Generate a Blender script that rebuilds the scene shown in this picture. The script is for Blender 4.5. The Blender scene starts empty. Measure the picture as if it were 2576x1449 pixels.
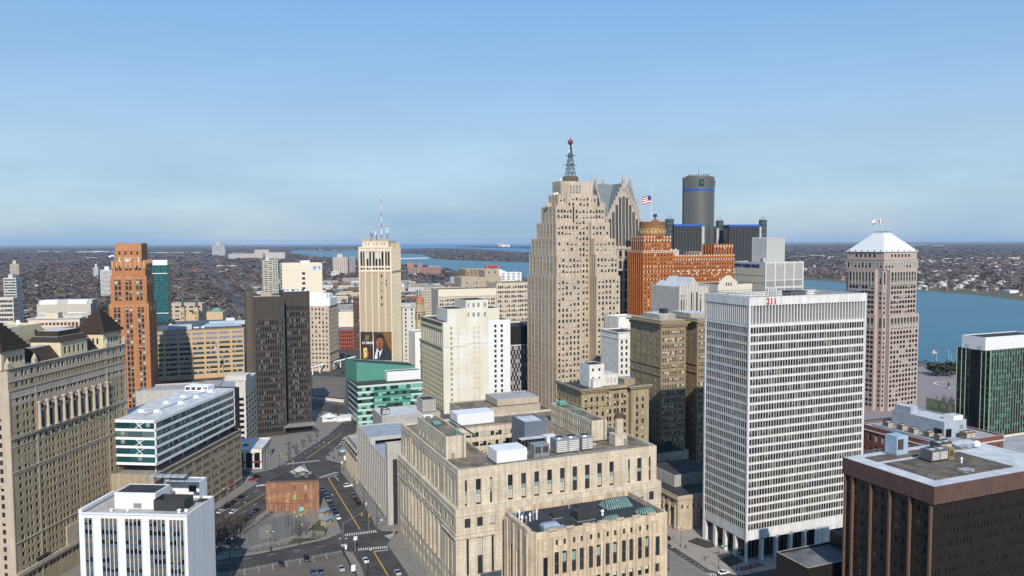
import bpy, math, random
from mathutils import Matrix, Vector
random.seed(11)
sc = bpy.context.scene
COL = sc.collection
R_ = math.radians
# ------------------------------------------------------------------ camera, world, sun, exposure
CAM_H = 125.0
FPX, PITCH, ROLL = 1965.5, R_(3.392), R_(0.25)
cF = Vector((0, math.cos(PITCH), -math.sin(PITCH)))
_u = Vector((0, math.sin(PITCH), math.cos(PITCH)))
_r = Vector((1, 0, 0))
cR = _r * math.cos(ROLL) - _u * math.sin(ROLL)
cU = _u * math.cos(ROLL) + _r * math.sin(ROLL)
cC = Vector((0, 0, CAM_H))
cam = bpy.data.cameras.new('camera')
cam.sensor_width = 36.0
cam.sensor_fit = 'HORIZONTAL'
cam.lens = 36.0 * FPX / 2576.0
cam.clip_start, cam.clip_end = 1.0, 200000.0
camo = bpy.data.objects.new('camera', cam)
COL.objects.link(camo)
camo.matrix_world = Matrix(((cR.x, cU.x, -cF.x, 0), (cR.y, cU.y, -cF.y, 0), (cR.z, cU.z, -cF.z, CAM_H), (0, 0, 0, 1)))
sc.camera = camo

SUN_AZ, SUN_EL = 172.0, 36.0          # azimuth clockwise from the view direction
w = bpy.data.worlds.new('World')
sc.world = w
w.use_nodes = True
nt = w.node_tree
nt.nodes.clear()
wo = nt.nodes.new('ShaderNodeOutputWorld')
bg = nt.nodes.new('ShaderNodeBackground')
sky = nt.nodes.new('ShaderNodeTexSky')
sky.sky_type = 'NISHITA'
sky.sun_disc = False
sky.sun_elevation = R_(SUN_EL)
sky.sun_rotation = R_(SUN_AZ)
sky.altitude = 100
sky.air_density, sky.dust_density, sky.ozone_density = 1.0, 0.15, 3.0
bg.inputs['Strength'].default_value = 0.115
# thin high cloud veil, the same all round the sky
tc = nt.nodes.new('ShaderNodeTexCoord')
mp = nt.nodes.new('ShaderNodeMapping')
mp.inputs['Scale'].default_value = (1.6, 1.6, 7.0)
mp.inputs['Rotation'].default_value = (0.05, 0.03, 0.4)
nz = nt.nodes.new('ShaderNodeTexNoise')
nz.inputs['Scale'].default_value = 1.7
nz.inputs['Detail'].default_value = 7
nz.inputs['Roughness'].default_value = 0.55
rp = nt.nodes.new('ShaderNodeMapRange')
rp.inputs['From Min'].default_value, rp.inputs['From Max'].default_value = 0.3, 0.7
rp.inputs['To Min'].default_value, rp.inputs['To Max'].default_value = 0.82, 1.12
sp = nt.nodes.new('ShaderNodeSeparateXYZ')
el = nt.nodes.new('ShaderNodeMapRange')                 # the veil looks denser towards the horizon, all round
el.inputs['From Min'].default_value, el.inputs['From Max'].default_value = 0.0, 0.32
el.inputs['To Min'].default_value, el.inputs['To Max'].default_value = 0.95, 0.62
ml = nt.nodes.new('ShaderNodeMath')
ml.operation = 'MULTIPLY'
ml.use_clamp = True
mx = nt.nodes.new('ShaderNodeMix')
mx.data_type = 'RGBA'
cr = nt.nodes.new('ShaderNodeValToRGB')
for i, (p_, c_) in enumerate(((0.0, (2.55, 3.65, 4.8, 1)), (0.11, (2.75, 4.0, 5.2, 1)), (0.31, (1.4, 3.1, 5.75, 1)))):
    e_ = cr.color_ramp.elements[i] if i < 2 else cr.color_ramp.elements.new(p_)
    e_.position, e_.color = p_, c_
nt.links.new(cr.outputs['Color'], mx.inputs[7])
nt.links.new(tc.outputs['Generated'], sp.inputs[0])
nt.links.new(sp.outputs[2], el.inputs['Value'])
nt.links.new(sp.outputs[2], cr.inputs['Fac'])
nt.links.new(el.outputs['Result'], ml.inputs[1])
nt.links.new(tc.outputs['Generated'], mp.inputs['Vector'])
nt.links.new(mp.outputs['Vector'], nz.inputs['Vector'])
nt.links.new(nz.outputs['Fac'], rp.inputs['Value'])
nt.links.new(rp.outputs['Result'], ml.inputs[0])
nt.links.new(ml.outputs[0], mx.inputs[0])
nt.links.new(sky.outputs['Color'], mx.inputs[6])
nt.links.new(mx.outputs[2], bg.inputs['Color'])
nt.links.new(bg.outputs['Background'], wo.inputs['Surface'])

sl = bpy.data.lights.new('sun', 'SUN')
sl.energy = 4.2
sl.angle = R_(0.53)
sl.color = (1.0, 0.93, 0.82)
so = bpy.data.objects.new('sun', sl)
COL.objects.link(so)
sv = Vector((math.sin(R_(SUN_AZ)) * math.cos(R_(SUN_EL)), math.cos(R_(SUN_AZ)) * math.cos(R_(SUN_EL)), math.sin(R_(SUN_EL))))
so.rotation_euler = sv.to_track_quat('Z', 'Y').to_euler()
so.location = (0, -200, 400)
sc.view_settings.view_transform = 'Standard'
sc.view_settings.look = 'None'
sc.view_settings.gamma = 1.0
sc.view_settings.use_curve_mapping = False
sc.view_settings.exposure = 0.3
sc.cycles.max_bounces = 5
sc.cycles.volume_bounces = 0
sc.cycles.caustics_reflective = False
sc.cycles.caustics_refractive = False

# ------------------------------------------------------------------ measuring helpers (sizes were read off the photograph, 2576 px wide)
def ray(px, py):
    return cF * FPX + cR * (px - 1288.0) + cU * (724.5 - py)
def at_z(px, py, z=0.0):
    d = ray(px, py)
    return cC + d * ((z - CAM_H) / d.z)
def at_y(px, py, Y):
    d = ray(px, py)
    return cC + d * (Y / d.y)
def proj(P):
    d = P - cC
    z = max(d.dot(cF), 0.01)
    return 1288 + FPX * d.dot(cR) / z, 724.5 - FPX * d.dot(cU) / z, z
def dirv(a):
    return Vector((math.sin(R_(a)), math.cos(R_(a)), 0))
def along(P, ang, px):
    d = dirv(ang)
    k = cR * FPX - cF * (px - 1288.0)
    return -((P - cC).dot(k)) / d.dot(k)

# ------------------------------------------------------------------ materials
MATS = {}
def M(name, rgb=None, rough=0.85, var=0.16, scale=0.25, streak=0.0, joint=None, metal=0.0, spec=0.4, bump=0.0, var2=None):
    if name in MATS:
        return MATS[name]
    m = bpy.data.materials.new(name)
    m.use_nodes = True
    n = m.node_tree.nodes
    L = m.node_tree.links
    b = n['Principled BSDF']
    b.inputs['Roughness'].default_value = rough
    b.inputs['Metallic'].default_value = metal
    b.inputs['Specular IOR Level'].default_value = spec
    t = n.new('ShaderNodeTexCoord')
    nz = n.new('ShaderNodeTexNoise')
    nz.inputs['Scale'].default_value = scale
    nz.inputs['Detail'].default_value = 6
    nz.inputs['Roughness'].default_value = 0.62
    L.new(t.outputs['Object'], nz.inputs['Vector'])
    mr = n.new('ShaderNodeMapRange')
    mr.inputs['From Min'].default_value, mr.inputs['From Max'].default_value = 0.3, 0.7
    mr.inputs['To Min'].default_value, mr.inputs['To Max'].default_value = 1 - var, 1 + var
    L.new(nz.outputs['Fac'], mr.inputs['Value'])
    val = mr.outputs['Result']
    if streak:
        mp = n.new('ShaderNodeMapping')
        mp.inputs['Scale'].default_value = (0.9, 0.9, 0.045)
        n2 = n.new('ShaderNodeTexNoise')
        n2.inputs['Scale'].default_value = 1.0
        n2.inputs['Detail'].default_value = 5
        L.new(t.outputs['Object'], mp.inputs['Vector'])
        L.new(mp.outputs['Vector'], n2.inputs['Vector'])
        m2 = n.new('ShaderNodeMapRange')
        m2.inputs['From Min'].default_value, m2.inputs['From Max'].default_value = 0.35, 0.65
        m2.inputs['To Min'].default_value, m2.inputs['To Max'].default_value = 1 - streak, 1 + streak * 0.5
        L.new(n2.outputs['Fac'], m2.inputs['Value'])
        mm = n.new('ShaderNodeMath')
        mm.operation = 'MULTIPLY'
        L.new(val, mm.inputs[0])
        L.new(m2.outputs['Result'], mm.inputs[1])
        val = mm.outputs[0]
    if joint:
        sx = n.new('ShaderNodeSeparateXYZ')
        L.new(t.outputs['Object'], sx.inputs[0])
        ad = n.new('ShaderNodeMath')
        L.new(sx.outputs[0], ad.inputs[0])
        L.new(sx.outputs[1], ad.inputs[1])
        cx = n.new('ShaderNodeCombineXYZ')
        L.new(ad.outputs[0], cx.inputs[0])
        L.new(sx.outputs[2], cx.inputs[1])
        bt = n.new('ShaderNodeTexBrick')
        bt.inputs['Scale'].default_value = 1.0
        bt.inputs['Brick Width'].default_value = joint[0]
        bt.inputs['Row Height'].default_value = joint[1]
        bt.inputs['Mortar Size'].default_value = joint[2] if len(joint) > 2 else 0.025
        jv = joint[3] if len(joint) > 3 else 0.09
        bt.inputs['Color1'].default_value = (1 - jv, 1 - jv, 1 - jv, 1)
        bt.inputs['Color2'].default_value = (1 + jv, 1 + jv, 1 + jv, 1)
        bt.inputs['Mortar'].default_value = (0.72, 0.72, 0.72, 1)
        L.new(cx.outputs[0], bt.inputs['Vector'])
        mm = n.new('ShaderNodeMath')
        mm.operation = 'MULTIPLY'
        L.new(val, mm.inputs[0])
        L.new(bt.outputs['Color'], mm.inputs[1])
        val = mm.outputs[0]
    mixn = n.new('ShaderNodeMix')
    mixn.data_type = 'RGBA'
    mixn.blend_type = 'MULTIPLY'
    mixn.inputs[0].default_value = 1.0
    mixn.inputs[6].default_value = (*rgb, 1)
    L.new(val, mixn.inputs[7])
    out = mixn.outputs[2]
    if var2:
        n3 = n.new('ShaderNodeTexNoise')
        n3.inputs['Scale'].default_value = var2[1]
        n3.inputs['Detail'].default_value = 5
        L.new(t.outputs['Object'], n3.inputs['Vector'])
        m3 = n.new('ShaderNodeMapRange')
        m3.inputs['From Min'].default_value, m3.inputs['From Max'].default_value = 0.45, 0.62
        L.new(n3.outputs['Fac'], m3.inputs['Value'])
        mz = n.new('ShaderNodeMix')
        mz.data_type = 'RGBA'
        L.new(m3.outputs['Result'], mz.inputs[0])
        L.new(out, mz.inputs[6])
        mz.inputs[7].default_value = (*var2[0], 1)
        out = mz.outputs[2]
    L.new(out, b.inputs['Base Color'])
    if bump:
        bn = n.new('ShaderNodeBump')
        bn.inputs['Strength'].default_value = 0.5
        bn.inputs['Distance'].default_value = bump
        L.new(nz.outputs['Fac'], bn.inputs['Height'])
        L.new(bn.outputs['Normal'], b.inputs['Normal'])
    MATS[name] = m
    return m

def G(name, rgb, rough=0.1, spec=0.28, var=0.6):
    """window glass: colour differs from pane to pane"""
    if name in MATS:
        return MATS[name]
    m = M(name, rgb, rough=rough, var=0.1, scale=0.4, spec=spec)
    n, L = m.node_tree.nodes, m.node_tree.links
    b = n['Principled BSDF']
    src = b.inputs['Base Color'].links[0].from_socket
    oi = n.new('ShaderNodeObjectInfo')
    mr = n.new('ShaderNodeMapRange')
    mr.inputs['To Min'].default_value, mr.inputs['To Max'].default_value = 1 - var, 1 + var
    L.new(oi.outputs['Random'], mr.inputs['Value'])
    mx = n.new('ShaderNodeMix')
    mx.data_type = 'RGBA'
    mx.blend_type = 'MULTIPLY'
    mx.inputs[0].default_value = 1
    L.new(src, mx.inputs[6])
    L.new(mr.outputs['Result'], mx.inputs[7])
    L.new(mx.outputs[2], b.inputs['Base Color'])
    return m

glass = G('window_glass', (0.022, 0.025, 0.028))
glass_b = G('bronze_glass', (0.03, 0.024, 0.018), rough=0.15)
glass_g = G('green_glass', (0.02, 0.085, 0.07))
glass_t = G('teal_glass', (0.012, 0.06, 0.07))
glass_k = G('black_glass', (0.008, 0.009, 0.011))
glass_s = G('silver_glass', (0.10, 0.11, 0.10), rough=0.18, spec=0.8)
blind = M('window_blind', (0.50, 0.47, 0.40), var=0.1)
blind_g = M('green_blind', (0.25, 0.33, 0.29), var=0.1)
blind_d = M('grey_blind', (0.24, 0.24, 0.24), var=0.1)
fr_d = M('dark_window_frame', (0.06, 0.055, 0.05), rough=0.5)
fr_l = M('light_window_frame', (0.55, 0.53, 0.48), rough=0.6)
fr_m = M('metal_window_frame', (0.22, 0.22, 0.21), rough=0.5)
lime = M('buff_limestone', (0.50, 0.43, 0.335), streak=0.2, joint=(2.4, 1.1, 0.03, 0.05), var=0.1)
lime_d = M('weathered_limestone', (0.37, 0.32, 0.25), streak=0.18, var=0.2, joint=(2.0, 1.0, 0.03, 0.05))
white_p = M('white_painted_concrete', (0.74, 0.74, 0.73), streak=0.06, var=0.05)
white_m = M('white_metal_panel', (0.66, 0.67, 0.68), rough=0.45, var=0.03)
roof_t = M('tan_gravel_roof', (0.19, 0.155, 0.112), var=0.45, scale=0.3, var2=((0.09, 0.075, 0.055), 0.11))
roof_k = M('black_membrane_roof', (0.032, 0.034, 0.038), var=0.3, scale=0.2)
roof_g = M('grey_membrane_roof', (0.30, 0.31, 0.33), var=0.2, scale=0.15)
roof_w = M('white_membrane_roof', (0.46, 0.475, 0.50), var=0.25, scale=0.25)
steel = M('galvanised_steel', (0.33, 0.36, 0.39), rough=0.4, metal=0.5, var=0.1)
iron = M('black_iron', (0.025, 0.025, 0.027), rough=0.6)
copper = M('green_copper', (0.10, 0.27, 0.22), var=0.2)
grey_c = M('grey_concrete', (0.36, 0.345, 0.32), streak=0.1, var=0.12)

# ------------------------------------------------------------------ mesh builder
def tag(o, label=None, cat=None, group=None, kind=None):
    if label: o['label'] = label
    if cat: o['category'] = cat
    if group: o['group'] = group
    if kind: o['kind'] = kind
    return o

class MB:
    def __init__(s):
        s.v, s.f, s.m, s.mats = [], [], [], []
    def mi(s, mat):
        if mat not in s.mats:
            s.mats.append(mat)
        return s.mats.index(mat)
    def face(s, pts, mat):
        k = len(s.v)
        s.v.extend([tuple(p) for p in pts])
        s.f.append(tuple(range(k, k + len(pts))))
        s.m.append(s.mi(mat))
    def box(s, x0, x1, y0, y1, z0, z1, mat, top=None, bottom=True):
        k = len(s.v)
        s.v += [(x0, y0, z0), (x1, y0, z0), (x1, y1, z0), (x0, y1, z0), (x0, y0, z1), (x1, y0, z1), (x1, y1, z1), (x0, y1, z1)]
        fs = [(0, 1, 5, 4), (1, 2, 6, 5), (2, 3, 7, 6), (3, 0, 4, 7), (4, 5, 6, 7)]
        if bottom:
            fs.append((3, 2, 1, 0))
        for i, f in enumerate(fs):
            s.f.append(tuple(a + k for a in f))
            s.m.append(s.mi(top if (top and i == 4) else mat))
    def prism(s, poly, z0, z1, mat, top=None, bottom=False):
        n = len(poly)
        k = len(s.v)
        s.v += [(p[0], p[1], z0) for p in poly] + [(p[0], p[1], z1) for p in poly]
        for i in range(n):
            j = (i + 1) % n
            s.f.append((k + i, k + j, k + n + j, k + n + i))
            s.m.append(s.mi(mat))
        s.f.append(tuple(k + n + i for i in range(n)))
        s.m.append(s.mi(top or mat))
        if bottom:
            s.f.append(tuple(k + n - 1 - i for i in range(n)))
            s.m.append(s.mi(mat))
    def cone(s, cx, cy, z0, z1, r0, r1, n, mat, cap=True, a0=0.0, top=None):
        k = len(s.v)
        for z, r in ((z0, r0), (z1, r1)):
            for i in range(n):
                a = a0 + 2 * math.pi * i / n
                s.v.append((cx + r * math.cos(a), cy + r * math.sin(a), z))
        for i in range(n):
            j = (i + 1) % n
            s.f.append((k + i, k + j, k + n + j, k + n + i))
            s.m.append(s.mi(mat))
        if cap and r1 > 0.001:
            s.f.append(tuple(k + n + i for i in range(n)))
            s.m.append(s.mi(top or mat))
    def bar(s, p, q, r, mat, n=4, r2=None):
        p, q = Vector(p), Vector(q)
        d = (q - p)
        if d.length < 1e-6:
            return
        d.normalize()
        a = d.orthogonal().normalized()
        b = d.cross(a)
        r2 = r if r2 is None else r2
        k = len(s.v)
        for P, rr in ((p, r), (q, r2)):
            for i in range(n):
                t = 2 * math.pi * (i + 0.5) / n
                s.v.append(tuple(P + a * rr * math.cos(t) + b * rr * math.sin(t)))
        for i in range(n):
            j = (i + 1) % n
            s.f.append((k + i, k + j, k + n + j, k + n + i))
            s.m.append(s.mi(mat))
        s.f.append(tuple(k + n + i for i in range(n)))
        s.m.append(s.mi(mat))
    def add(s, geo, T):
        """append another builder's geometry through matrix T"""
        k = len(s.v)
        s.v.extend([tuple(T @ Vector(p)) for p in geo.v])
        mm = [s.mi(x) for x in geo.mats]
        s.f.extend([tuple(a + k for a in f) for f in geo.f])
        s.m.extend([mm[i] for i in geo.m])
    def mesh(s, name):
        me = bpy.data.meshes.new(name)
        me.from_pydata(s.v, [], s.f)
        for x in s.mats:
            me.materials.append(x)
        me.polygons.foreach_set('material_index', s.m)
        me.update()
        return me
    def obj(s, name, parent=None, smooth=False):
        me = s.mesh(name)
        if smooth:
            me.polygons.foreach_set('use_smooth', [True] * len(me.polygons))
        return link(name, me, parent)

def link(name, me, parent=None, loc=None, rz=0.0):
    o = bpy.data.objects.new(name, me)
    COL.objects.link(o)
    if parent:
        o.parent = parent
    if loc is not None:
        o.location = loc
    if rz:
        o.rotation_euler = (0, 0, rz)
    return o

def empty(name, loc, rz=0.0):
    o = bpy.data.objects.new(name, None)
    o.empty_display_size = 2
    COL.objects.link(o)
    o.location = loc
    o.rotation_euler = (0, 0, rz)
    return o

# ------------------------------------------------------------------ windows (one mesh per size and state, shared)
WM = {}
def winmesh(style, w, h, var, frame, gl, wallm, bl):
    key = (style, round(w, 2), round(h, 2), var, frame.name, gl.name, wallm.name, bl.name)
    if key in WM:
        return WM[key]
    g = MB()
    def rect(a, b, c, d, o, mat):
        g.face([(a, -o, c), (b, -o, c), (b, -o, d), (a, -o, d)], mat)
    t = min(0.09, w * 0.08)
    x0, x1 = -w / 2, w / 2
    def frame4(a, b, c, d, o=0.05, t=t):
        rect(a, a + t, c, d, o, frame); rect(b - t, b, c, d, o, frame)
        rect(a + t, b - t, c, c + t, o, frame); rect(a + t, b - t, d - t, d, o, frame)
    if style == 'sash':
        rect(x0, x1, 0, h, 0, gl)
        frame4(x0, x1, 0, h)
        rect(x0 + t, x1 - t, h * 0.48, h * 0.48 + t, 0.05, frame)
        if var == 1:
            rect(x0 + t, x1 - t, h * 0.55, h - t, 0.02, bl)
        elif var == 2:
            rect(x0 + t, x1 - t, h * 0.15, h - t, 0.02, bl)
    elif style == 'plain':
        rect(x0, x1, 0, h, 0, gl)
        frame4(x0, x1, 0, h)
        if var == 1:
            rect(x0 + t, x1 - t, h * 0.5, h - t, 0.02, bl)
        elif var == 2:
            rect(x0 + t, x1 - t, t, h - t, 0.02, bl)
    elif style == 'multi':
        rect(x0, x1, 0, h, 0, gl)
        if var:
            rect(x0, x1, h * (0.5 if var == 1 else 0.1), h, 0.015, bl)
        frame4(x0, x1, 0, h)
        n = max(2, int(w / 0.6))
        for i in range(1, n):
            xx = x0 + w * i / n
            rect(xx - 0.035, xx + 0.035, t, h - t, 0.04, frame)
        n = max(2, int(h / 0.8))
        for i in range(1, n):
            zz = h * i / n
            rect(x0 + t, x1 - t, zz - 0.035, zz + 0.035, 0.045, frame)
    elif style == 'ribbon':
        rect(x0, x1, 0, h, 0, gl)
        frame4(x0, x1, 0, h, t=0.07)
        n = max(2, int(w / 1.4))
        for i in range(1, n):
            xx = x0 + w * i / n
            rect(xx - 0.05, xx + 0.05, 0.07, h - 0.07, 0.06, frame)
            if (i * 7 + var * 3) % 5 < var:
                rect(xx + 0.05, xx + w / n - 0.06, h * 0.35, h - 0.08, 0.02, bl)
    elif style in ('arch', 'arch_tall'):
        r = w / 2
        n = 8
        zc = h - r
        arc = [(r * math.cos(math.pi * i / n), zc + r * math.sin(math.pi * i / n)) for i in range(n + 1)]
        g.face([(x0, 0, 0), (x1, 0, 0)] + [(a, 0, b) for a, b in arc], gl)
        for i in range(n):
            (a, b), (c, d) = arc[i], arc[i + 1]
            sx = x1 if i < n // 2 else x0
            g.face([(a, -0.16, b), (c, -0.16, d), (sx, -0.16, h)], wallm)
            k = 1 - t / r
            g.face([(a, -0.05, b), (c, -0.05, d), (c * k, -0.05, zc + (d - zc) * k), (a * k, -0.05, zc + (b - zc) * k)], frame)
        g.face([(x1, -0.16, zc), (x1, -0.16, h), (arc[0][0], -0.16, zc)], wallm)
        rect(x0, x0 + t, 0, zc, 0.05, frame); rect(x1 - t, x1, 0, zc, 0.05, frame)
        rect(x0 + t, x1 - t, zc - t, zc, 0.05, frame)
        rect(x0 + t, x1 - t, 0, t, 0.05, frame)
        if style == 'arch_tall':
            rect(x0 + t, x1 - t, h * 0.42, h * 0.42 + 0.5, 0.03, frame)
            rect(-0.03, 0.03, t, zc, 0.05, frame)
        if var == 1:
            rect(x0 + t, x1 - t, h * 0.5, zc - t, 0.02, bl)
        if var == 2:
            rect(x0 + t, x1 - t, h * 0.1, zc - t, 0.02, bl)
    elif style == 'strip':      # tall shaft: panes and metal spandrels one above the other
        rect(x0, x1, 0, h, 0, gl)
        frame4(x0, x1, 0, h)
        n = max(2, round(h / 3.6))
        fh = h / n
        for i in range(n):
            if i:
                rect(x0 + t, x1 - t, i * fh - 0.75, i * fh + 0.55, 0.06, bl)
            for q in (0.33, 0.66):
                zz = i * fh + 0.55 + (fh - 1.3) * q
                rect(x0 + t, x1 - t, zz - 0.03, zz + 0.03, 0.045, frame)
            if (i + var) % 3 == 0:
                rect(x0 + t, x1 - t, i * fh + 0.6, i * fh + fh - 0.85, 0.02, blind)
        for q in ((0.33, 0.66) if w > 1.2 else (0.5,)):
            rect(x0 + w * q - 0.04, x0 + w * q + 0.04, t, h - t, 0.07, frame)
    me = g.mesh('window')
    WM[key] = (g, me)
    return WM[key]

def rows(z0, z1, fh, h, top=1.2, zmin=None):
    """window rows counted from the top down"""
    out = []
    z = z1 - top - h
    lo = z0 + 0.5 if zmin is None else max(z0 + 0.5, zmin)
    while z >= lo:
        out.append((z, z + h))
        z -= fh
    return out[::-1]

def cols(u0, u1, n, w, mar=0.8, grp=1, gap=0.35):
    out = []
    gw = grp * w + (grp - 1) * gap
    L = u1 - u0 - 2 * mar
    for i in range(n):
        c = u0 + mar + L * (i + 0.5) / n
        for k in range(grp):
            a = c - gw / 2 + k * (w + gap)
            out.append((a, a + w))
    return out

class B:
    """a building: an Empty at its near corner on the ground, local x to the right along the street front, y away from the viewer"""
    def __init__(s, name, label, cat, P, theta, group=None, z=0.0):
        s.root = empty(name, (P[0], P[1], z), R_(90 - theta))
        tag(s.root, label, cat, group)
        s.Mw = Matrix.Translation((P[0], P[1], z)) @ Matrix.Rotation(R_(90 - theta), 4, 'Z')
        s.Mi = s.Mw.inverted()
        s.parts, s.wins = {}, []
        s.z = z
    def mb(s, part='wall'):
        if part not in s.parts:
            s.parts[part] = MB()
        return s.parts[part]
    # measure: pixel on a vertical face plane -> (u, z);  pixel at height z -> (x, y)
    def uz(s, face, d, px, py):
        o = s.Mi @ cC
        r = s.Mi.to_3x3() @ ray(px, py)
        if face in 'SN':
            t = (d - o.y) / r.y
            p = o + r * t
            return p.x, p.z
        t = (d - o.x) / r.x
        p = o + r * t
        return p.y, p.z
    def xy(s, px, py, z):
        p = s.Mi @ at_z(px, py, z + s.z)
        return p.x, p.y
    @staticmethod
    def pt(face, d, u, v, o=0.0):
        if face == 'S': return (u, d - o, v)
        if face == 'N': return (u, d + o, v)
        if face == 'W': return (d - o, u, v)
        return (d + o, u, v)
    def wall(s, face, u0, u1, d, z0, z1, mat, rws=(), cls=(), rec=0.25, win=None, part='wall', rev=None, arch=None):
        g = s.mb(part)
        pt = s.pt
        def q(a, b, c, e, o=0.0, m=mat):
            if b - a > 1e-4 and e - c > 1e-4:
                g.face([pt(face, d, a, c, o), pt(face, d, b, c, o), pt(face, d, b, e, o), pt(face, d, a, e, o)], m)
        rws = [r for r in rws if r[0] >= z0 - 1e-3 and r[1] <= z1 + 1e-3]
        cls = [c for c in cls if c[0] >= u0 - 1e-3 and c[1] <= u1 + 1e-3]
        if not rws or not cls:
            q(u0, u1, z0, z1)
            return
        z = z0
        rm = rev or mat
        for (a, b) in rws:
            q(u0, u1, z, a)
            z = b
            u = u0
            for (c, e) in cls:
                q(u, c, a, b)
                u = e
                for (p1, p2) in (((c, a), (c, b)), ((e, b), (e, a)), ((c, b), (e, b)), ((e, a), (c, a))):
                    g.face([pt(face, d, p1[0], p1[1]), pt(face, d, p2[0], p2[1]), pt(face, d, p2[0], p2[1], -rec), pt(face, d, p1[0], p1[1], -rec)], rm)
            q(u, u1, a, b)
        q(u0, u1, z, z1)
        win = win or {}
        for (a, b) in rws:
            for (c, e) in cls:
                s.win(face, d, c, e, a, b, rec, mat, **win)
    def win(s, face, d, c, e, a, b, rec=0.25, wallm=None, style='sash', frame=None, gl=None, bl=None, p=(0.62, 0.22, 0.16), name='window'):
        r = random.random()
        var = 0 if r < p[0] else (1 if r < p[0] + p[1] else 2)
        s.wins.append((face, d, (c + e) / 2, e - c, a, b - a, rec, style, var, frame or fr_d, random.choice(gl) if isinstance(gl, list) else (gl or glass), wallm or lime, bl or blind, name))
    def block(s, x0, x1, y0, y1, z0, z1, mat, roof=None, par=0.9, part='wall', rpart='roof', coping=None, **faces):
        """faces: S=, W=, E=, N= dicts for wall(); missing ones are plain"""
        for f, (a, b, d) in {'S': (x0, x1, y0), 'N': (x0, x1, y1), 'W': (y0, y1, x0), 'E': (y0, y1, x1)}.items():
            sp = faces.get(f)
            if sp == 'none':
                continue
            s.wall(f, a, b, d, z0, z1, (sp or {}).get('mat', mat), part=part, **{k: v for k, v in (sp or {}).items() if k != 'mat'})
        t = min(0.45, (x1 - x0) / 5, (y1 - y0) / 5)
        g = s.mb(part)
        cp = coping or mat
        for (a, b, c, e) in ((x0, x1, y0, y0 + t), (x0, x1, y1 - t, y1), (x0, x0 + t, y0 + t, y1 - t), (x1 - t, x1, y0 + t, y1 - t)):
            g.face([(a, c, z1), (b, c, z1), (b, e, z1), (a, e, z1)], cp)
        if par > 0:
            xi, xj, yi, yj, zr = x0 + t, x1 - t, y0 + t, y1 - t, z1 - par
            for (p, q) in (((xi, yi), (xj, yi)), ((xj, yi), (xj, yj)), ((xj, yj), (xi, yj)), ((xi, yj), (xi, yi))):
                g.face([(*p, zr), (*q, zr), (*q, z1), (*p, z1)], mat)
            s.mb(rpart).face([(xi, yi, zr), (xj, yi, zr), (xj, yj, zr), (xi, yj, zr)], roof or roof_g)
        else:
            s.mb(rpart).face([(x0 + t, y0 + t, z1), (x1 - t, y0 + t, z1), (x1 - t, y1 - t, z1), (x0 + t, y1 - t, z1)], roof or roof_g)
    def inst(s, name, me, loc, rz=0.0):
        return link(name, me, s.root, loc, rz)
    def done(s, cap=300, minpx=6.0):
        for k, g in s.parts.items():
            if g.f:
                o = g.obj(k, s.root)
        rk = []
        nrm = {'S': Vector((0, -1, 0)), 'N': Vector((0, 1, 0)), 'W': Vector((-1, 0, 0)), 'E': Vector((1, 0, 0))}
        for wd in s.wins:
            face, d, uc, ww, a, h = wd[:6]
            P = s.Mw @ Vector(s.pt(face, d, uc, a + h / 2))
            x, y, z = proj(P)
            n = (s.Mw.to_3x3() @ nrm[face])
            v = (cC - P).normalized()
            c = n.dot(v)
            big = max(ww * max(c, 0.0), h) * FPX / z
            ins = -20 < x < 2596 and -20 < y < 1469 and c > 0.02
            rk.append((ww * h * max(c, 0) / z / z if ins and big >= minpx else -1.0, wd))
        rk.sort(key=lambda t: -t[0])
        rest = {}
        cnt = 0
        rot = {'S': 0.0, 'N': math.pi, 'W': -math.pi / 2, 'E': math.pi / 2}
        for ar, wd in rk:
            face, d, uc, ww, a, h, rec, style, var, fr, gl, wm, bl, nm = wd
            g, me = winmesh(style, ww, h, var, fr, gl, wm, bl)
            loc = s.pt(face, d, uc, a, -rec + 0.003)
            if ar > 0 and cnt < cap:
                link(nm, me, s.root, loc, rot[face])
                cnt += 1
            else:
                rest.setdefault(nm, MB()).add(g, Matrix.Translation(loc) @ Matrix.Rotation(rot[face], 4, 'Z'))
        for nm, g in rest.items():
            tag(g.obj(nm, s.root), kind='stuff')
        return s

def SW(px, py, Y, theta, xr, xl):
    """near corner between the S front and the W side, from its roof pixel and distance: returns P, front width, side depth, height"""
    P = at_y(px, py, Y)
    return P, along(P, theta, xr), along(P, theta - 90, xl), P.z
def SE(px, py, Y, theta, xl, xr):
    """near corner between the S front and the E side: returns origin (S|W corner), widths, height"""
    P = at_y(px, py, Y)
    wx = along(P, theta + 180, xl)
    return P - dirv(theta) * wx, wx, along(P, theta - 90, xr), P.z
def hz(P, py):
    """height of pixel row py at the plan position P"""
    lo, hi = -50.0, 400.0
    for _ in range(40):
        m = (lo + hi) / 2
        if proj(Vector((P[0], P[1], m)))[1] > py: lo = m
        else: hi = m
    return lo
# ------------------------------------------------------------------ facade shorthands
def F(n, w, fh, h, top=1.6, mar=0.8, grp=1, gap=0.35, zmin=None, rec=0.25, rev=None, z1=None, **win):
    def f(a, b, z0, zt):
        return dict(rws=rows(z0, (z1 or zt), fh, h, top, zmin), cls=cols(a, b, n, w, mar, grp, gap), rec=rec, rev=rev, win=win)
    return f
_block = B.block
def block(s, x0, x1, y0, y1, z0, z1, mat, roof=None, **k):
    for f, (a, b) in {'S': (x0, x1), 'N': (x0, x1), 'W': (y0, y1), 'E': (y0, y1)}.items():
        if callable(k.get(f)):
            k[f] = k[f](a, b, z0, z1)
    return _block(s, x0, x1, y0, y1, z0, z1, mat, roof, **k)
B.block = block

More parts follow.
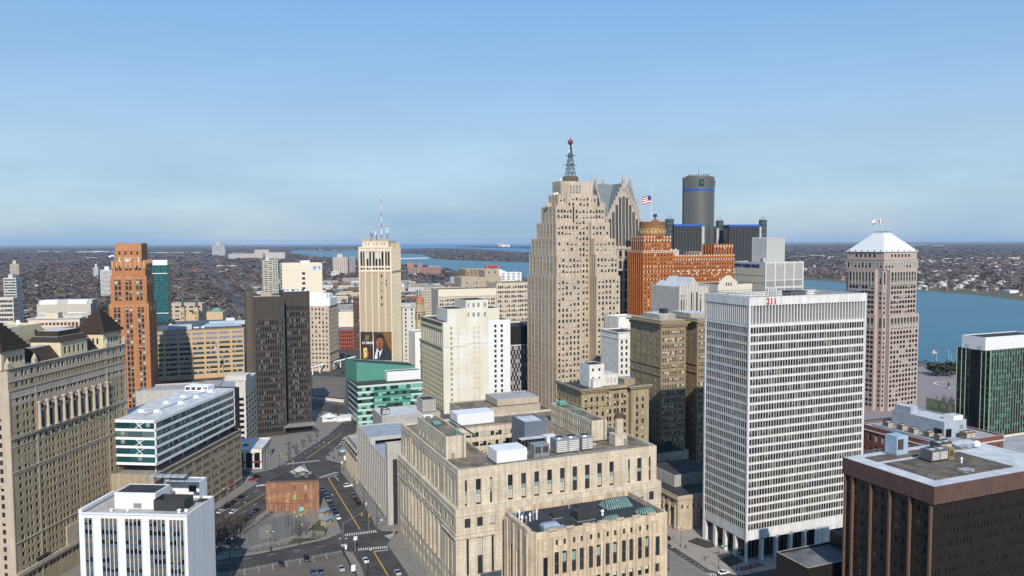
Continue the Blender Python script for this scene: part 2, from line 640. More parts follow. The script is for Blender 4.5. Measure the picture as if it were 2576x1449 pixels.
def fins(b, face, d, us, z0, z1, w, dep, mat, name='pier', joined=False):
    """upright piers standing proud of a facade"""
    g = MB()
    g.box(-w / 2, w / 2, -dep, 0, 0, z1 - z0, mat, bottom=True)
    rot = {'S': 0.0, 'N': math.pi, 'W': -math.pi / 2, 'E': math.pi / 2}[face]
    if joined:
        k = b.mb(name)
        for u in us:
            k.add(g, Matrix.Translation(b.pt(face, d, u, z0)) @ Matrix.Rotation(rot, 4, 'Z'))
        return
    me = g.mesh(name)
    for u in us:
        b.inst(name, me, b.pt(face, d, u, z0), rot)

def ledge(b, face, u0, u1, d, z0, z1, dep, mat, name='cornice'):
    g = MB()
    if face == 'S': g.box(u0, u1, d - dep, d, z0, z1, mat)
    if face == 'N': g.box(u0, u1, d, d + dep, z0, z1, mat)
    if face == 'W': g.box(d - dep, d, u0, u1, z0, z1, mat)
    if face == 'E': g.box(d, d + dep, u0, u1, z0, z1, mat)
    g.obj(name, b.root)

def wrap(b, x0, x1, y0, y1, z0, z1, dep, mat, name='cornice'):
    """band round all four sides"""
    g = b.mb(name)
    g.box(x0 - dep, x1 + dep, y0 - dep, y0, z0, z1, mat)
    g.box(x0 - dep, x1 + dep, y1, y1 + dep, z0, z1, mat)
    g.box(x0 - dep, x0, y0, y1, z0, z1, mat)
    g.box(x1, x1 + dep, y0, y1, z0, z1, mat)

def lin(a, b, n):
    return [a + (b - a) * i / (n - 1) for i in range(n)]

def flat_text(b, name, txt, size, loc, rz, mat, parent=None, extr=0.12, offset=0.0):
    cu = bpy.data.curves.new(name, 'FONT')
    cu.body, cu.size, cu.extrude, cu.resolution_u, cu.align_x, cu.offset = txt, size, extr, 2, 'CENTER', offset
    tmp = bpy.data.objects.new('lettering', cu)
    me = bpy.data.meshes.new_from_object(tmp)
    bpy.data.objects.remove(tmp)
    me.materials.clear()
    me.materials.append(mat)
    o = link(name, me, parent or b.root, loc)
    o.rotation_euler = (math.pi / 2, 0, rz)
    return o

def unit(b_root, name, label, cat, x, y, z, w, d, h, mat, kind='box', group=None, rz=0.0):
    """rooftop plant, a thing of its own standing on a roof (placed through the building's matrix)"""
    P = b_root.Mw @ Vector((x, y, z))
    ang = b_root.Mw.to_euler().z + rz
    r = empty(name, P, ang)
    tag(r, label, cat, group)
    g = MB()
    if kind == 'box':
        g.box(0, w, 0, d, 0.25, h, mat)
        g.obj('casing', r)
        k = MB(); k.box(-0.1, w + 0.1, -0.1, d + 0.1, 0, 1.0 if mat is white_m and w > 9 else .25, M('base_grey', (.14, .14, .145)) if mat is white_m else steel); k.obj('base_frame', r)
        q = MB()
        for i in range(max(1, int(w / 3))):
            q.box(0.4 + i * 3, min(w - 0.4, 2.6 + i * 3), -0.05, 0, h * 0.3, h * 0.85, fr_d if mat is not white_m else blind)
        if mat not in (roof_k, white_m): q.obj('grille', r)
    elif kind == 'fan':
        g.box(0, w, 0, d, 0.4, h, mat); g.obj('casing', r)
        k = MB()
        for i in range(6):
            zz = 0.6 + i * (h - 1) / 6
            k.box(0.3, w * 0.47, -0.06, 0, zz, zz + (h - 1) / 10, fr_l)
            k.box(w * 0.53, w - 0.3, -0.06, 0, zz, zz + (h - 1) / 10, fr_l)
        k.obj('louvre', r)
        nf = max(1, int(round(w / max(d, 1.0))))
        me = None
        for i in range(nf):
            q = MB(); q.cone(0, 0, 0, 0.5, min(d, w / nf) * 0.4, min(d, w / nf) * 0.36, 14, steel, cap=True, top=iron)
            me = me or q.mesh('fan')
            link('fan', me, r, (w * (i + 0.5) / nf, d / 2, h))
        k = MB()
        for a in (0.15, w - 0.15):
            for c in (0.15, d - 0.15):
                k.bar((a, c, 0), (a, c, 0.4), 0.1, iron)
        k.obj('leg', r)
    elif kind == 'duct':
        g.box(0, w * 0.75, 0, d, 0.3, h * 0.7, mat)
        g.face([(0, 0, h * .7), (w * .75, 0, h * .7), (w * .65, d * .25, h), (w * .1, d * .25, h)], mat)
        g.face([(0, d, h * .7), (w * .75, d, h * .7), (w * .65, d * .75, h), (w * .1, d * .75, h)], mat)
        g.face([(w * .1, d * .25, h), (w * .65, d * .25, h), (w * .65, d * .75, h), (w * .1, d * .75, h)], mat)
        g.face([(0, 0, h * .7), (0, d, h * .7), (w * .1, d * .75, h), (w * .1, d * .25, h)], mat)
        g.face([(w * .75, 0, h * .7), (w * .75, d, h * .7), (w * .65, d * .75, h), (w * .65, d * .25, h)], mat)
        g.obj('casing', r)
        k = MB(); k.box(w * 0.75, w, d * 0.35, d * 0.65, 0.2, h * 0.4, mat); k.obj('duct', r)
    elif kind == 'vent':
        g.cone(0, 0, 0, h * 0.7, w * 0.3, w * 0.3, 10, mat); g.obj('stack', r)
        k = MB(); k.cone(0, 0, h * 0.7, h, w * 0.5, w * 0.15, 10, mat); k.obj('cowl', r)
    elif kind == 'tank':
        g.cone(0, 0, 0.3, h, w / 2, w / 2, 16, mat, cap=True); g.obj('tank', r)
        k = MB(); k.cone(0, 0, h, h * 1.15, w * 0.52, w * 0.2, 16, mat, top=mat); k.obj('lid', r)
    elif kind == 'dish':
        g.bar((0, 0, 0), (0, 0, h * 0.5), 0.09, steel); g.obj('post', r)
        k = MB()
        for q in range(3):
            r0, r1 = w * q / 6, w * (q + 1) / 6
            for i in range(12):
                a, c = 2 * math.pi * i / 12, 2 * math.pi * (i + 1) / 12
                pt = lambda rr, t: (rr * math.cos(t), -0.5 * rr * rr / w - 0.25 * w + rr * 0.1, h * 0.6 + rr * math.sin(t))
                k.face([pt(r0, a), pt(r1, a), pt(r1, c), pt(r0, c)], mat)
        k.obj('dish', r)
    return r

# ------------------------------------------------------------------ 1  federal courthouse
stone_c = M('courthouse_limestone', (0.52, 0.45, 0.345), streak=0.2, joint=(2.6, 1.3, 0.04, 0.07), var=0.15, scale=0.12)
P, wx, wy, zt = SW(1151.5, 1183, 259, 67.2, 1651.7, 1008.5)
b = CH = B('federal_courthouse', 'massive buff limestone courthouse with tall window strips and a sunken roof court', 'courthouse', P, 67.2)
zl = 35.0
cx = [2.9, 7.4, 12.0] + [19.2 + 5.03 * i for i in range(9)] + [66.8, 71.3, 75.8]
cwid = [0.85, 1.9, 0.85] + [1.9] * 9 + [0.8, 1.9, 0.8]
cS = [(x - w_ / 2, x + w_ / 2) for x, w_ in zip(cx, cwid)]
cyv = [2.6, 6.6, 10.4] + [16.5 + 5.0 * i for i in range(9)] + [62.8, 66.8, 71.0]
cW = [(y - w_ / 2, y + w_ / 2) for y, w_ in zip(cyv, cwid)]
spand = M('verdigris_spandrel', (0.22, 0.31, 0.29), var=0.15, rough=0.6)
strip = dict(style='strip', bl=spand, frame=fr_d)
zr = zt - 0.9
cxa, cxb, cya, cyb = 16.5, 60.0, 13.5, 58.5
for f_, a_, b_, d_, cc in (('S', 0, wx, 0, cS), ('W', 0, wy, 0, cW)):
    b.wall(f_, a_, b_, d_, zl, zt, stone_c, rws=[(35.5, 44.4)], cls=cc, rec=0.55, win=strip)
    lo_r = [(11.8, 24.6)]
    mw = dict(style='multi', frame=fr_d, p=(0.7, 0.2, 0.1))
    b.wall(f_, a_ - 1.3, b_ + 1.3, d_ - 1.3, 0, 27, stone_c, rws=[(3.2, 5.6), (8.0, 10.2)] + lo_r, cls=cc, rec=0.4, win=mw)
    b.wall(f_, a_ - 1.3, b_ + 1.3, d_ - 1.3, 27, zl, stone_c, rws=[(28.4, 31.6)], cls=[((c + e) / 2 - 1.05, (c + e) / 2 + 1.05) for c, e in cc], rec=0.3, win=mw)
for f_, a_, b_, d_ in (('E', -1.3, wy + 1.3, wx + 1.3), ('N', -1.3, wx + 1.3, wy + 1.3)):
    b.wall(f_, a_, b_, d_, 0, zl, stone_c)
b.wall('E', 0, wy, wx, zl, zt, stone_c); b.wall('N', 0, wx, wy, zl, zt, stone_c)
g = b.mb('wall')
for (x0, x1, y0, y1) in ((-1.3, wx + 1.3, -1.3, 0), (-1.3, wx + 1.3, wy, wy + 1.3), (-1.3, 0, 0, wy), (wx, wx + 1.3, 0, wy)):
    g.face([(x0, y0, zl), (x1, y0, zl), (x1, y1, zl), (x0, y1, zl)], stone_c)
# shallow pilaster frames and string courses
for f_, d_, e_, cc in (('S', 0, wx, cx), ('W', 0, wy, cyv)):
    ledge(b, f_, 0, e_, d_, 46.1, 46.5, 0.12, stone_c, 'moulding')
    for i, u in enumerate(cc):
        if 3 <= i < 12:
            ledge(b, f_, u + 1.3, u + 3.4, d_, 44.9, 45.25, 0.14, stone_c, 'moulding')
    ledge(b, f_, 14.6, 16.2, d_, zl + .02, 45.6, 0.28, stone_c, 'pilaster')
    ledge(b, f_, e_ - 15.6, e_ - 14.0, d_, zl + .02, 45.6, 0.28, stone_c, 'pilaster')
    ledge(b, f_, -1.3, e_ + 1.3, d_ - 1.3, 26.2, 26.7, 0.25, stone_c, 'string_course')
    ledge(b, f_, -1.3, e_ + 1.3, d_ - 1.3, 32.6, 33.1, 0.2, stone_c, 'string_course')
    for u in cc[3:12]:
        ledge(b, f_, u - 1.6, u + 1.6, d_ - 1.3, 27.7, 28.2, 0.4, stone_c, 'moulding')
        ledge(b, f_, u + 1.7, u + 3.3, d_ - 1.3, 11.2, 25.2, 0.3, stone_c, 'pilaster')
    ledge(b, f_, -1.3, 13.0, d_ - 1.3, 24.9, 25.4, 0.5, stone_c, 'moulding')
# coping and roof round the court
t = 0.7
for (x0, x1, y0, y1) in ((0, wx, 0, t), (0, wx, wy - t, wy), (0, t, t, wy - t), (wx - t, wx, t, wy - t)):
    g.face([(x0, y0, zt), (x1, y0, zt), (x1, y1, zt), (x0, y1, zt)], stone_c)
for (p_, q_) in (((t, t), (wx - t, t)), ((wx - t, t), (wx - t, wy - t)), ((wx - t, wy - t), (t, wy - t)), ((t, wy - t), (t, t))):
    g.face([(*p_, zr), (*q_, zr), (*q_, zt), (*p_, zt)], stone_c)
rg = b.mb('roof')
for (x0, x1, y0, y1) in ((t, wx - t, t, cya), (t, wx - t, cyb, wy - t), (t, cxa, cya, cyb), (cxb, wx - t, cya, cyb)):
    rg.face([(x0, y0, zr), (x1, y0, zr), (x1, y1, zr), (x0, y1, zr)], roof_t)
crt = dict(style='multi', frame=fr_d)
courtw = rows(18, zr + 0.2, 4.0, 2.0, top=2.4)
b.wall('S', cxa, cxb, cyb, 16, zr + 0.5, stone_c, rws=courtw, cls=cols(cxa, cxb, 12, 1.5, grp=2, gap=0.5), rec=0.3, win=crt)
b.wall('W', cya, cyb, cxb, 16, zr + 0.5, stone_c, rws=courtw, cls=cols(cya, cyb, 8, 1.3, grp=2, gap=0.5), rec=0.3, win=crt)
b.wall('E', cya, cyb, cxa, 16, zr + 0.5, stone_c, rws=courtw, cls=cols(cya, cyb, 8, 1.3, grp=2, gap=0.5), rec=0.3, win=crt)
b.wall('N', cxa, cxb, cya, 16, zr + 0.5, stone_c)
for (x0, x1, y0, y1) in ((cxa - .35, cxb + .35, cya - .35, cya), (cxa - .35, cxb + .35, cyb, cyb + .35), (cxa - .35, cxa, cya, cyb), (cxb, cxb + .35, cya, cyb)):
    b.mb('court_kerb').box(x0, x1, y0, y1, zr, zr + .5, stone_c)
rg.face([(cxa, cya, 16), (cxb, cya, 16), (cxb, cyb, 16), (cxa, cyb, 16)], roof_g)
# penthouses
pw = dict(style='plain', frame=fr_d)
b.block(1.4, 9.0, 17.0, 53.5, zr, zr + 8.2, stone_c, roof_t, par=0.5, part='penthouse', rpart='penthouse_roof',
        W=dict(rws=[(zr + 1.6, zr + 3.9)], cls=cols(17, 53.5, 7, 1.1), rec=0.3, win=pw))
b.block(60.4, 67.0, 17.0, 53.5, zr + 0.5, zr + 8.4, stone_c, roof_t, par=0.5, part='penthouse.001', rpart='penthouse_roof.001',
        W=dict(rws=[(zr + 1.6, zr + 3.5), (zr + 4.9, zr + 6.8)], cls=cols(17, 53.5, 9, 1.1, grp=2, gap=0.6), rec=0.3, win=crt))
for px_ in (7.4, 65.6):
    g = MB()
    for dx in (0, 0.6):
        g.bar((px_ + dx, 16.8, zr), (px_ + dx, 16.8, zr + 9), 0.06, iron)
    for i in range(18):
        g.bar((px_, 16.8, zr + .4 + i * .48), (px_ + .6, 16.8, zr + .4 + i * .48), 0.04, iron)
    g.obj('ladder', b.root)
g = b.mb('door'); g.box(3.4, 4.7, 16.9, 17.0, zr, zr + 2.1, fr_m)
# chimney on its own block
b.block(66.0, 71.2, 8.6, 13.5, zr, zr + 4.2, stone_c, stone_c, par=0, part='chimney_base', rpart='chimney_base')
g = b.mb('chimney'); g.cone(69.2, 11.2, zr + 4.2, zr + 10.2, 1.75, 1.6, 14, stone_c)
g.cone(69.2, 11.2, zr + 10.2, zr + 11.6, 1.8, 1.7, 14, M('rusty_cap', (0.10, 0.06, 0.045)))
g.box(67.0, 68.3, 8.5, 8.6, zr + .1, zr + 2.4, fr_l)
g.box(69.6, 70.9, 8.5, 8.6, zr + .1, zr + 2.4, fr_m)
# glazed lift tower in the court
slate = M('slate_panel', (0.115, 0.135, 0.17), rough=0.5, var=0.06)
b.block(36.5, 46.0, 27.0, 40.0, 34, zr + 8.0, slate, roof_w, par=0.6, part='lift_tower', rpart='lift_tower_roof')
g = b.mb('lift_tower_glazing'); g.box(33.5, 43.5, 23.0, 26.9, 20, zr + 2.2, glass, top=roof_w)
for i in range(8):
    g.box(33.4 + i * 1.35, 33.5 + i * 1.35, 22.9, 23.0, 20, zr + 2.2, fr_m)
for i in range(7):
    g.box(33.4, 43.5, 22.88, 22.99, 24 + i * 3.6, 24.2 + i * 3.6, fr_m)
g = b.mb('lift_tower_panel'); g.box(43.7, 48.4, 22.2, 26.8, 30, zr + 2.6, white_m)
b.done(300)
for i in range(9):
    unit(b, 'roof_vent', 'small grey vent stub dotted over the courthouse roof', 'vent', 12 + i * 7.3 % 60, 4 + (i * 3.1) % 7 if i < 6 else 63 + i % 3 * 3, zr, .9, 1, 1.0 + i % 3 * .3, steel, 'vent', group='vent stubs on the courthouse roof')
for nm, lb, x, y, w_, d_, h_, m_, k_ in (
    ('pipe_run', 'long thin pipe lying along the front strip of the courthouse roof', 28.0, 4.4, 40.0, .3, .45, steel, 'box'),
    ('pipe_run', 'short thin pipe beside the left penthouse of the courthouse roof', 12.0, 16.0, .3, 34.0, .45, iron, 'box'),
    ('roof_plant', 'white boxy air handler on the courthouse roof strip nearest the viewer', 15.0, 2.2, 11.5, 8.5, 5.2, white_m, 'box'),
    ('roof_plant', 'long white plant box on the far side of the courthouse roof court', 20.4, 60.2, 16.5, 9.0, 5.6, white_m, 'box'),
    ('air_handler', 'low grey duct unit left of the cooling towers on the courthouse roof', 31.5, 7.0, 6.0, 4.6, 4.3, steel, 'box'),
    ('cooling_tower', 'wide louvred steel cooling tower with roof fans on the courthouse', 40.5, 7.4, 9.6, 5.2, 5.2, steel, 'fan'),
    ('cooling_tower', 'narrow louvred steel cooling tower beside the wide one on the courthouse', 51.2, 7.8, 4.8, 4.8, 5.0, steel, 'fan'),
    ('roof_unit', 'small green metal housing near the right parapet of the courthouse roof', 72.4, 15.0, 2.4, 2.0, 2.6, M('green_enamel', (0.03, 0.30, 0.22), rough=0.4), 'box'),
    ('roof_unit', 'small grey air conditioner behind the chimney on the courthouse roof', 72.6, 19.0, 2.6, 2.0, 2.0, steel, 'box'),
    ('roof_vent', 'green copper ventilator on the far end of the right courthouse penthouse', 62.0, 48.0, 4.4, 3.0, 2.2, copper, 'duct'),
    ('roof_vent', 'green copper skylight curb midway along the right courthouse penthouse', 62.6, 35.0, 2.4, 2.4, 0.9, copper, 'box'),
    ('roof_vent', 'green copper ventilator midway along the left courthouse penthouse', 3.2, 37.0, 3.4, 2.8, 1.5, copper, 'duct'),
    ('roof_vent', 'green copper box at the near end of the left courthouse penthouse', 6.2, 20.0, 1.4, 1.6, 1.6, copper, 'box'),
    ('roof_vent', 'pale skylight at the far end of the left courthouse penthouse', 3.0, 50.0, 3.6, 2.4, 1.0, white_p, 'box')):
    zz = zr if 'penthouse' not in lb else zr + (7.7 if 'left' in lb else 7.9)
    unit(b, nm, lb, nm.replace('_', ' '), x, y, zz, w_, d_, h_, m_, k_)

# ------------------------------------------------------------------ 2  art deco office block in front of the courthouse
deco = M('deco_limestone', (0.53, 0.42, 0.30), streak=0.3, joint=(1.6, 0.8, 0.03, 0.08), var=0.2)
P, wx, wy, zt = SW(1348.5, 1342, 185, 67.2, 1663, 1291)
b = B('art_deco_block', 'tan art deco office block with arched windows and three glass roof lanterns', 'office building', P, 67.2)
wx = 37.6; zb = 30.0
ua = []
for i in range(6):
    ua += [5.6 + 4.75 * i, 7.75 + 4.75 * i]
arched = [(u - 0.62, u + 0.62) for u in ua]
sm = [(u - 0.34, u + 0.34) for u in ua]
allw = [(1.9, 3.1)] + arched + [(34.0, 35.2)]
b.wall('S', 0, wx, 0, zb, 42.6, deco, rws=[(31.9, 34.2), (35.5, 37.8), (39.1, 41.4)], cls=allw, rec=0.4, win=dict(style='sash', frame=fr_d, p=(0.3, 0.4, 0.3)))
b.wall('S', 0, wx, 0, 42.6, 49.2, deco, rws=[(43.4, 49.1)], cls=arched, rec=0.4, win=dict(style='arch_tall', frame=fr_d, bl=blind_g, p=(0.72, 0.28, 0)))
b.wall('S', 0, wx, 0, 49.2, zt, deco, rws=[(50.7, 52.1)], cls=sm, rec=0.35, win=dict(style='plain', frame=fr_d, p=(1, 0, 0)))
b.win('S', 0, 1.9, 3.1, 43.4, 48.2, -0.01, deco, style='plain', frame=fr_d, p=(0.5, 0.5, 0), bl=blind_g)
b.win('S', 0, 34.0, 35.2, 43.6, 48.6, -0.01, deco, style='plain', frame=fr_d, p=(1, 0, 0), bl=blind_g)
ym = 16.8
wcol = [(3.6, 4.7), (8.3, 9.6), (12.4, 13.6)]
b.wall('W', 2.5, ym, -1.2, zb, zt, deco, rws=[(32, 36), (38, 47.5)], cls=[c for c in wcol], rec=0.4, win=dict(style='strip', bl=fr_d, frame=fr_d))
g = b.mb('wall')
g.face([(0, 0, zb), (-1.2, 2.5, zb), (-1.2, 2.5, zt), (0, 0, zt)], deco)
b.wall('E', 0, 19.5, wx, zb, zt, deco); b.wall('N', -1.2, wx, 19.5, zb, zt, deco)
g.face([(-1.2, ym, zb), (1.4, 19.5, zb), (1.4, 19.5, zt), (-1.2, ym, zt)], deco)
# crenellated parapet and dark roof
g.box(-1.1, 0.0, 2.6, ym, zt - 0.01, zt + 0.1, deco)
rim = [(0, 0), (wx, 0), (wx, 19.5), (1.4, 19.5), (-1.2, ym), (-1.2, 2.5)]
inn = [(0.4, 0.5), (wx - .5, 0.5), (wx - .5, 19.0), (1.6, 19.0), (-0.7, ym - .2), (-0.7, 2.8)]
for i in range(6):
    j = (i + 1) % 6
    g.face([(*rim[i], zt), (*rim[j], zt), (*inn[j], zt), (*inn[i], zt)], deco)
    g.face([(*inn[i], zt - 1.4), (*inn[j], zt - 1.4), (*inn[j], zt), (*inn[i], zt)], deco)
b.mb('roof').face([(x, y, zt - 1.4) for x, y in inn], roof_k)
fins(b, 'S', 0, [0.6, 3.9] + [4.5 + 4.75 * i for i in range(7)], zb, zt - 1.6, 0.5, 0.3, deco, 'pilaster')
fins(b, 'S', 0, [6.68 + 4.75 * i for i in range(6)], zb, 50.6, 0.36, 0.22, deco, 'pilaster')
fins(b, 'W', -1.2, [2.7, 6.4, 11.0, 15.2, 16.6], zb, zt - 1.0, 0.7, 0.35, deco, 'pilaster')
fins(b, 'S', 0, [4.5 + 4.75 * i for i in range(7)], zt - 0.3, zt + 0.45, 2.2, -0.5, deco, 'merlon')
fins(b, 'S', 0, [2.2, 34.8], zt - 4.6, zt - 2.2, 0.9, 0.25, deco, 'carved_panel')
b.done(300)
dg = M('lantern_glass', (0.16, 0.25, 0.23), rough=0.15, spec=0.6, var=0.45, scale=1.2)
dfr = M('lantern_bar', (0.03, 0.055, 0.05), rough=0.4)
for lb, x, y, w_, d_, h_ in (('largest sloped glass roof lantern at the far right of the dark deco roof', 25.0, 9.6, 8.4, 5.0, 2.6),
                             ('mid sized glass roof lantern in the near right corner of the deco roof', 31.0, 3.2, 5.6, 2.6, 1.8),
                             ('smallest glass roof lantern near the front parapet of the deco roof', 20.2, 2.0, 5.0, 2.2, 1.7)):
    Pw = b.Mw @ Vector((x, y, zt - 1.4))
    r = empty('roof_lantern', Pw, b.Mw.to_euler().z)
    tag(r, lb, 'skylight', 'glass roof lanterns')
    k = MB(); k.box(0, w_, 0, d_, 0, 0.5, dfr); k.obj('curb', r)
    n = int(w_ / 0.75)
    A = [(0.1, 0.1, .5), (w_ - .1, 0.1, .5), (w_ - .9, d_ * .55, h_), (0.9, d_ * .55, h_)]
    for i in range(n):
        q = MB()
        f0, f1 = i / n + 0.004, (i + 1) / n - 0.004
        lo = lambda f: (0.1 + (w_ - .2) * f, 0.1, .5)
        hi = lambda f: (0.9 + (w_ - 1.8) * f, d_ * .55, h_)
        q.face([lo(f0), lo(f1), hi(f1), hi(f0)], dg)
        q.obj('pane', r)
    q = MB()
    for i in range(n + 1):
        q.bar((0.1 + (w_ - .2) * i / n, 0.06, .5), (0.9 + (w_ - 1.8) * i / n, d_ * .55 - .03, h_ + .03), 0.13, dfr)
    q.bar((0.9, d_ * .55, h_), (w_ - .9, d_ * .55, h_), 0.09, dfr)
    q.face([(0.1, d_ - .1, .5), (w_ - .1, d_ - .1, .5), (w_ - .9, d_ * .55, h_), (0.9, d_ * .55, h_)], dg)
    q.face([(0.1, 0.1, .5), (0.1, d_ - .1, .5), (0.9, d_ * .55, h_)], dg)
    q.face([(w_ - .1, 0.1, .5), (w_ - .1, d_ - .1, .5), (w_ - .9, d_ * .55, h_)], dg)
    q.obj('lantern_frame', r)
zd = zt - 1.4
for nm, lb, x, y, w_, d_, h_, m_, k_ in (
    ('air_handler', 'rounded grey duct unit at the near left of the dark deco roof', 3.2, 2.4, 6.2, 2.6, 2.1, M('blue_steel', (0.30, 0.36, 0.42), rough=0.4, metal=0.3), 'duct'),
    ('roof_hatch', 'large black box housing in the middle of the deco roof', 14.5, 6.0, 5.0, 3.4, 2.4, roof_k, 'box'),
    ('roof_hatch', 'low black curb box left of the large housing on the deco roof', 9.6, 10.4, 2.6, 2.0, 1.3, roof_k, 'box'),
    ('roof_hatch', 'small black box towards the back parapet of the deco roof', 18.6, 13.8, 2.6, 1.8, 1.2, roof_k, 'box'),
    ('roof_vent', 'white mushroom vent in front of the large lantern on the deco roof', 22.8, 8.0, 1.1, 1, 1.6, white_m, 'vent'),
    ('roof_vent', 'steel cowl near the back parapet of the deco roof', 17.2, 16.4, 1.0, 1, 1.5, steel, 'vent'),
    ('roof_vent', 'left of two drum vents near the front of the deco roof', 17.0, 2.2, 1.0, 1, 1.1, steel, 'vent'),
    ('roof_vent', 'right of two drum vents near the front of the deco roof', 18.6, 2.4, 1.0, 1, 1.1, steel, 'vent')):
    unit(b, nm, lb, nm.replace('_', ' '), x, y, zd, w_, d_, h_, m_, k_)
for i, (x, y, h_) in enumerate(((0.4, 13.6, 2.4), (1.6, 13.9, 2.6), (2.8, 14.2, 2.6), (0.9, 10.6, 2.4), (1.9, 10.2, 2.2), (3.6, 11.6, 2.3), (4.8, 12.2, 2.7), (5.8, 12.3, 2.7))):
    u_ = unit(b, 'roof_flue', 'shiny steel flue pipe in the cluster at the left end of the deco roof', 'flue', x, y, zd, 0.8, 1, h_, white_m if i % 2 else steel, 'vent', group='steel flues on the deco roof')

# ------------------------------------------------------------------ 3  parking garage with concrete fins and the bank behind it
P, wx, wy, zt = SW(974, 1121.7, 338, 67.2, 1005, 870)
b = B('parking_garage', 'grey concrete parking garage with tall upright fins beside the courthouse', 'parking garage', P, 67.2)
pc = M('garage_concrete', (0.40, 0.38, 0.35), streak=0.12, var=0.1)
deck = M('blue_grey_deck', (0.27, 0.30, 0.35), var=0.2, scale=0.2)
b.block(0, 9, 0, 4, 0, 36.5, pc, roof_k, par=0.8, part='stair_tower')
b.wall('S', 9, 40, 0.4, 0, 28, pc)
g = b.mb('stair_glazing')
for i in range(10):
    g.box(4.6, 8.0, -0.06, 0.0, 1.2 + i * 2.95, 3.6 + i * 2.95, glass)
g.box(2.4, 4.4, -0.1, 0.0, 0, 29.5, iron)
nf = 9
opn = rows(0, 28.0, 3.05, 1.5, top=1.2)
b.wall('W', 4.0, 37, 0, 0, 28.5, pc, rws=opn, cls=cols(4.0, 37, nf, 2.6, mar=0.1), rec=.12, win=dict(style='plain', frame=pc, gl=glass_k, p=(1, 0, 0), name='opening'))
b.wall('W', 37, 64, 0, 0, 31.0, pc, rws=opn, cls=cols(37, 64, 7, 2.6, mar=0.1), rec=.12, win=dict(style='plain', frame=pc, gl=glass_k, p=(1, 0, 0), name='opening'))
fins(b, 'W', 0, [4.0 + 33.0 / nf * i for i in range(nf)] , 3.0, 29.6, .85, .3, pc, 'fin')
fins(b, 'W', 0, [37 + 27.0 / 7 * i for i in range(8)], 3.0, 32.2, .85, .3, pc, 'fin')
g = b.mb('deck')
g.face([(0.3, 4, 27.2), (40, 4, 27.2), (40, 37, 27.2), (0.3, 37, 27.2)], deck)
g.face([(0.3, 37, 30.4), (40, 37, 30.4), (40, 64, 30.4), (0.3, 64, 30.4)], deck)
g = b.mb('wall')
g.box(0.3, 40, 36.7, 37.0, 29.2, 31.0, pc); g.box(0.3, 3, 36.7, 37, 27.2, 29.2, pc)
g.box(3, 40, 40, 40.2, 27.2, 29.3, iron)
g.box(0, 0.3, 4, 37, 27.2, 28.5, pc); g.box(0, 0.3, 37, 64, 30.4, 31.0, pc); g.box(0, 40, 63.7, 64, 27.2, 31.0, pc)
g.box(39.7, 40, 0.4, 64, 0, 30, pc)
b.done(120)
b = B('old_bank', 'small classical bank with carved columns at the end of the fin clad garage', 'bank', CH.Mw @ Vector((0, 0, 0)), 67.2)
b.root.location = Matrix.Translation((P[0], P[1], 0)) @ Matrix.Rotation(R_(22.8), 4, 'Z') @ Vector((0, 64.6, 0))
b.Mw = Matrix.Translation(b.root.location) @ Matrix.Rotation(R_(22.8), 4, 'Z'); b.Mi = b.Mw.inverted()
b.block(0.8, 34, 0, 31, 0, 18.6, lime_d, roof_g, W=dict(rws=[(2, 6), (7.5, 12)], cls=cols(2, 29, 7, 1.8), rec=0.5, win=dict(style='plain', frame=fr_d)))
me_ = MB(); me_.cone(0, 0, 0, 11.2, 0.75, 0.62, 12, lime_d); me_.box(-.95, .95, -.95, .95, 11.2, 11.8, lime_d); me_.box(-.95, .95, -.95, .95, -.6, 0, lime_d)
me_ = me_.mesh('column')
for y in lin(1.6, 29.4, 8):
    b.inst('column', me_, (0.0, y, 1.6))
wrap(b, 0, 34, 0, 31, 13.4, 14.6, 1.0, lime_d); wrap(b, 0, 34, 0, 31, 16.9, 17.5, 1.4, lime_d)
b.mb('wall').box(-1.0, 0.8, 0, 31, 0, 1.0, lime_d)
b.done(60)

# ------------------------------------------------------------------ 4  white gridded tower marked 211
P, wx, wy, zt = SW(1885.5, 748, 296, 68, 2178.2, 1775.5)
b = T211 = B('white_grid_tower', 'tall white gridded office tower with red numerals on its top band', 'office tower', P, 68)
wh = M('white_precast', (0.60, 0.595, 0.58), streak=0.12, var=0.1, joint=(1.32, 3.327, .03, .04))
zg0, zg1, zf = 9.4, 92.6, 100.2
rw = rows(zg0, zg1, 3.327, 2.35, top=0.75)
wn = dict(style='plain', frame=fr_m, gl=[G('tower_glass_%d' % i, c, rough=.25, spec=.2) for i, c in enumerate(((.010, .010, .011), (.014, .013, .012), (.03, .026, .02), (.045, .038, .03), (.012, .011, .011)))], p=(0.80, 0.1, 0.1), bl=M('tower_blind', (0.11, 0.10, 0.08)))
b.wall('S', 0.6, wx - .6, 0, zg0, zg1, wh, rws=rw, cls=cols(0.6, wx - .6, 44, 1.09, mar=0.1), rec=0.12, win=wn)
b.wall('W', 0.6, wy - .6, 0, zg0, zg1, wh, rws=rw, cls=cols(0.6, wy - .6, 22, 0.93, mar=0.1), rec=0.12, win=wn)
b.wall('E', 0, wy, wx, zg0, zg1, wh); b.wall('N', 0, wx, wy, zg0, zg1, wh)
for a in rw:
    ledge(b, 'S', 0.6, wx - .6, 0, a[0] - 0.12, a[0] - 0.02, 0.1, wh, 'sill_band'); ledge(b, 'W', 0.6, wy - .6, 0, a[0] - 0.12, a[0] - .02, 0.1, wh, 'sill_band')
    ledge(b, 'S', 0.6, wx - .6, 0, a[1] + 0.08, a[1] + 0.2, 0.1, wh, 'sill_band'); ledge(b, 'W', 0.6, wy - .6, 0, a[1] + 0.08, a[1] + 0.2, 0.1, wh, 'sill_band')
g = b.mb('corner_column')
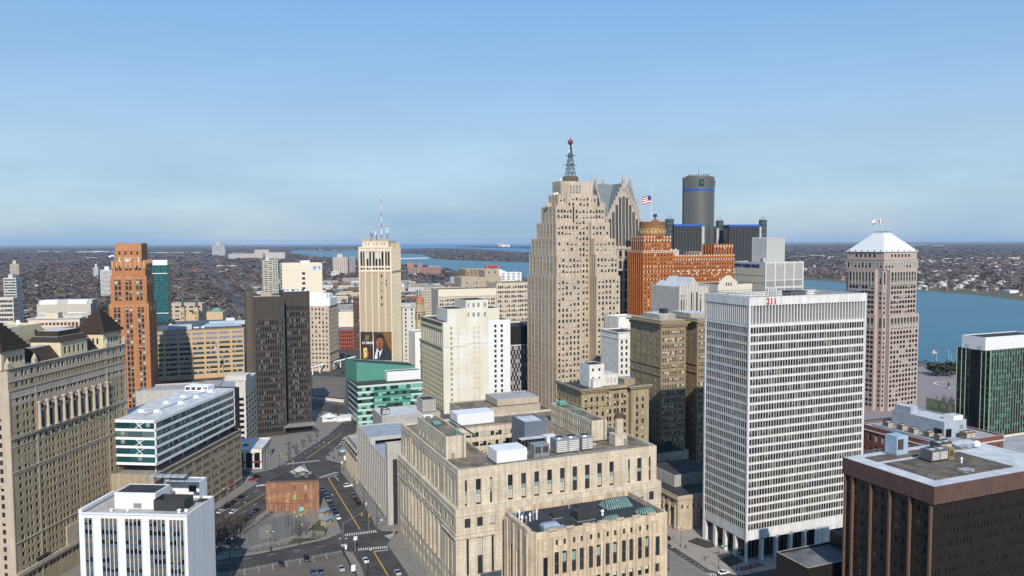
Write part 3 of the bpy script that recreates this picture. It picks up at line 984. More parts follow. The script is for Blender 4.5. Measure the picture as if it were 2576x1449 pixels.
for x, y in ((0, 0), (wx, 0), (0, wy), (wx, wy)):
    g.box(x - .25 if x == 0 else x - .6, x + .6 if x == 0 else x + .25, y - .25 if y == 0 else y - .6, y + .6 if y == 0 else y + .25, 0, zf, wh)
# louvred top storey
g = b.mb('plant_screen'); g.box(1.5, wx - 1.5, 1.5, wy - 1.5, zg1, zf, M('screen_grey', (0.22, 0.22, 0.215)))
b.mb('wall').box(0, wx, 0, wy, zg1, zg1 + 0.5, wh)
fins(b, 'S', 0.75, lin(1.6, wx - 1.6, 37), zg1 + .5, zf, 0.42, 0.9, wh, 'fin')
fins(b, 'W', 0.75, lin(1.6, wy - 1.6, 21), zg1 + .5, zf, 0.42, 0.9, wh, 'fin')
b.block(-.3, wx + .3, -.3, wy + .3, zf, zt, wh, roof_t, par=2.2, part='top_band')
g = b.mb('roof_rail')
for x0, y0, x1, y1 in ((1.2, 1.2, wx - 1.2, 1.2), (1.2, wy - 1.2, wx - 1.2, wy - 1.2), (1.2, 1.2, 1.2, wy - 1.2), (wx - 1.2, 1.2, wx - 1.2, wy - 1.2)):
    for zz in (zt + .1, zt + .9):
        g.bar((x0, y0, zz), (x1, y1, zz), 0.09, steel)
    n = int(max(abs(x1 - x0), abs(y1 - y0)) / 2.2)
    for i in range(n + 1):
        g.bar((x0 + (x1 - x0) * i / n, y0 + (y1 - y0) * i / n, zt - 2.2), (x0 + (x1 - x0) * i / n, y0 + (y1 - y0) * i / n, zt + .9), 0.07, steel)
red = M('red_sign_paint', (0.50, 0.02, 0.03), rough=0.4)
tx = flat_text(b, 'numerals', '211', 3.3, (10.2, -0.42, zf + 0.45), 0, red, extr=0.12, offset=0.07)
# pilotis, lobby, plinth
me_ = MB(); me_.box(-.7, .7, -.7, .7, 0, zg0, wh); me_ = me_.mesh('column')
for x in lin(0.7, wx - .7, 9)[1:]:
    b.inst('column', me_, (x, 0.7, 0))
for y in lin(0.7, wy - .7, 5)[1:]:
    b.inst('column', me_, (0.7, y, 0))
g = b.mb('soffit'); g.box(0, wx, 0, wy, zg0 - 0.5, zg0 - .01, wh)
g = b.mb('lobby'); g.box(3.5, wx - 3, 3.5, wy - 3, 0, zg0 - .5, glass_k)
for x in lin(3.5, wx - 3, 30):
    g.box(x - .06, x + .06, 3.4, 3.5, 0, zg0 - .5, fr_m)
for y in lin(3.5, wy - 3, 14):
    g.box(3.4, 3.5, y - .06, y + .06, 0, zg0 - .5, fr_m)
g = b.mb('lobby_panel'); 
for i in range(6):
    g.box(34.2 + i * 3.9, 37.9 + i * 3.9, 0.2, 0.4, 2.6, 8.8, wh)
b.done(300)
unit(b, 'air_handler', 'dark plant box inside the rail on the white tower roof', 'air handler', 25, 6, zt - 2.2, 8, 5, 3.6, M('dark_plant', (0.07, 0.075, 0.08)), 'box')
unit(b, 'satellite_dish', 'white dish beside the dark plant box on the white tower roof', 'dish', 34.5, 6.5, zt - 2.2, 2.4, 1, 4.0, white_m, 'dish')
r = empty('antenna_mast', b.Mw @ Vector((17.5, 8, zt - 2.2)), 0)
tag(r, 'short lattice antenna cluster on the white tower roof above the numerals', 'antenna')
g = MB()
for i in range(5):
    g.bar((i * 1.0 - 2, 0, 0), (i * 1.0 - 2, 0, 6.5 - abs(i - 2)), 0.09, steel)
    g.bar((-2, 0, 1.2 + i), (2, 0, 1.2 + i), 0.06, steel)
g.obj('lattice', r)
g = MB()
for i in range(4):
    g.box(i * 1.0 - 1.7, i * 1.0 - 1.4, -.4, -.15, 3.4, 5.2, white_m)
g.obj('panel', r)

# ------------------------------------------------------------------ 5  low bank between the courthouse and the white tower
P, wx, wy, zt = SW(1705.5, 1251.7, 330, 67.2, 1772, 1663)
b = BK = B('columned_bank', 'low limestone bank with a row of columns left of the white gridded tower', 'bank', P, 67.2)
bs = M('bank_stone', (0.43, 0.36, 0.27), streak=0.14, joint=(1.8, 0.9, 0.03, 0.05))
zt = 15.2
b.block(0, 30, 0, 52, 0, zt, bs, roof_k, par=0.8,
        S=dict(rws=[(9.6, 11.4)], cls=cols(0, 30, 10, 0.9), rec=0.3, win=dict(style='plain')),
        W=dict(rws=[(1.4, 9.8), (11.2, 12.8)], cls=cols(2, 50, 11, 2.2), rec=1.6, win=dict(style='multi', p=(1, 0, 0))))
g = MB(); g.cone(0, 0, 0, 9.4, 0.72, 0.6, 14, bs); g.box(-.9, .9, -.9, .9, 9.4, 10.1, bs); me_ = g.mesh('column')
for y in [2 + 48 / 11 * (i + 0.5) + 2.18 for i in range(-1, 11)]:
    b.inst('column', me_, (0.1, y, 0.6))
wrap(b, 0, 30, 0, 52, 13.6, 14.2, 0.5, bs)
for i in range(5):
    b.win('S', 0, 12 + i * 3.4, 13.3 + i * 3.4, 1.0, 8.4, -0.01, bs, style='strip', p=(1, 0, 0), bl=fr_d)
g = b.mb('roof_screen')
g.box(8, 30, 14, 34, zt - .8, zt + 4.6, M('corrugated_metal', (0.36, 0.355, 0.34), rough=0.5), top=roof_k)
fins(b, 'S', 14, lin(8.3, 29.6, 20), zt - .8, zt + 4.4, 0.5, 0.25, MATS['corrugated_metal'], 'screen_rib')
fins(b, 'W', 8, lin(14.3, 33.6, 20), zt - .8, zt + 4.4, 0.5, 0.25, MATS['corrugated_metal'], 'screen_rib')
b.done(80)
b = B('dark_roofed_hall', 'broad low hall with a black roof behind the columned bank', 'hall', BK.Mw @ Vector((-2, 54, 0)), 67.2)
b.block(0, 46, 0, 30, 0, 17.5, bs, roof_k, par=0.7)
b.block(6, 40, 6, 24, 16.8, 21.0, roof_k, roof_k, par=0.4, part='raised_roof')
b.done()
unit(b, 'air_handler', 'pale grey tapered air handler on the black roofed hall by the brown tower', 'air handler', 6, 24.4, 16.8, 9, 4, 3.2, steel, 'duct')
unit(b, 'air_handler', 'small white cooling unit beside the tapered air handler on the black roof', 'air handler', 17, 25, 16.8, 3, 2.4, 2.6, white_m, 'fan')
# ------------------------------------------------------------------ 6  brown brick office tower in the shade of the white tower
P, wx, wy, zt = SW(1663, 807, 400, 67.2, 1725.5, 1600.5)
b = B('brown_brick_tower', 'dark brown brick office tower with heavy cornice, two wings, left of the white gridded tower', 'office tower', P, 67.2)
br = M('umber_brick', (0.27, 0.205, 0.125), streak=0.12, var=0.12, joint=(1.2, 0.5, 0.02, 0.06))
sw = dict(style='sash', frame=fr_l, p=(0.62, 0.25, 0.13))
zz = zt - 3.4
fW = F(5, 1.15, 3.52, 2.1, top=2.2, grp=2, gap=0.4, **sw)
b.block(0, 15.3, 0, 30, 0, zz, br, roof_g, par=0, S=F(3, 1.15, 3.52, 2.1, top=2.2, grp=3, gap=0.35, **sw), W=fW)
b.block(22.5, 38, 0, 30, 0, zz, br, roof_g, par=0, part='east_wing', S=F(3, 1.15, 3.52, 2.1, top=2.2, grp=3, gap=0.35, **sw), W=fW)
b.block(15.3, 22.5, 11, 30, 0, zz, br, roof_g, par=0, part='link', S=F(2, 1.1, 3.52, 2.1, top=2.2, **sw))
for x0, x1, nm in ((0, 15.3, 'cornice'), (22.5, 38, 'cornice.001')):
    wrap(b, x0, x1, 0, 30, zz + 0.0, zz + 0.9, 0.6, br, nm)
    wrap(b, x0, x1, 0, 30, zz + 1.7, zz + 2.5, 1.7, br, nm)
    b.mb('attic').box(x0 - .4, x1 + .4, -.4, 30.4, zz + .9, zz + 1.7, br)
    b.mb('attic').box(x0 + .4, x1 - .4, .4, 29.6, zz + 2.5, zt, br, top=roof_g)
    fins(b, 'S', -0.6, lin(x0 + .3, x1 - .3, 16), zz + .95, zz + 1.7, 0.45, 0.95, lime_d, 'bracket')
    wrap(b, x0, x1, 0, 30, zz - 21.0, zz - 20.4, 0.35, br, nm.replace('cornice', 'string_course'))
    wrap(b, x0, x1, 0, 30, zz - 25.4, zz - 24.9, 0.35, br, nm.replace('cornice', 'belt_course'))
    fins(b, 'S', 0, lin(x0 + .5, x1 - .5, 4), 0, zz, 0.7, 0.25, br, 'pilaster')
g = b.mb('attic_house'); g.box(3, 13, 6, 22, zt, zt + 2.6, lime_d, top=roof_w); g.box(24, 36, 8, 26, zt, zt + 2.2, lime_d, top=roof_w)
g = b.mb('water_tank_house'); g.box(8, 11, 10, 14, zt + 2.6, zt + 5, roof_k)
b.done(200)

# ------------------------------------------------------------------ 7  tan stone building with green cornice
P, wx, wy, zt = SW(1463, 978, 372, 67.2, 1634, 1400.5)
b = B('corniced_stone_building', 'tan stone office building with projecting cornice and white rooftop house, behind the courthouse', 'office building', P, 67.2)
ts = M('honey_stone', (0.32, 0.255, 0.16), streak=0.22, var=0.12, joint=(1.4, 0.7, 0.02, 0.06))
zz = zt - 1.6; gutr = M('dull_copper', (.17, .21, .165), var=.2)
swb = dict(style='sash', frame=fr_d, p=(0.8, 0.12, 0.08))
b.block(0, 14.0, 0, 27, 0, zz, ts, roof_k, par=0, S=F(4, 1.25, 3.7, 2.3, top=3.0, **swb), W=F(6, 1.5, 3.7, 2.6, top=4.2, **swb))
b.block(14.0, 28.0, 3.0, 27, 0, zz, ts, roof_k, par=0, part='middle_bay', S=F(3, 1.2, 3.7, 2.3, top=3.0, grp=2, gap=.3, **swb))
b.block(28.0, 38.3, 0.6, 27, 0, zz - 0.6, ts, roof_k, par=0, part='east_bay', S=F(2, 1.2, 3.7, 2.3, top=4.5, mar=1.8, **swb), W=F(1, .9, 3.7, 2.3, top=4.5, **swb))
for (x0, x1, y0, h_) in ((0, 14, 0, zz), (28, 38.3, .6, zz - .6)):
    for nm, z0, z1, d_ in (('cornice', h_ - .1, h_ + .7, 0.9), ('cornice', h_ + .7, h_ + 1.4, 1.5)):
        ledge(b, 'S', x0 - d_, x1 + d_, y0, z0, z1, d_, ts); ledge(b, 'W', y0, 27, x0, z0, z1, d_, ts)
    ledge(b, 'S', x0 - 1.5, x1 + 1.5, y0, h_ + 1.4, h_ + 1.5, 1.55, gutr, 'gutter'); ledge(b, 'W', y0, 27, x0, h_ + 1.4, h_ + 1.5, 1.55, gutr, 'gutter')
ledge(b, 'S', 14.0, 28, 3.0, zz - .1, zz + 1.4, 1.6, ts)
fins(b, 'S', -0.9, lin(0, 14, 14), zz - .85, zz - .1, 0.4, -0.9, ts, 'bracket')
ledge(b, 'S', 0, 14, 0, zz - 7.6, zz - 7.1, 0.5, ts, 'string_course'); ledge(b, 'W', 0, 27, 0, zz - 7.6, zz - 7.1, 0.5, ts, 'string_course')
g = MB(); g.cone(0, 0, 0, 9.5, 0.6, 0.5, 10, lime); me_ = g.mesh('column')
for y in lin(1.2, 25.8, 7):
    b.inst('column', me_, (-0.5, y, zz - 17.5))
ledge(b, 'W', 0, 27, 0, zz - 18.3, zz - 17.5, 1.1, ts, 'string_course')
hw = M('grubby_white', (0.62, 0.60, 0.56), streak=0.14)
b.block(9.0, 17.5, 9, 19, zz, zz + 11.2, hw, roof_k, par=0.2, part='lift_house', rpart='lift_house_roof', S=dict(rws=[(zz + 3.5, zz + 5), (zz + 7.8, zz + 9.3)], cls=[(10.6, 11.7), (14.2, 15.3)], win=dict(style='plain', p=(1, 0, 0))))
b.block(9.6, 14.6, 6.2, 9, zz, zz + 4.4, hw, roof_g, par=0, part='porch')
b.block(17.5, 26, 10, 19, zz, zz + 5.6, hw, roof_w, par=0.2, part='plant_room', S=dict(rws=[(zz + 1.4, zz + 3.6)], cls=cols(18, 26, 3, 1.4), win=dict(style='plain', p=(0, 0, 1))))
b.block(29, 35.5, 9, 17, zz - .6, zz + 2.6, ts, roof_g, par=0.2, part='stair_house')
b.done(200)

# ------------------------------------------------------------------ 8  stepped limestone skyscraper
P, wx, wy, zt = SW(1400, 620, 565, 67.2, 1559, 1326)
b = PN = B('stepped_skyscraper', 'tall limestone skyscraper stepping back to a red tipped lattice mast', 'skyscraper', P, 67.2)
pl = M('skyscraper_limestone', (0.45, 0.375, 0.29), streak=0.22, var=0.16, scale=0.08)
ps = dict(style='sash', frame=fr_d, p=(0.5, 0.3, 0.2))
SF = lambda n, **k: F(n, 1.55, 4.05, 2.35, top=2.6, mar=0.7, **ps, **k)
WF = lambda n, **k: F(n, 1.1, 4.05, 2.35, top=2.6, mar=0.9, grp=2, gap=0.8, **ps, **k)
HID = 2.0
def tier(z0, z1, x0, y0, nS, nW, wing=True, part='wall'):
    x1, y1 = 53 - x0, 52 - y0
    if wing:
        b.block(x0, 20, y0, y1, z0, z1, pl, lime_d, par=0.6, part=part, S=SF(nS), W=WF(nW))
        b.block(33, x1, y0, y1, z0, z1, pl, lime_d, par=0.6, part=part, S=SF(nS), W=SF(6 if y0 < 3 else 4))
    else:
        b.block(x0, x1, y0, y1, z0, z1, pl, lime_d, par=0.6, part=part, S=SF(nS), W=WF(nW))
tier(0, 99.0, 0, 0, 6, 8)
b.block(20, 33, 11, 41, 0, 151.0, pl, lime_d, par=0.3, part='central_bay', S=SF(4), W='none', E='none')
tier(99.0, 115.0, 1.0, 1.2, 6, 8)
tier(115.0, 127.0, 1.6, 3.6, 5, 7)
tier(127.0, 138.9, 4.0, 8.6, 5, 6)
b.block(6, 20, 13, 39, 138.9, 151.2, pl, lime_d, par=0.6, S=SF(5), W=WF(4))
b.block(33, 47, 13, 39, 138.9, 151.2, pl, lime_d, par=0.6, S=SF(5), W=SF(2))
b.block(10, 43, 17.5, 34.5, 151.0, 159.9, pl, lime_d, par=0.6, S=SF(10), W=WF(3))
b.block(16.5, 36.5, 16.3, 17.5, 140, 160.6, pl, lime_d, par=0.3, part='central_bay', S=SF(6))
b.block(13, 40, 19, 33.5, 159.9, 170.2, pl, lime_d, par=0.8, part='crown')
for i in range(4):
    b.win('S', 19, 20.6 + 2.55 * i, 21.9 + 2.55 * i, 161.2, 167.0, -0.01, pl, style='arch', p=(0, 0, 1), bl=blind_d)
for i in range(3):
    b.win('W', 13, 22.5 + 3 * i, 23.5 + 3 * i, 161.2, 166.4, -0.01, pl, style='arch', p=(0, 0, 1), bl=blind_d)
# rounded shoulder tablets
for (x, y) in ((6.5, 26), (45.5, 13.5)):
    g = MB()
    for k in range(8):
        a0, a1 = math.pi * k / 8, math.pi * (k + 1) / 8
        pts = [(x + 2.4 * math.cos(a), y, 151.2 + 3.6 * math.sin(a)) for a in (a0, a1)]
        g.face([(x, y, 151.2), pts[0], pts[1]], pl)
        g.face([pts[0], pts[1], (pts[1][0], y + 1.2, pts[1][2]), (pts[0][0], y + 1.2, pts[0][2])], pl)
    o = g.obj('shoulder_tablet', b.root)
# piers: one ledge between windows, tier by tier
def piers(face, d, a, bb, n, z0, z1):
    fins(b, face, d, [a + 0.7 + (bb - a - 1.4) * i / n for i in range(n + 1)], z0, z1 + 0.5, 0.62, 0.32, pl, 'pier')
for (z0, z1, x0, y0, nS, nW) in ((0, 99, 0, 0, 6, 8), (99, 115, 1, 1.2, 6, 8), (115, 127, 1.6, 3.6, 5, 7), (127, 138.9, 4, 8.6, 5, 6)):
    piers('S', y0, x0, 20, nS, z0, z1); piers('S', y0, 33, 53 - x0, nS, z0, z1)
    piers('W', x0, y0, 52 - y0, nW, z0, z1)
    piers('W', 33, y0, 11, 3, z0, z1)
piers('S', 13, 6, 20, 5, 138.9, 151.2); piers('S', 13, 33, 47, 5, 138.9, 151.2); piers('W', 6, 13, 39, 4, 138.9, 151.2)
piers('S', 17.5, 10, 16.5, 2, 151, 159.9); piers('S', 17.5, 36.5, 43, 2, 151, 159.9); piers('W', 10, 17.5, 34.5, 3, 151, 159.9)
piers('S', 11, 20, 33, 4, 0, 139.5)
b.done(300)
# lattice mast with red ball
Pm = b.Mw @ Vector((24.5, 26.0, 169.4))
r = empty('lattice_mast', Pm, b.Mw.to_euler().z)
tag(r, 'dark lattice mast with red ball light, on the limestone skyscraper roof', 'mast')
g = MB(); g.cone(0, 0, 0, 4.8, 6.4, 5.8, 10, M('mast_base', (0.10, 0.08, 0.05)), cap=True); g.obj('plinth', r)
lat = M('mast_steel', (0.075, 0.085, 0.10), rough=0.5)
g = MB()
H0, H1 = 4.5, 29.0
rad = lambda z: 3.6 * (1 - (z - H0) / (H1 - H0)) ** 1.25 + 0.75
for k in range(4):
    a = math.pi / 4 + k * math.pi / 2
    zs = lin(H0, H1, 9)
    for z0, z1 in zip(zs[:-1], zs[1:]):
        pz = lambda z, a: (rad(z) * math.cos(a), rad(z) * math.sin(a), z)
        g.bar(pz(z0, a), pz(z1, a), 0.26, lat)
        g.bar(pz(z0, a), pz(z1, a + math.pi / 2), 0.13, lat); g.bar(pz(z0, a + math.pi / 2), pz(z1, a), 0.13, lat)
        g.bar(pz(z1, a), pz(z1, a + math.pi / 2), 0.15, lat)
g.obj('lattice', r)
for zq, ww in ((13.5, 5.6), (20.5, 4.2)):
    g = MB(); g.box(-ww, ww, -.5, .5, zq, zq + .4, lat); g.box(-.5, .5, -ww, ww, zq, zq + .4, lat); g.obj('crossarm', r)
g = MB()
rm = M('mast_red', (0.20, 0.05, 0.06), rough=0.5)
for i in range(8):
    a0, a1 = math.pi * i / 8, math.pi * (i + 1) / 8
    g.cone(0, 0, 31 - 2.1 * math.cos(a0), 31 - 2.1 * math.cos(a1), max(2.1 * math.sin(a0), .01), max(2.1 * math.sin(a1), .01), 14, rm, cap=False)
g.obj('ball', r)
g = MB(); g.bar((0, 0, 29), (0, 0, 35), 0.22, rm); g.obj('tip', r)
g = MB()
for i, (zz_, s_) in enumerate(((22.5, -1), (24.0, -1), (15, .2), (9, .4), (26.3, -1))):
    g.cone(s_ * 1.6, -1.0, zz_, zz_ + 1.5, .55, .55, 8, white_m)
g.obj('drum_antenna', r)
for i, (x, y, lb) in enumerate(((11.2, 27, 'lower left of three'), (12.0, 24, 'lowest of three'), (13.8, 21, 'uppermost of three'))):
    unit(b, 'satellite_dish', lb + ' white dishes on the left shoulder of the limestone skyscraper', 'dish', x, y, 159.4 + (10 if i == 2 else 0.0), 2.2, 1, 2.6 + i * .5, white_m, 'dish')
for i, x in enumerate((14, 15.5, 17.2, 34.5, 36.8, 38.8, 39.4)):
    r = empty('whip_antenna', b.Mw @ Vector((x, 19.5, 169.4)), 0)
    tag(r, 'thin whip antenna along the top parapet of the limestone skyscraper', 'antenna', 'whip antennas on the skyscraper')
    g = MB(); g.bar((0, 0, 0), (0, 0, 6 + (i * 37 % 5)), 0.12, steel, r2=0.05); g.obj('rod', r)

# ------------------------------------------------------------------ 9  gabled gothic-revival tower behind it
P, wx, wy, zt = SW(1523, 552, 760, 67.2, 1613, 1500)
b = B('gabled_tower', 'grey granite tower with steep gables and pinnacles, behind the stepped skyscraper', 'skyscraper', P, 67.2)
gg = M('grey_granite', (0.38, 0.335, 0.285), var=0.08, scale=0.1)
sl_ = M('slate_roof', (0.14, 0.16, 0.175), rough=0.6, var=0.06)
W_ = 40.4; ze = 146.1; za = 188.8 - 6
gw = dict(style='plain', frame=fr_d, gl=glass, p=(1, 0, 0))
b.block(0, W_, 0, W_, 0, 118.0, gg, sl_, par=0, S=F(6, 3.3, 10.0, 8.0, top=2.0, mar=1.4, **dict(gw, style='multi')), W=F(6, 3.3, 10.0, 8.0, top=2.0, mar=1.4, **gw))
ledge(b, 'S', -.6, W_ + .6, 0, 117.2, 118.4, 0.8, gg, 'string_course')
ledge(b, 'S', -.6, W_ + .6, 0, 109, 109.7, 0.5, gg, 'string_course')
def gable(face, d, part):
    g = b.mb(part)
    pt = b.pt
    steps = [(0, 118.0), (0, ze)]
    n = 9
    for i in range(n + 1):
        u = W_ / 2 * i / n
        z = ze + (za - ze) * (i / n) ** 1.08
        steps.append((u + .01, z))
    poly = steps + [(W_ - u, z) for u, z in reversed(steps[:-1])]
    g.face([pt(face, d, u, z, 0) for u, z in poly], gg)
    # raking edge proud of the wall
    for (u0, z0), (u1, z1) in zip(steps[1:-1], steps[2:]):
        for m in (0, 1):
            a, c = (u0, u1) if not m else (W_ - u0, W_ - u1)
            g.face([pt(face, d, a, z0 - 2.8, 0.7), pt(face, d, c, z1 - 2.8, 0.7), pt(face, d, c, z1 + .5, 0.7), pt(face, d, a, z0 + .5, 0.7)], gg)
            g.face([pt(face, d, a, z0 + .5, 0.7), pt(face, d, c, z1 + .5, 0.7), pt(face, d, c, z1 + .5, -.6), pt(face, d, a, z0 + .5, -.6)], gg)
            g.face([pt(face, d, a, z0 - 2.8, 0.7), pt(face, d, c, z1 - 2.8, 0.7), pt(face, d, c, z1 - 2.8, 0), pt(face, d, a, z0 - 2.8, 0)], gg)
    for i in range(9):
        u = 5.0 + (W_ - 10) * i / 8
        k = 1 - abs(u - W_ / 2) / (W_ / 2)
        top = min(ze - 8 + (za - ze) * k ** 1.05, za - 14)
        for s_ in (-.75, .75):
            b.win(face, d, u + s_ - .62, u + s_ + .62, 120.5, top, -0.02, gg, style='ribbon', frame=fr_d, p=(1, 0, 0), bl=fr_d)
    fins(b, face, d, [5.0 + (W_ - 10) * (i + .5) / 8 for i in range(-1, 9)], 118, ze - 6, 1.0, 0.6, gg, 'pier')
    # crockets stepping up the rake, pinnacle at the apex
    for i in range(1, n):
        for m in (0, 1):
            u = W_ / 2 * i / n
            z = ze + (za - ze) * (i / n) ** 1.08
            u = u if not m else W_ - u
            q = MB(); q.box(-.55, .55, -.55, .55, -2.5, 1.8, gg); q.cone(0, 0, 1.8, 4.2, .7, .05, 4, gg, cap=False, a0=math.pi / 4)
            q.obj('crocket', b.root).location = pt(face, d, u, z, 0.3)
    q = MB(); q.box(-1.2, 1.2, -1.2, 1.2, -6, 3, gg); q.cone(0, 0, 3, 6, 1.7, 1.5, 8, gg); q.cone(0, 0, 6, 10.5, 1.5, 0.1, 8, gg, cap=False)
    q.obj('pinnacle', b.root).location = pt(face, d, W_ / 2, za - 2, -0.4)
gable('S', 0, 'gable'); gable('W', 0, 'gable.001'); gable('E', W_, 'gable.002'); gable('N', W_, 'gable.003')
g = b.mb('gable_roof')
zr_ = za - 1.0
c_ = W_ / 2
for s_ in (0, 1):
    x = 0.3 if s_ == 0 else W_ - .3
    g.face([(x, .3, ze), (c_, .3, zr_), (c_, c_, zr_)], sl_); g.face([(x, W_ - .3, ze), (c_, W_ - .3, zr_), (c_, c_, zr_)], sl_)
    g.face([(.3, x, ze), (.3, c_, zr_), (c_, c_, zr_)], sl_); g.face([(W_ - .3, x, ze), (W_ - .3, c_, zr_), (c_, c_, zr_)], sl_)
b.done(120)

# ------------------------------------------------------------------ 10  orange brick art deco tower with long wing
P, wx, wy, zt = SW(1620.5, 595, 700, 67.2, 1687, 1590)
b = B('orange_brick_tower', 'orange brick art deco tower with golden crown, white tile ornament and long wing', 'skyscraper', P, 67.2)
ob = M('orange_brick', (0.37, 0.125, 0.036), streak=0.12, var=0.14, scale=0.12)
obd = M('umber_terracotta', (0.26, 0.105, 0.04), var=0.2)
tile_w = M('cream_tile', (0.72, 0.66, 0.55), rough=0.5)
gold = M('gilded_tile', (0.30, 0.19, 0.05), rough=0.35, var=0.3, scale=0.6)
os_ = dict(style='plain', frame=obd, p=(0.85, 0.1, 0.05))
SO = lambda n, **k: F(n, 1.35, 3.7, 2.2, top=3.2, mar=0.8, zmin=52, **os_, **k)
b.block(0, 28, 0, 22, 0, 129.0, ob, obd, par=0.8, S=SO(8), W=SO(6))
b.block(-2.2, 30, -2.0, 24, 0, 116.5, ob, obd, par=0.5, S=SO(9), W=SO(7), part='lower_tower')
b.block(30, 99.5, 0, 22, 0, 111.8, ob, obd, par=0.8, part='wing', rpart='wing_roof', S=SO(24))
b.block(78, 99, 2, 20, 111.2, 121.6, ob, obd, par=0.6, part='north_tower', rpart='north_tower_roof', S=F(6, 1.3, 3.7, 3.4, top=2.6, **os_), W=F(4, 1.3, 3.7, 3.4, top=2.6, **os_))
fins(b, 'S', -2.0, lin(-1.6, 29.5, 10), 52, 116.5, 0.9, 0.5, ob, 'pier'); fins(b, 'W', -2.2, lin(-1.6, 23.5, 8), 52, 116.5, 0.9, 0.5, ob, 'pier')
fins(b, 'S', 0, lin(.6, 27.4, 9), 116.5, 129.6, 0.9, 0.5, ob, 'pier'); fins(b, 'W', 0, lin(.6, 21.4, 7), 116.5, 129.6, 0.9, 0.5, ob, 'pier')
fins(b, 'S', 0, lin(30.6, 98.8, 25), 52, 112.4, 0.9, 0.5, ob, 'pier')
fins(b, 'S', 2, lin(78.5, 98.5, 7), 111.8, 122.4, 0.8, 0.5, ob, 'pier'); fins(b, 'W', 78, lin(2.5, 19.5, 5), 111.8, 122.4, 0.8, 0.5, ob, 'pier')
def zig(face, d, us, z, s_, h_):
    k = b.mb('tile_ornament')
    for u in us:
        k.face([b.pt(face, d, u - s_, z, .56), b.pt(face, d, u + s_, z, .56), b.pt(face, d, u + s_ * .3, z + h_, .56), b.pt(face, d, u - s_ * .3, z + h_, .56)], tile_w)
for z in (128.2, 125.0):
    zig('S', 0, lin(.6, 27.4, 9), z, .75, 1.6); zig('W', 0, lin(.6, 21.4, 7), z, .75, 1.6)
for z in (114.6, 115.9):
    zig('S', -2.0, lin(-1.6, 29.5, 18), z, .6, 1.0); zig('W', -2.2, lin(-1.6, 23.5, 13), z, .6, 1.0)
for z, n in ((111.0, 25), (107.2, 25), (97.0, 13), (94.6, 9)):
    zig('S', 0, lin(30.6, 98.8, n), z, .7, 1.5)
for z in (97.0, 101.5, 90.0):
    zig('S', -2.0, lin(-1.6, 29.5, 10), z, .5, 1.4)
zig('S', 2, lin(78.5, 98.5, 7), 119, .6, 2.2)
k = b.mb('tile_ornament')
rng = random.Random(5)
for i in range(70):
    u = 31.7 + (99.3 - 32.3) / 24 * rng.randrange(24) + 1.4
    z = 56 + 3.7 * rng.randrange(13)
    k.face([b.pt('S', 0, u - .7, z, .04), b.pt('S', 0, u + .7, z, .04), b.pt('S', 0, u + .7, z + 1.2, .04), b.pt('S', 0, u - .7, z + 1.2, .04)], tile_w)
cx_, cy_ = 15.5, 11.0
g = b.mb('crown'); g.cone(cx_, cy_, 128.4, 131.5, 12.4, 12.4, 20, obd); g.cone(cx_, cy_, 131.5, 137.4, 12.4, 11.7, 20, gold); g.cone(cx_, cy_, 137.4, 138.6, 12.2, 12.0, 20, obd)
g.cone(cx_, cy_, 138.6, 142.6, 11.8, 11.8, 20, M('crown_brick', (0.20, 0.095, 0.045)), top=obd)
g = MB(); g.box(-.8, .8, -.12, .12, 0, 2.8, gold); g.box(-.35, .35, -.16, -.12, 0.3, 2.2, tile_w); me_ = g.mesh('crown_niche')
for i in range(20):
    a = 2 * math.pi * i / 20
    b.inst('crown_niche', me_, (cx_ + 12.45 * math.sin(a), cy_ - 12.45 * math.cos(a), 132.2), a)
g = b.mb('lantern'); g.cone(cx_ + 3, cy_, 142.6, 144.6, 3.4, 3.2, 10, obd); g.cone(cx_ + 3, cy_, 144.6, 147, .7, .6, 8, iron); g.cone(cx_ + 3, cy_, 147, 149.6, 1.9, 1.7, 10, iron)
b.done(300)
for o in b.root.children:
    if o.name.startswith('tile_ornament'): o['kind'] = 'stuff'
unit(b, 'air_handler', 'grey plant box on the orange wing roof beside the crown', 'air handler', 34, 8, 111, 9, 6, 6, M('plant_grey', (0.25, 0.26, 0.26)), 'fan')
unit(b, 'roof_hatch', 'tan boxy roof house at the middle of the orange wing', 'roof house', 54, 8, 111, 14, 7, 4, M('tan_box', (0.33, 0.27, 0.21)), 'box')

# flags on poles
fl_r = M('flag_red', (0.40, 0.03, 0.05)); fl_w = M('flag_white', (0.75, 0.75, 0.75)); fl_b = M('flag_blue', (0.03, 0.05, 0.2))
def flag(loc, hgt, fw, fh, label, zf=0.55, kind='us', pole=0.18, drop=0.0, name='flagpole', dirx=-1):
    r = empty(name, loc, 0.0)
    tag(r, label, 'flag')
    g = MB(); g.bar((0, 0, 0), (0, 0, hgt), pole, M('pole_white', (0.6, 0.6, 0.6), rough=0.4), n=6, r2=pole * .5); g.obj('pole', r)
    n = 8
    def P_(i, v):
        u = i / n
        return (dirx * (0.15 + u * fw), 0.35 * math.sin(u * 7) * u * fw * .3, zf * hgt + v * fh - drop * u * u * fh + 0.12 * fh * math.sin(u * 6))
    g = MB()
    st = 7 if kind == 'us' else 3
    for j in range(st):
        m_ = {'us': (fl_r if j % 2 == 0 else fl_w), 'ca': (fl_w), 'gr': (fl_b if j % 2 == 0 else fl_w), 'red': (fl_r if j < 1 else fl_w)}[kind]
        for i in range(n):
            mm_ = m_
            if kind == 'us' and i < 3 and j >= 3: mm_ = fl_b
            if kind == 'ca': mm_ = fl_r if (i < 2 or i >= 6 or (j == 1 and 3 <= i < 5)) else fl_w
            g.face([P_(i, j / st), P_(i + 1, j / st), P_(i + 1, (j + 1) / st), P_(i, (j + 1) / st)], mm_)
    g.obj('flag', r)
    return r
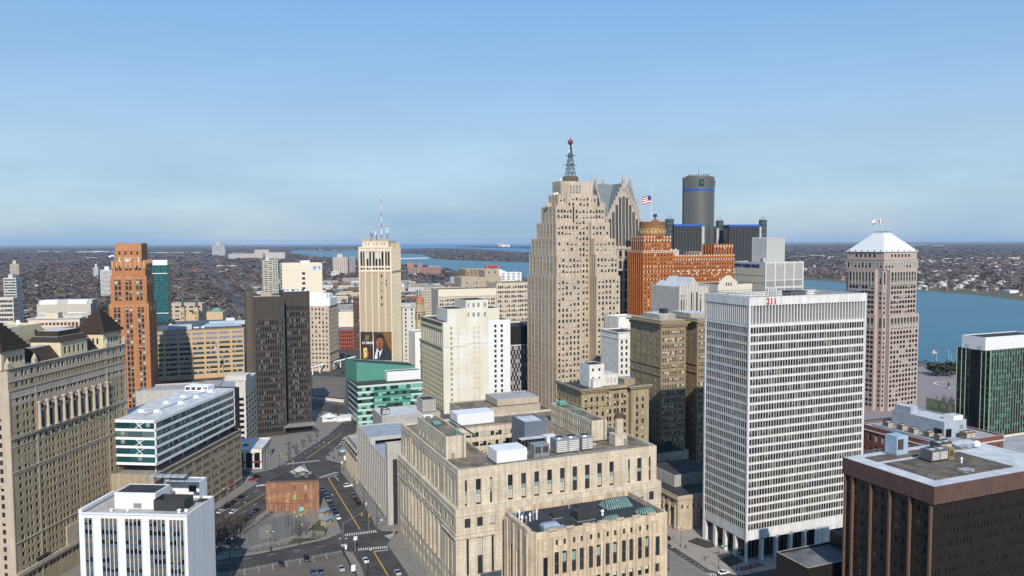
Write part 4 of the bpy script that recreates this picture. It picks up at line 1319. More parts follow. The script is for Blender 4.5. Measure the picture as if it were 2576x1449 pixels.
flag(b.Mw @ Vector((cx_ - 1.0, cy_, 142.6)), 36, 8.6, 6.6, 'striped flag with blue canton on a tall pole above the golden crown', zf=0.46, pole=0.35)

# ------------------------------------------------------------------ 11  glass towers on the river
rc = M('mirror_glass', (0.23, 0.215, 0.17), rough=0.3, spec=0.9, metal=0.9, var=0.15, scale=0.05)
rcd = M('dark_mirror_glass', (0.016, 0.017, 0.020), rough=0.25, spec=0.3, var=0.1, scale=0.05)
band_b = M('blue_light_band', (0.02, 0.08, 0.38), rough=0.4)
band_g = M('green_band', (0.015, 0.09, 0.07), rough=0.4)
mul = M('mullion_grey', (0.16, 0.17, 0.17), rough=0.5)
P = at_y(1754.8, 700, 1172)
b = B('cylindrical_tower', 'tall cylindrical mirror glass tower with blue band, behind the orange wing', 'skyscraper', (P.x, P.y, 0), 67.2)
R0 = 22.9
g = b.mb('shaft'); g.cone(0, 0, 0, 219.5, R0, R0, 48, rc, top=roof_k)
g = b.mb('light_band'); g.cone(0, 0, 198.5, 201.4, R0 + .5, R0 + .5, 48, band_b, cap=False)
g = b.mb('floor_band')
for i in range(31):
    z = 110 + i * 3.6
    g.cone(0, 0, z, z + 0.55, R0 + .22, R0 + .22, 48, mul, cap=False)
g = MB(); g.box(-.22, .22, -.45, 0, 0, 110, mul); me_ = g.mesh('mullion')
for i in range(56):
    a = 2 * math.pi * i / 56
    b.inst('mullion', me_, ((R0) * math.sin(a), -(R0) * math.cos(a), 109.5), a)
g = b.mb('roof_rim'); g.cone(0, 0, 219.5, 221.6, 15, 15, 30, M('rim_grey', (0.2, 0.2, 0.19)), top=roof_k)
for i in range(26):
    a = 2 * math.pi * i / 26
    g.bar((14.6 * math.cos(a), 14.6 * math.sin(a), 221.6), (14.6 * math.cos(a), 14.6 * math.sin(a), 223 + (i % 3) * .7), .5, lat)
g = b.mb('sign_box')
for a in (-0.84, 0.86):
    th = a - R_(0)
    x, y = (R0 + .4) * math.sin(th + R_(23)), -(R0 + .4) * math.cos(th + R_(23))
    q = MB(); q.box(-3.4, 3.4, -1.2, 0.6, 0, 9.6, rcd); q.box(-2.6, 2.6, -1.3, -1.2, 1.6, 8.2, band_g)
    k = q.obj('sign_box', b.root); k.location = (x, y, 205.5); k.rotation_euler = (0, 0, th + R_(23))
g = b.mb('lift_shaft'); g.box(-3.5, 3.5, R0 - 1, R0 + 4, 0, 223, rcd); g.bar((0, 0, 221), (0, 0, 232), .35, lat)
b.parts.pop('sign_box')
b.done()
def ren(label, px0, px1, py, Y, c0, c1, cpy, blue, side=None, group=None):
    P0, P1 = at_y(px0, py, Y), at_y(px1, py, Y)
    w_ = (P1 - P0).length
    h_ = P0.z
    b = B('riverfront_tower', label, 'office tower', (P0.x, P0.y, 0), 90 + 0.0)
    ncol = int(w_ / 1.5)
    g = b.mb('wall'); g.box(0, w_, 0, 34, 0, h_ - 3, rcd, top=roof_k)
    g = b.mb('light_band'); g.box(-.3, w_ + .3, -.3, 34.3, h_ - 3, h_, blue, top=roof_k)
    fins(b, 'S', 0, lin(0.4, w_ - .4, max(4, int(w_ / 2.0))), 60, h_ - 3, 0.3, 0.35, mul, 'mullion')
    g = b.mb('floor_band')
    for i in range(int((h_ - 60) / 3.9)):
        g.box(.2, w_ - .2, -.18, 0, 60 + i * 3.9, 60.5 + i * 3.9, M('dark_spandrel', (0.045, 0.047, 0.05)))
    if side:
        g = b.mb('concrete_edge'); g.box(w_, w_ + side, 2, 34, 0, h_ - 3, M('edge_grey', (0.40, 0.41, 0.41), streak=0.05), top=roof_k)
    if c0 is not None:
        r_ = abs(at_y(c1, py, Y).x - at_y(c0, py, Y).x) / 2
        C_ = at_y((c0 + c1) / 2, cpy, Y + 10)
        lc = b.Mi @ Vector((C_.x, C_.y, 0))
        g = b.mb('lift_cylinder'); g.cone(lc.x, lc.y, 0, C_.z, r_, r_, 20, M('cylinder_glass', (0.05, 0.065, 0.07), rough=0.25, spec=0.6), top=roof_k)
        for i in range(12):
            g.cone(lc.x, lc.y, 64 + i * 7.8, 64.6 + i * 7.8, r_ + .15, r_ + .15, 20, mul, cap=False)
        g = b.mb('antenna')
        for i in range(4):
            g.bar((lc.x - 3 + 2 * i, lc.y, C_.z), (lc.x - 3 + 2 * i, lc.y, C_.z + 4 + (i % 2) * 2), .2, lat)
    b.done()
ren('dark glass riverfront tower with a blue roof band, left below the cylindrical tower', 1696, 1766, 564, 1110, 1673, 1695.5, 551, band_b, side=4.0)
ren('narrow dark glass riverfront tower right beside the cylindrical tower', 1790, 1803, 569, 1160, 1801, 1820, 555, band_g, side=4.0)
ren('separate dark glass riverfront tower behind the white lattice tower', 1835, 1911, 565, 1120, 1909, 1929, 553, band_b, side=3.5)
b = B('grey_podium_tower', 'dark glass slab directly below the mirror glass cylinder, between two banded towers', 'office tower', at_y(1776, 700, 1125), 90)
b.block(0, 8.5, 0, 20, 0, 121, rcd, roof_k, par=0)
b.done()

# ------------------------------------------------------------------ 12  white lattice tower and white bank tower
P, wx, wy, zt = SW(1930.6, 599, 760, 67.2, 1973.5, 1893.5)
b = B('white_lattice_tower', 'slim white tower ribbed with close upright fins, in front of dark glass', 'office tower', P, 67.2)
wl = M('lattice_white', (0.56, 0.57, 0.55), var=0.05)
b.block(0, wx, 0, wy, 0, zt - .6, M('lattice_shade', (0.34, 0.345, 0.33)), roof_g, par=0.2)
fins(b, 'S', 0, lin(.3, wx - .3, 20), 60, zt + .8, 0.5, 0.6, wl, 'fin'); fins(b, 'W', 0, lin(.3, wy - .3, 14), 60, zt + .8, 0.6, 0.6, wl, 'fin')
b.done()
P, wx, wy, zt = SW(1926, 659.7, 735, 67.2, 2021, 1840)
b = B('white_bank_tower', 'broad pale panelled bank tower with blue lettering on its left side', 'office tower', P, 67.2)
wk = M('bank_white', (0.52, 0.525, 0.51), var=0.05, joint=(1.5, 1.5, 0.02, 0.03))
b.block(0, wx, 0, wy, 0, zt, wk, roof_g, par=1.0)
lv = M('louvre_grey', (0.33, 0.335, 0.32), joint=(0.9, 12.0, 0.05, 0.05))
for i in range(4):
    for j in range(7):
        z1 = zt - 1.2 - j * 7.2 if j else zt - 1.2
        z0 = z1 - (15.4 if j == 0 else 5.4)
        z1 = z1 if j == 0 else z1 - 9.2
        z0 = z0 if j == 0 else z0 - 9.2
        q = MB(); q.box(.6 + i * (wx - .9) / 4, .6 + (i + 1) * (wx - .9) / 4 - .7, -.12, .0, z0, z1, lv if j == 0 else M('bank_window_panel', (0.25, 0.255, 0.24), rough=0.4, joint=(0.8, 12.0, 0.06, 0.1)))
        q.obj('bay_panel', b.root)
fins(b, 'S', 0, [0.25] + [.3 + i * (wx - .6) / 4 for i in range(1, 4)] + [wx - .25], 50, zt + .3, 0.6, 0.35, white_p, 'pier')
fins(b, 'W', 0, lin(.4, wy - .4, 18), 50, zt - 5.5, 0.35, 0.3, M('yellowed_mullion', (0.50, 0.46, 0.32)), 'fin')
for j in range(4):
    ledge(b, 'W', 0, wy, 0, zt - 13 - 7 * j, zt - 12.4 - 7 * j, .25, lv, 'spandrel')
navy = M('navy_sign', (0.012, 0.02, 0.16), rough=0.4)
flat_text(b, 'sign_lettering', 'FIFTH THIRD BANK', 4.2, (-.35, wy * .52, zt - 5.0), -math.pi / 2, navy, extr=0.15, offset=0.1)
b.done()
unit(b, 'air_handler', 'small grey plant on the pale bank tower roof beside the lattice tower', 'air handler', 2, 6, zt - 1, 5, 4, 4, steel, 'fan')

# ------------------------------------------------------------------ 13  pink granite tower with pyramid roof
P, wx, wy, zt = SW(2225, 680, 560, 62, 2330, 2118)
b = B('pyramid_roof_tower', 'pink granite tower topped by a white pyramid roof with three flags', 'skyscraper', P, 62)
pk = M('pink_granite', (0.40, 0.325, 0.29), streak=0.06, var=0.07, scale=0.2)
W1, W2 = 47.2, 40.0
pw = dict(style='plain', frame=fr_d, gl=glass, bl=blind_g, p=(0.8, 0.12, 0.08))
tall = dict(style='strip', frame=fr_d, bl=M('jade_spandrel', (0.09, 0.18, 0.15)), p=(1, 0, 0))
za1, zb1, zc1 = 70.3, 103.6, 107.0
c_ = 7.0
def cross(x0, x1, y0, y1, z0, z1, nS, nW, part, **k):
    b.block(x0 + c_, x1 - c_, y0, y1, z0, z1, pk, pk, par=.5, part=part, S=k['S'](x0 + c_, x1 - c_, z0, z1))
    b.block(x0, x1, y0 + c_, y1 - c_, z0, z1 - .02, pk, pk, par=.5, part=part, W=k['W'](y0 + c_, y1 - c_, z0, z1), E=None, S=None)
    b.block(x0 + c_ * .42, x1 - c_ * .42, y0 + c_ * .42, y1 - c_ * .42, z0, z1 - .04, pk, pk, par=.5, part=part,
            S=dict(rws=k['cr'], cls=[(x0 + c_ * .42 + 1.1, x0 + c_ * .42 + 2.9), (x1 - c_ * .42 - 2.9, x1 - c_ * .42 - 1.1)], win=k['cw']),
            W=dict(rws=k['cr'], cls=[(y0 + c_ * .42 + 1.1, y0 + c_ * .42 + 2.9)], win=k['cw']))
def two(n, z0, z1):
    """office floors with a tall colonnade storey on top"""
    def f(a, bb, q0, q1):
        return dict(rws=rows(z0, z1 - 13, 3.55, 2.2, top=0.7) , cls=cols(a, bb, n, 2.35, mar=.8), rec=.12, win=pw)
    return f
r1 = rows(2, za1 - 11, 3.55, 2.2, top=0.7)
cross(0, W1, 0, W2, 0, za1, 10, 9, 'wall', S=two(9, 2, za1 + 2), W=two(8, 2, za1 + 2), cr=r1 + [(za1 - 9, za1 - 2)], cw=pw)
r2 = rows(za1, zb1 - 12, 3.55, 2.2, top=0.7)
cross(1.5, W1 - 1.5, 1.5, W2 - 1.5, za1, zb1, 10, 9, 'middle_tier', S=two(9, za1 + .3, zb1 + 1.5), W=two(8, za1 + .3, zb1 + 1.5), cr=r2 + [(zb1 - 11, zb1 - 2)], cw=pw)
for z1_, x0_, y0_, hh in ((za1, 0, 0, 8.4), (zb1, 1.5, 1.5, 10.0)):
    for u0, u1 in cols(x0_ + c_, W1 - x0_ - c_, 9, 2.1, mar=.8):
        b.win('S', y0_, u0, u1, z1_ - hh - 1.6, z1_ - 2.0, -0.02, pk, **tall)
    for u0, u1 in cols(y0_ + c_, W2 - y0_ - c_, 8, 2.0, mar=.8):
        b.win('W', x0_, u0, u1, z1_ - hh - 1.6, z1_ - 2.0, -0.02, pk, **tall)
    fins(b, 'S', y0_, [(a + d) / 2 for (_, a), (d, _) in zip(cols(x0_ + c_, W1 - x0_ - c_, 9, 2.1, mar=.8)[:-1], cols(x0_ + c_, W1 - x0_ - c_, 9, 2.1, mar=.8)[1:])], z1_ - hh - 1.8, z1_ - 1.8, 1.1, 0.4, pk, 'pier')
    fins(b, 'W', x0_, [(a + d) / 2 for (_, a), (d, _) in zip(cols(y0_ + c_, W2 - y0_ - c_, 8, 2.0, mar=.8)[:-1], cols(y0_ + c_, W2 - y0_ - c_, 8, 2.0, mar=.8)[1:])], z1_ - hh - 1.8, z1_ - 1.8, 1.1, 0.4, pk, 'pier')
x0, y0 = 4.2, 3.6
x1, y1 = W1 - x0, W2 - y0
b.block(x0, x1, y0, y1, zb1, 110.6, pk, pk, par=0, part='upper_tier', S=dict(rws=[(104.6, 108.4)], cls=cols(x0, x1, 11, 2.0, mar=1.0), win=dict(pw, p=(.2, .3, .5))), W=dict(rws=[(104.6, 108.4)], cls=cols(y0, y1, 10, 1.8, mar=1.0), win=dict(pw, p=(.5, .3, .2))))
b.block(x0 + .8, x1 - .8, y0 + .8, y1 - .8, 110.6, 116.4, pk, pk, par=0, part='upper_tier', S=dict(rws=[(112.4, 114.6)], cls=cols(x0 + 7, x1 - 7, 6, 2.0), win=dict(pw, p=(1, 0, 0))), W=dict(rws=[(112.4, 114.6)], cls=cols(y0 + 6, y1 - 6, 5, 2.0), win=dict(pw, p=(1, 0, 0))))
wrap(b, x0, x1, y0, y1, 110.3, 110.9, .3, pk, 'string_course')
g = b.mb('pyramid_roof')
wr = M('white_standing_seam', (0.60, 0.62, 0.61), rough=0.4, var=0.04, joint=(1.1, 60, 0.03, 0.02))
e0 = 116.4
cxm, cym = W1 / 2, W2 / 2
ba = [(x0, y0), (x1, y0), (x1, y1), (x0, y1)]
tp = [(cxm - 4, cym - 4), (cxm + 4, cym - 4), (cxm + 4, cym + 4), (cxm - 4, cym + 4)]
for i in range(4):
    j = (i + 1) % 4
    g.face([(*ba[i], e0), (*ba[j], e0), (*tp[j], 130.4), (*tp[i], 130.4)], wr)
g.face([(*p_, 130.4) for p_ in tp], roof_g)
g = b.mb('roof_rail')
for i in range(4):
    j = (i + 1) % 4
    g.bar((*tp[i], 131.3), (*tp[j], 131.3), .12, fr_d)
    for k_ in range(6):
        q = [tp[i][d] + (tp[j][d] - tp[i][d]) * k_ / 6 for d in (0, 1)]
        g.bar((*q, 130.4), (*q, 131.3), .08, fr_d)
g = MB(); g.box(-.3, .3, -.5, 0, 0, .7, fr_d); me_ = g.mesh('floodlight')
for u in lin(x0 + 3, x1 - 3, 6):
    b.inst('floodlight', me_, (u, y0 + .6, 116.9))
for u in lin(y0 + 3, y1 - 3, 6):
    b.inst('floodlight', me_, (x0 + .6, u, 116.9), -math.pi / 2)
b.done(300)
flag(b.Mw @ Vector((cxm - 3.5, cym + 3.5, 130.4)), 11, 2.0, 3.2, 'leftmost red and white flag on the pyramid roof', zf=0.58, kind='red')
flag(b.Mw @ Vector((cxm, cym, 130.4)), 11.6, 2.6, 2.6, 'middle red and white flag on the pyramid roof', zf=0.64, kind='ca')
flag(b.Mw @ Vector((cxm + 3.6, cym - 3.5, 130.4)), 11.6, 0.7, 2.8, 'furled flag at the right end of the pyramid roof', zf=0.7, kind='us', drop=.4)

# ------------------------------------------------------------------ 14  dark green glass hotel
P = at_y(2493, 884, 420)
b = B('green_glass_hotel', 'dark green glass hotel with folded facade and white rooftop box, at the riverfront', 'hotel', P, 67.2)
zt = P.z
xs = [0, 6.5, 6.5, 13]
hg = M('hotel_green_glass', (0.012, 0.06, 0.038), rough=0.12, spec=0.7)
wins_h = F(7, 1.9, 3.1, 2.3, top=0.9, mar=.2, rec=.08, style='plain', frame=iron, gl=G('hotel_pane', (0.008, 0.045, 0.03), var=.8), bl=M('hotel_curtain', (0.03, 0.15, 0.10), var=.3), p=(.5, .28, .22))
b.block(0, 52.2, 0, 20.0, 0, zt, M('hotel_spandrel', (0.008, 0.016, 0.013), rough=.3), roof_k, par=.6, S=F(25, 1.8, 3.1, 2.3, top=.9, mar=.2, rec=.08, style='plain', frame=iron, gl=G('hotel_pane', (0.01, 0.05, 0.035)), bl=MATS['hotel_curtain'], p=(.5, .28, .22)), W=wins_h)
fins(b, 'S', 0, lin(.0, 52.2, 26), 0, zt + .4, .16, .45, M('hotel_mullion', (0.30, 0.33, 0.28), rough=.5), 'fin')
fins(b, 'W', 0, [.1, 2.6, 5.2, 11.8, 14.4, 17, 19.9], 0, zt + .4, .16, .45, MATS['hotel_mullion'], 'fin')
g = b.mb('dark_fold'); g.box(-.9, 0, 6.0, 11.0, 0, zt, glass_k)
b.block(-.5, 44, 3, 17, zt, zt + 7.2, white_m, roof_k, par=.4, part='white_penthouse', rpart='penthouse_roof')
g = b.mb('penthouse_door'); g.box(-.56, -.5, 5, 7.5, zt + .2, zt + 2.4, fr_l); g.box(-.56, -.5, 12, 15, zt + .2, zt + 2.6, fr_l)
b.done(300)

# ------------------------------------------------------------------ 15  red brick building with rooftop plant
P, wx, wy, zt = SW(2363, 1117, 330, 67.2, 2525, 2173.8)
b = B('red_brick_block', 'dark red brick block with arched top windows and crowded rooftop plant', 'office building', P, 67.2)
rbk = M('deep_red_brick', (0.17, 0.06, 0.048), var=.12, joint=(.8, .35, .02, .08))
ra = dict(style='arch', frame=fr_l, p=(.7, .2, .1))
b.block(0, wx, 0, wy + 3, 0, zt, rbk, roof_g, par=.8, coping=M('cream_coping', (.55, .5, .45)),
        S=dict(rws=[(zt - 12.5, zt - 10), (zt - 8.3, zt - 4.0)], cls=cols(0, wx, 11, 1.9), win=ra),
        W=dict(rws=[(zt - 16, zt - 13.6), (zt - 11.6, zt - 9.2), (zt - 7.2, zt - 3.6)], cls=cols(0, wy + 3, 11, 1.8), win=ra))
for f_, e_ in (('S', wx), ('W', wy + 3)):
    ledge(b, f_, -.3, e_ + .3, 0, zt - 2.6, zt - 2.1, .35, MATS['cream_coping'], 'string_course')
b.block(13, 27, 8, 36, zt - .8, zt + 6.6, M('plant_house_blue', (.34, .38, .44), rough=.5), roof_w, par=.5, part='plant_house', rpart='plant_house_roof')
g = b.mb('loading_door'); g.box(14, 17.5, 7.9, 8.0, zt - .6, zt + 3.2, glass_k); g.box(12.9, 13, 9, 13, zt - .6, zt + 3, glass_k); g.box(23, 25, 7.9, 8, zt + 2.6, zt + 4.4, fr_m)
g = b.mb('upper_plant_house'); g.box(13.6, 18, 26, 35, zt + 6.2, zt + 9.6, MATS['plant_house_blue'], top=roof_w); g.box(20, 26, 9, 14, zt + 6.2, zt + 8.4, white_p, top=roof_w)
b.done(120)
for i, y in enumerate((4, 10, 17, 24, 31)):
    unit(b, 'cooling_unit', 'rust brown cooling unit, %s in the row on the red brick roof' % ('nearest', 'second nearest', 'middle one', 'second farthest', 'farthest')[i], 'cooling unit', 5 + (i % 2), y, zt - .8, 3.4, 3.0, 3.0, M('rusty_plant', (.16, .11, .085), var=.3, scale=1.0), 'fan', group='cooling units on the red brick roof')
unit(b, 'air_handler', 'long pale blue duct running along the red brick roof edge', 'duct', 1.4, 3, zt - .8, 1.8, 34, 1.4, M('duct_blue', (.25, .30, .33)), 'box')
unit(b, 'cooling_unit', 'broad brown fan unit in front of the plant house on the red brick roof', 'cooling unit', 20, 2.5, zt - .8, 6, 3.6, 3.0, MATS['rusty_plant'], 'fan')
b = B('cream_garage', 'cream parking deck edge at the far right beside the green hotel', 'parking garage', at_z(2532, 1150, 18), 67.2)
b.block(0, 60, 0, 30, 0, 18, M('cream_deck', (.55, .5, .42)), roof_g, par=1.0); b.done()

# ------------------------------------------------------------------ 16  brown granite office block at lower right
P, wx, wy, zt = SW(2351, 1224.7, 190, 67.2, 2650, 2120)
b = B('brown_granite_block', 'dark brown glass office block with reddish ribbed fascia and bordered roof, lower right', 'office building', P, 67.2)
gb = M('red_ribbed_fascia', (0.098, 0.054, 0.044), var=.2, joint=(.45, 9, .05, .12))
wx = 50.0
dk = M('bronze_curtain_wall', (0.018, 0.014, 0.011), rough=.3, spec=.5, var=.12, joint=(1.2, 1.7, .03, .15))
zf = zt - 4.6
b.wall('W', 0.9, wy, .9, 12, zf, dk, rws=rows(12, zf, 3.4, 1.7, top=1.6), cls=[c for c in cols(.9, wy, 12, 1.1) ], rec=.06, win=dict(style='plain', frame=iron, gl=glass_k, p=(.72, .05, .23), bl=M('bronze_blind', (.05, .042, .035))))
b.wall('S', 0.9, wx, .9, 12, zf, dk, rws=rows(12, zf, 3.4, 1.7, top=3.6), cls=cols(.9, wx, 38, .62), rec=.06, win=dict(style='plain', frame=iron, gl=glass_k, p=(.75, 0, .25), bl=MATS['bronze_curtain_wall']))
b.wall('N', .9, wx, wy - .9, 0, zf, dk); b.wall('E', .9, wy, wx - .9, 0, zf, dk)
b.block(0, wx, 0, wy, zf, zt, gb, roof_w, par=0, part='fascia', coping=M('pale_coping', (.42, .44, .48), var=.2, scale=.3), rpart='roof_border')
b.mb('soffit').box(0.02, wx, 0.02, wy, zf - .01, zf + .1, gb)
fins(b, 'W', .9, [1.3, 7.4, 13.6, 19.8, 26.0, wy - .6], 12, zf, .55, .7, M('copper_pier', (.13, .072, .052)), 'pier')
tr = M('mottled_tan_roof', (.125, .10, .078), var=.35, scale=.35, var2=((.075, .06, .048), .3))
g = b.mb('roof_field'); g.box(5.0, 34, 3.6, 19.5, zt, zt + .25, tr); g.box(5, 40, 21.6, 26.0, zt, zt + .25, tr)
b.done(300)
for nm, lb, x, y, w_, d_, h_, m_, k_ in (
    ('cooling_tower', 'tall pale blue cooling tower box on the brown granite roof', 14.0, 23.4, 4.4, 4.0, 5.4, M('pale_blue_panel', (.30, .40, .50), rough=.4), 'box'),
    ('air_handler', 'dark grey louvred air handler in the middle of the brown granite roof', 17.0, 14.6, 6.4, 3.6, 3.2, M('dark_louvre', (.10, .10, .105), rough=.5), 'fan'),
    ('air_handler', 'rusty yellow unit joined to the dark air handler on the granite roof', 24.0, 14.8, 2.0, 3.4, 3.0, M('rust_yellow', (.24, .15, .05), var=.3), 'box'),
    ('pipe_rack', 'tangled dark pipe rack on the far strip of the granite roof', 26.5, 20.0, 5.4, 3.0, 3.0, M('dark_pipework', (.06, .055, .05)), 'fan'),
    ('skylight', 'near left flat skylight in the tan field of the granite roof', 16.5, 4.4, 3.6, 2.2, .6, M('skylight_grey', (.30, .31, .32), rough=.3), 'box'),
    ('skylight', 'left of two flat skylights on the far strip of the granite roof', 30.5, 21.8, 4.4, 2.2, .6, MATS['skylight_grey'], 'box'),
    ('skylight', 'right of two flat skylights on the far strip of the granite roof', 37.0, 21.0, 4.4, 2.2, .6, MATS['skylight_grey'], 'box'),
    ('roof_duct', 'long white pipe behind the air handler on the granite roof', 19.0, 19.6, 4.4, .7, .8, white_m, 'box'),
    ('roof_duct', 'pale gooseneck vent before the air handler on the granite roof', 24.2, 11.2, .8, .8, 1.6, white_m, 'vent'),
    ('roof_duct', 'fat pale elbow duct at the right end of the granite roof', 42.0, 20.4, 3.0, 1.3, 1.8, white_m, 'duct')):
    unit(b, nm, lb, nm.replace('_', ' '), x, y, zt + .25, w_, d_, h_, m_, k_)
r = empty('roof_railing', b.Mw @ Vector((0, 0, zt)), b.Mw.to_euler().z)
tag(r, 'thin safety railing round the edge of the brown granite roof', 'railing')
for p_, q_ in (((.9, wy - .8), (wx - 1, wy - .8)), ((.9, wy - .8), (4.2, wy - .8)), ((4.4, 3.0), (4.4, 5.0)), ((34.5, 3), (34.5, 6))):
    g = MB()
    n = max(2, int(math.dist(p_, q_) / 2))
    for i in range(n + 1):
        x, y = p_[0] + (q_[0] - p_[0]) * i / n, p_[1] + (q_[1] - p_[1]) * i / n
        g.bar((x, y, 0), (x, y, 1.1), .04, steel)
    g.bar((*p_, 1.1), (*q_, 1.1), .04, steel); g.bar((*p_, .6), (*q_, .6), .03, steel)
    g.obj('rail', r)
PB = b
b = B('black_podium', 'low black stone podium with stained roof between the white tower and granite block', 'podium', at_y(1953, 1387.7, 230), 67.2)
zt = 31.5
b.block(0, 34, -13, 0.0, 0, zt, M('black_stone', (.018, .017, .017), rough=.35), M('stained_dark_roof', (.085, .085, .088), var=.5, scale=.14, var2=((.16, .16, .165), .1)), par=.6, coping=lime_d)
b.block(20, 34, -9, -1, zt - .6, zt + 4.2, MATS['black_stone'], roof_k, par=.2, part='plant_room'); b.done()
# ------------------------------------------------------------------ 17  white tower block at lower left
def simple(name, label, cat, px, py, Y, th, mode, xa, xb, mat, roof=None, S=None, side=None, par=.8, wx=None, wy=None, group=None, **k):
    if mode == 'SW':
        P, a, c, zt = SW(px, py, Y, th, xa, xb)
    else:
        P, a, c, zt = SE(px, py, Y, th, xa, xb)
    a, c = wx or a, wy or c
    b = B(name, label, cat, P, th, group)
    b.wx, b.wy, b.zt = a, c, zt
    b.block(0, a, 0, c, 0, zt, mat, roof or roof_g, par=par, S=S, **{('W' if mode == 'SW' else 'E'): side}, **k)
    return b
wpaint = M('cool_white_render', (0.66, 0.68, 0.70), streak=.05, var=.04)
P, wx, wy, zt = SE(470, 1295.5, 240, 94.5, 197.5, 535)
b = WH = B('white_apartment_block', 'white apartment block with dark window bays and black roof box, lower left', 'apartment block', P, 94.5)
wy = 18.5
S_bays = [(1.9, 4.6), (7.4, 12.8), (15.3, 20.7), (23.2, 28.6), (30.0 - .2, 34.8 - .2)]
blu = M('blue_spandrel', (.07, .095, .125), rough=.4)
brz = M('bronze_panel', (.13, .11, .08), rough=.35)
b.block(0, wx, 0, wy, 0, zt, wpaint, M('dusty_roof', (.36, .34, .32), var=.2, scale=.4), par=.7)
b.mb('wall').box(0, .9, 0, wy, zt, zt + 1.0, wpaint)
for i, (u0, u1) in enumerate(S_bays):
    q = MB(); q.box(u0, u1, -.08, 0, 0, zt - 1.7, brz); q.obj('bay_panel', b.root)
    n = 4 if u1 - u0 > 4 else 2
    ww = (u1 - u0) / n
    for f in range(13):
        z = zt - 4.6 - f * 3.02
        q = MB(); q.box(u0 + .02, u1 - .02, -.14, -.07, z - .55, z + .75, blu); q.obj('spandrel', b.root)
        for k in range(n):
            if (f * 5 + k * 3 + i) % 3 != 1:
                b.win('S', -.1, u0 + k * ww + .1, u0 + (k + 1) * ww - .1, z + .78, z + 2.1 + ((k + f) % 2) * .3, -.01, wpaint, style='plain', gl=glass_k, bl=brz, frame=fr_d, p=(.7, .15, .15))
    for k in range(n + 1):
        q = MB(); q.box(u0 + k * ww - .1, u0 + k * ww + .1, -.3, -.05, 0, zt - 1.7, wpaint); q.obj('mullion', b.root)
ledge(b, 'S', 0.8, wx - .2, 0, zt - .35, zt, .35, wpaint)
g = b.mb('wall_joint'); 
g.box(wx, wx + .02, 4.0, 4.1, 0, zt, blind_d); g.box(wx, wx + .02, 11, 11.1, 0, zt, blind_d)
b.block(8.2, 22.0, 6.2, 15.5, zt - .7, zt + 4.6, wpaint, roof_k, par=.15, part='plant_room', rpart='plant_room_roof')
b.block(20.0, 32, 15.6, 21, zt - .7, zt + 5.6, wpaint, roof_g, par=.3, part='lift_house', rpart='lift_house_roof', S='none')
g = b.mb('dark_opening'); g.box(28.4, 31.0, 15.5, 15.6, zt + 2.2, zt + 4.4, glass_k)
bs_ = b.mb('black_screen')
for (x0, x1, y0, y1) in ((22.2, 32.4, 4.6, 4.8), (22.2, 32.4, 10.4, 10.6), (22.2, 22.4, 4.8, 10.4), (32.2, 32.4, 4.8, 10.4)):
    bs_.box(x0, x1, y0, y1, zt - .4, zt + 3.0, roof_k)
g = b.mb('louvre'); g.box(14.6, 17.2, 6.1, 6.2, zt - .4, zt + 1.2, fr_m)
pg = M('pergola_panel', (.30, .31, .33), rough=.3)
r = empty('rooftop_canopy', b.Mw @ Vector((13.5, 16.2, zt + 4.7)), b.Mw.to_euler().z)
tag(r, 'curved canopy of grey panels in a dark frame on the white block roof', 'canopy')
for i in range(5):
    for j in range(3):
        a0, a1 = -.5 + j * .34, -.5 + (j + 1) * .34 - .03
        q = MB(); f = lambda a: (4.5 * math.sin(a) + 2.5, 3.9 * math.cos(a) - 1.6)
        (y0, z0), (y1, z1) = f(a0), f(a1)
        q.face([(i * 2.6, y0, z0), (i * 2.6 + 2.45, y0, z0), (i * 2.6 + 2.45, y1, z1), (i * 2.6, y1, z1)], pg); q.obj('panel', r)
q = MB()
for i in range(6):
    for k in range(6):
        a0, a1 = -.5 + k * .17, -.5 + (k + 1) * .17
        q.bar((i * 2.6 - .07, *f(a0)), (i * 2.6 - .07, *f(a1)), .1, iron)
    q.bar((i * 2.6 - .07, f(-.5)[0], 0), (i * 2.6 - .07, *f(-.5)), .1, iron); q.bar((i * 2.6 - .07, f(.52)[0], 0), (i * 2.6 - .07, *f(.52)), .1, iron)
q.obj('frame', r)
b.done(300)
for nm, lb, x, y, w_, d_, h_, k_ in (('roof_vent', 'left white mushroom vent before the plant room on the white block roof', 8.8, 3.4, 1.5, 1, 1.0, 'vent'), ('roof_vent', 'right white mushroom vent beside the black screen on the white block roof', 31.2, 3.6, 1.6, 1, 1.3, 'vent'),
                                 ('satellite_dish', 'small white dish near the right edge of the white block roof', 33.4, 4.2, 1.3, 1, 1.3, 'dish'), ('satellite_dish', 'small grey dish at the front of the white block plant room', 14.2, 3.6, 1.0, 1, 1.1, 'dish'),
                                 ('rooftop_aerial', 'flat black aerial frame in the far corner of the white block roof', 32.2, 13.2, 3.2, 2.6, .7, 'box')):
    unit(b, nm, lb, nm.split('_')[-1], x, y, zt - .7, w_, d_, h_, white_m if 'black' not in lb or 'beside' in lb else iron, k_)

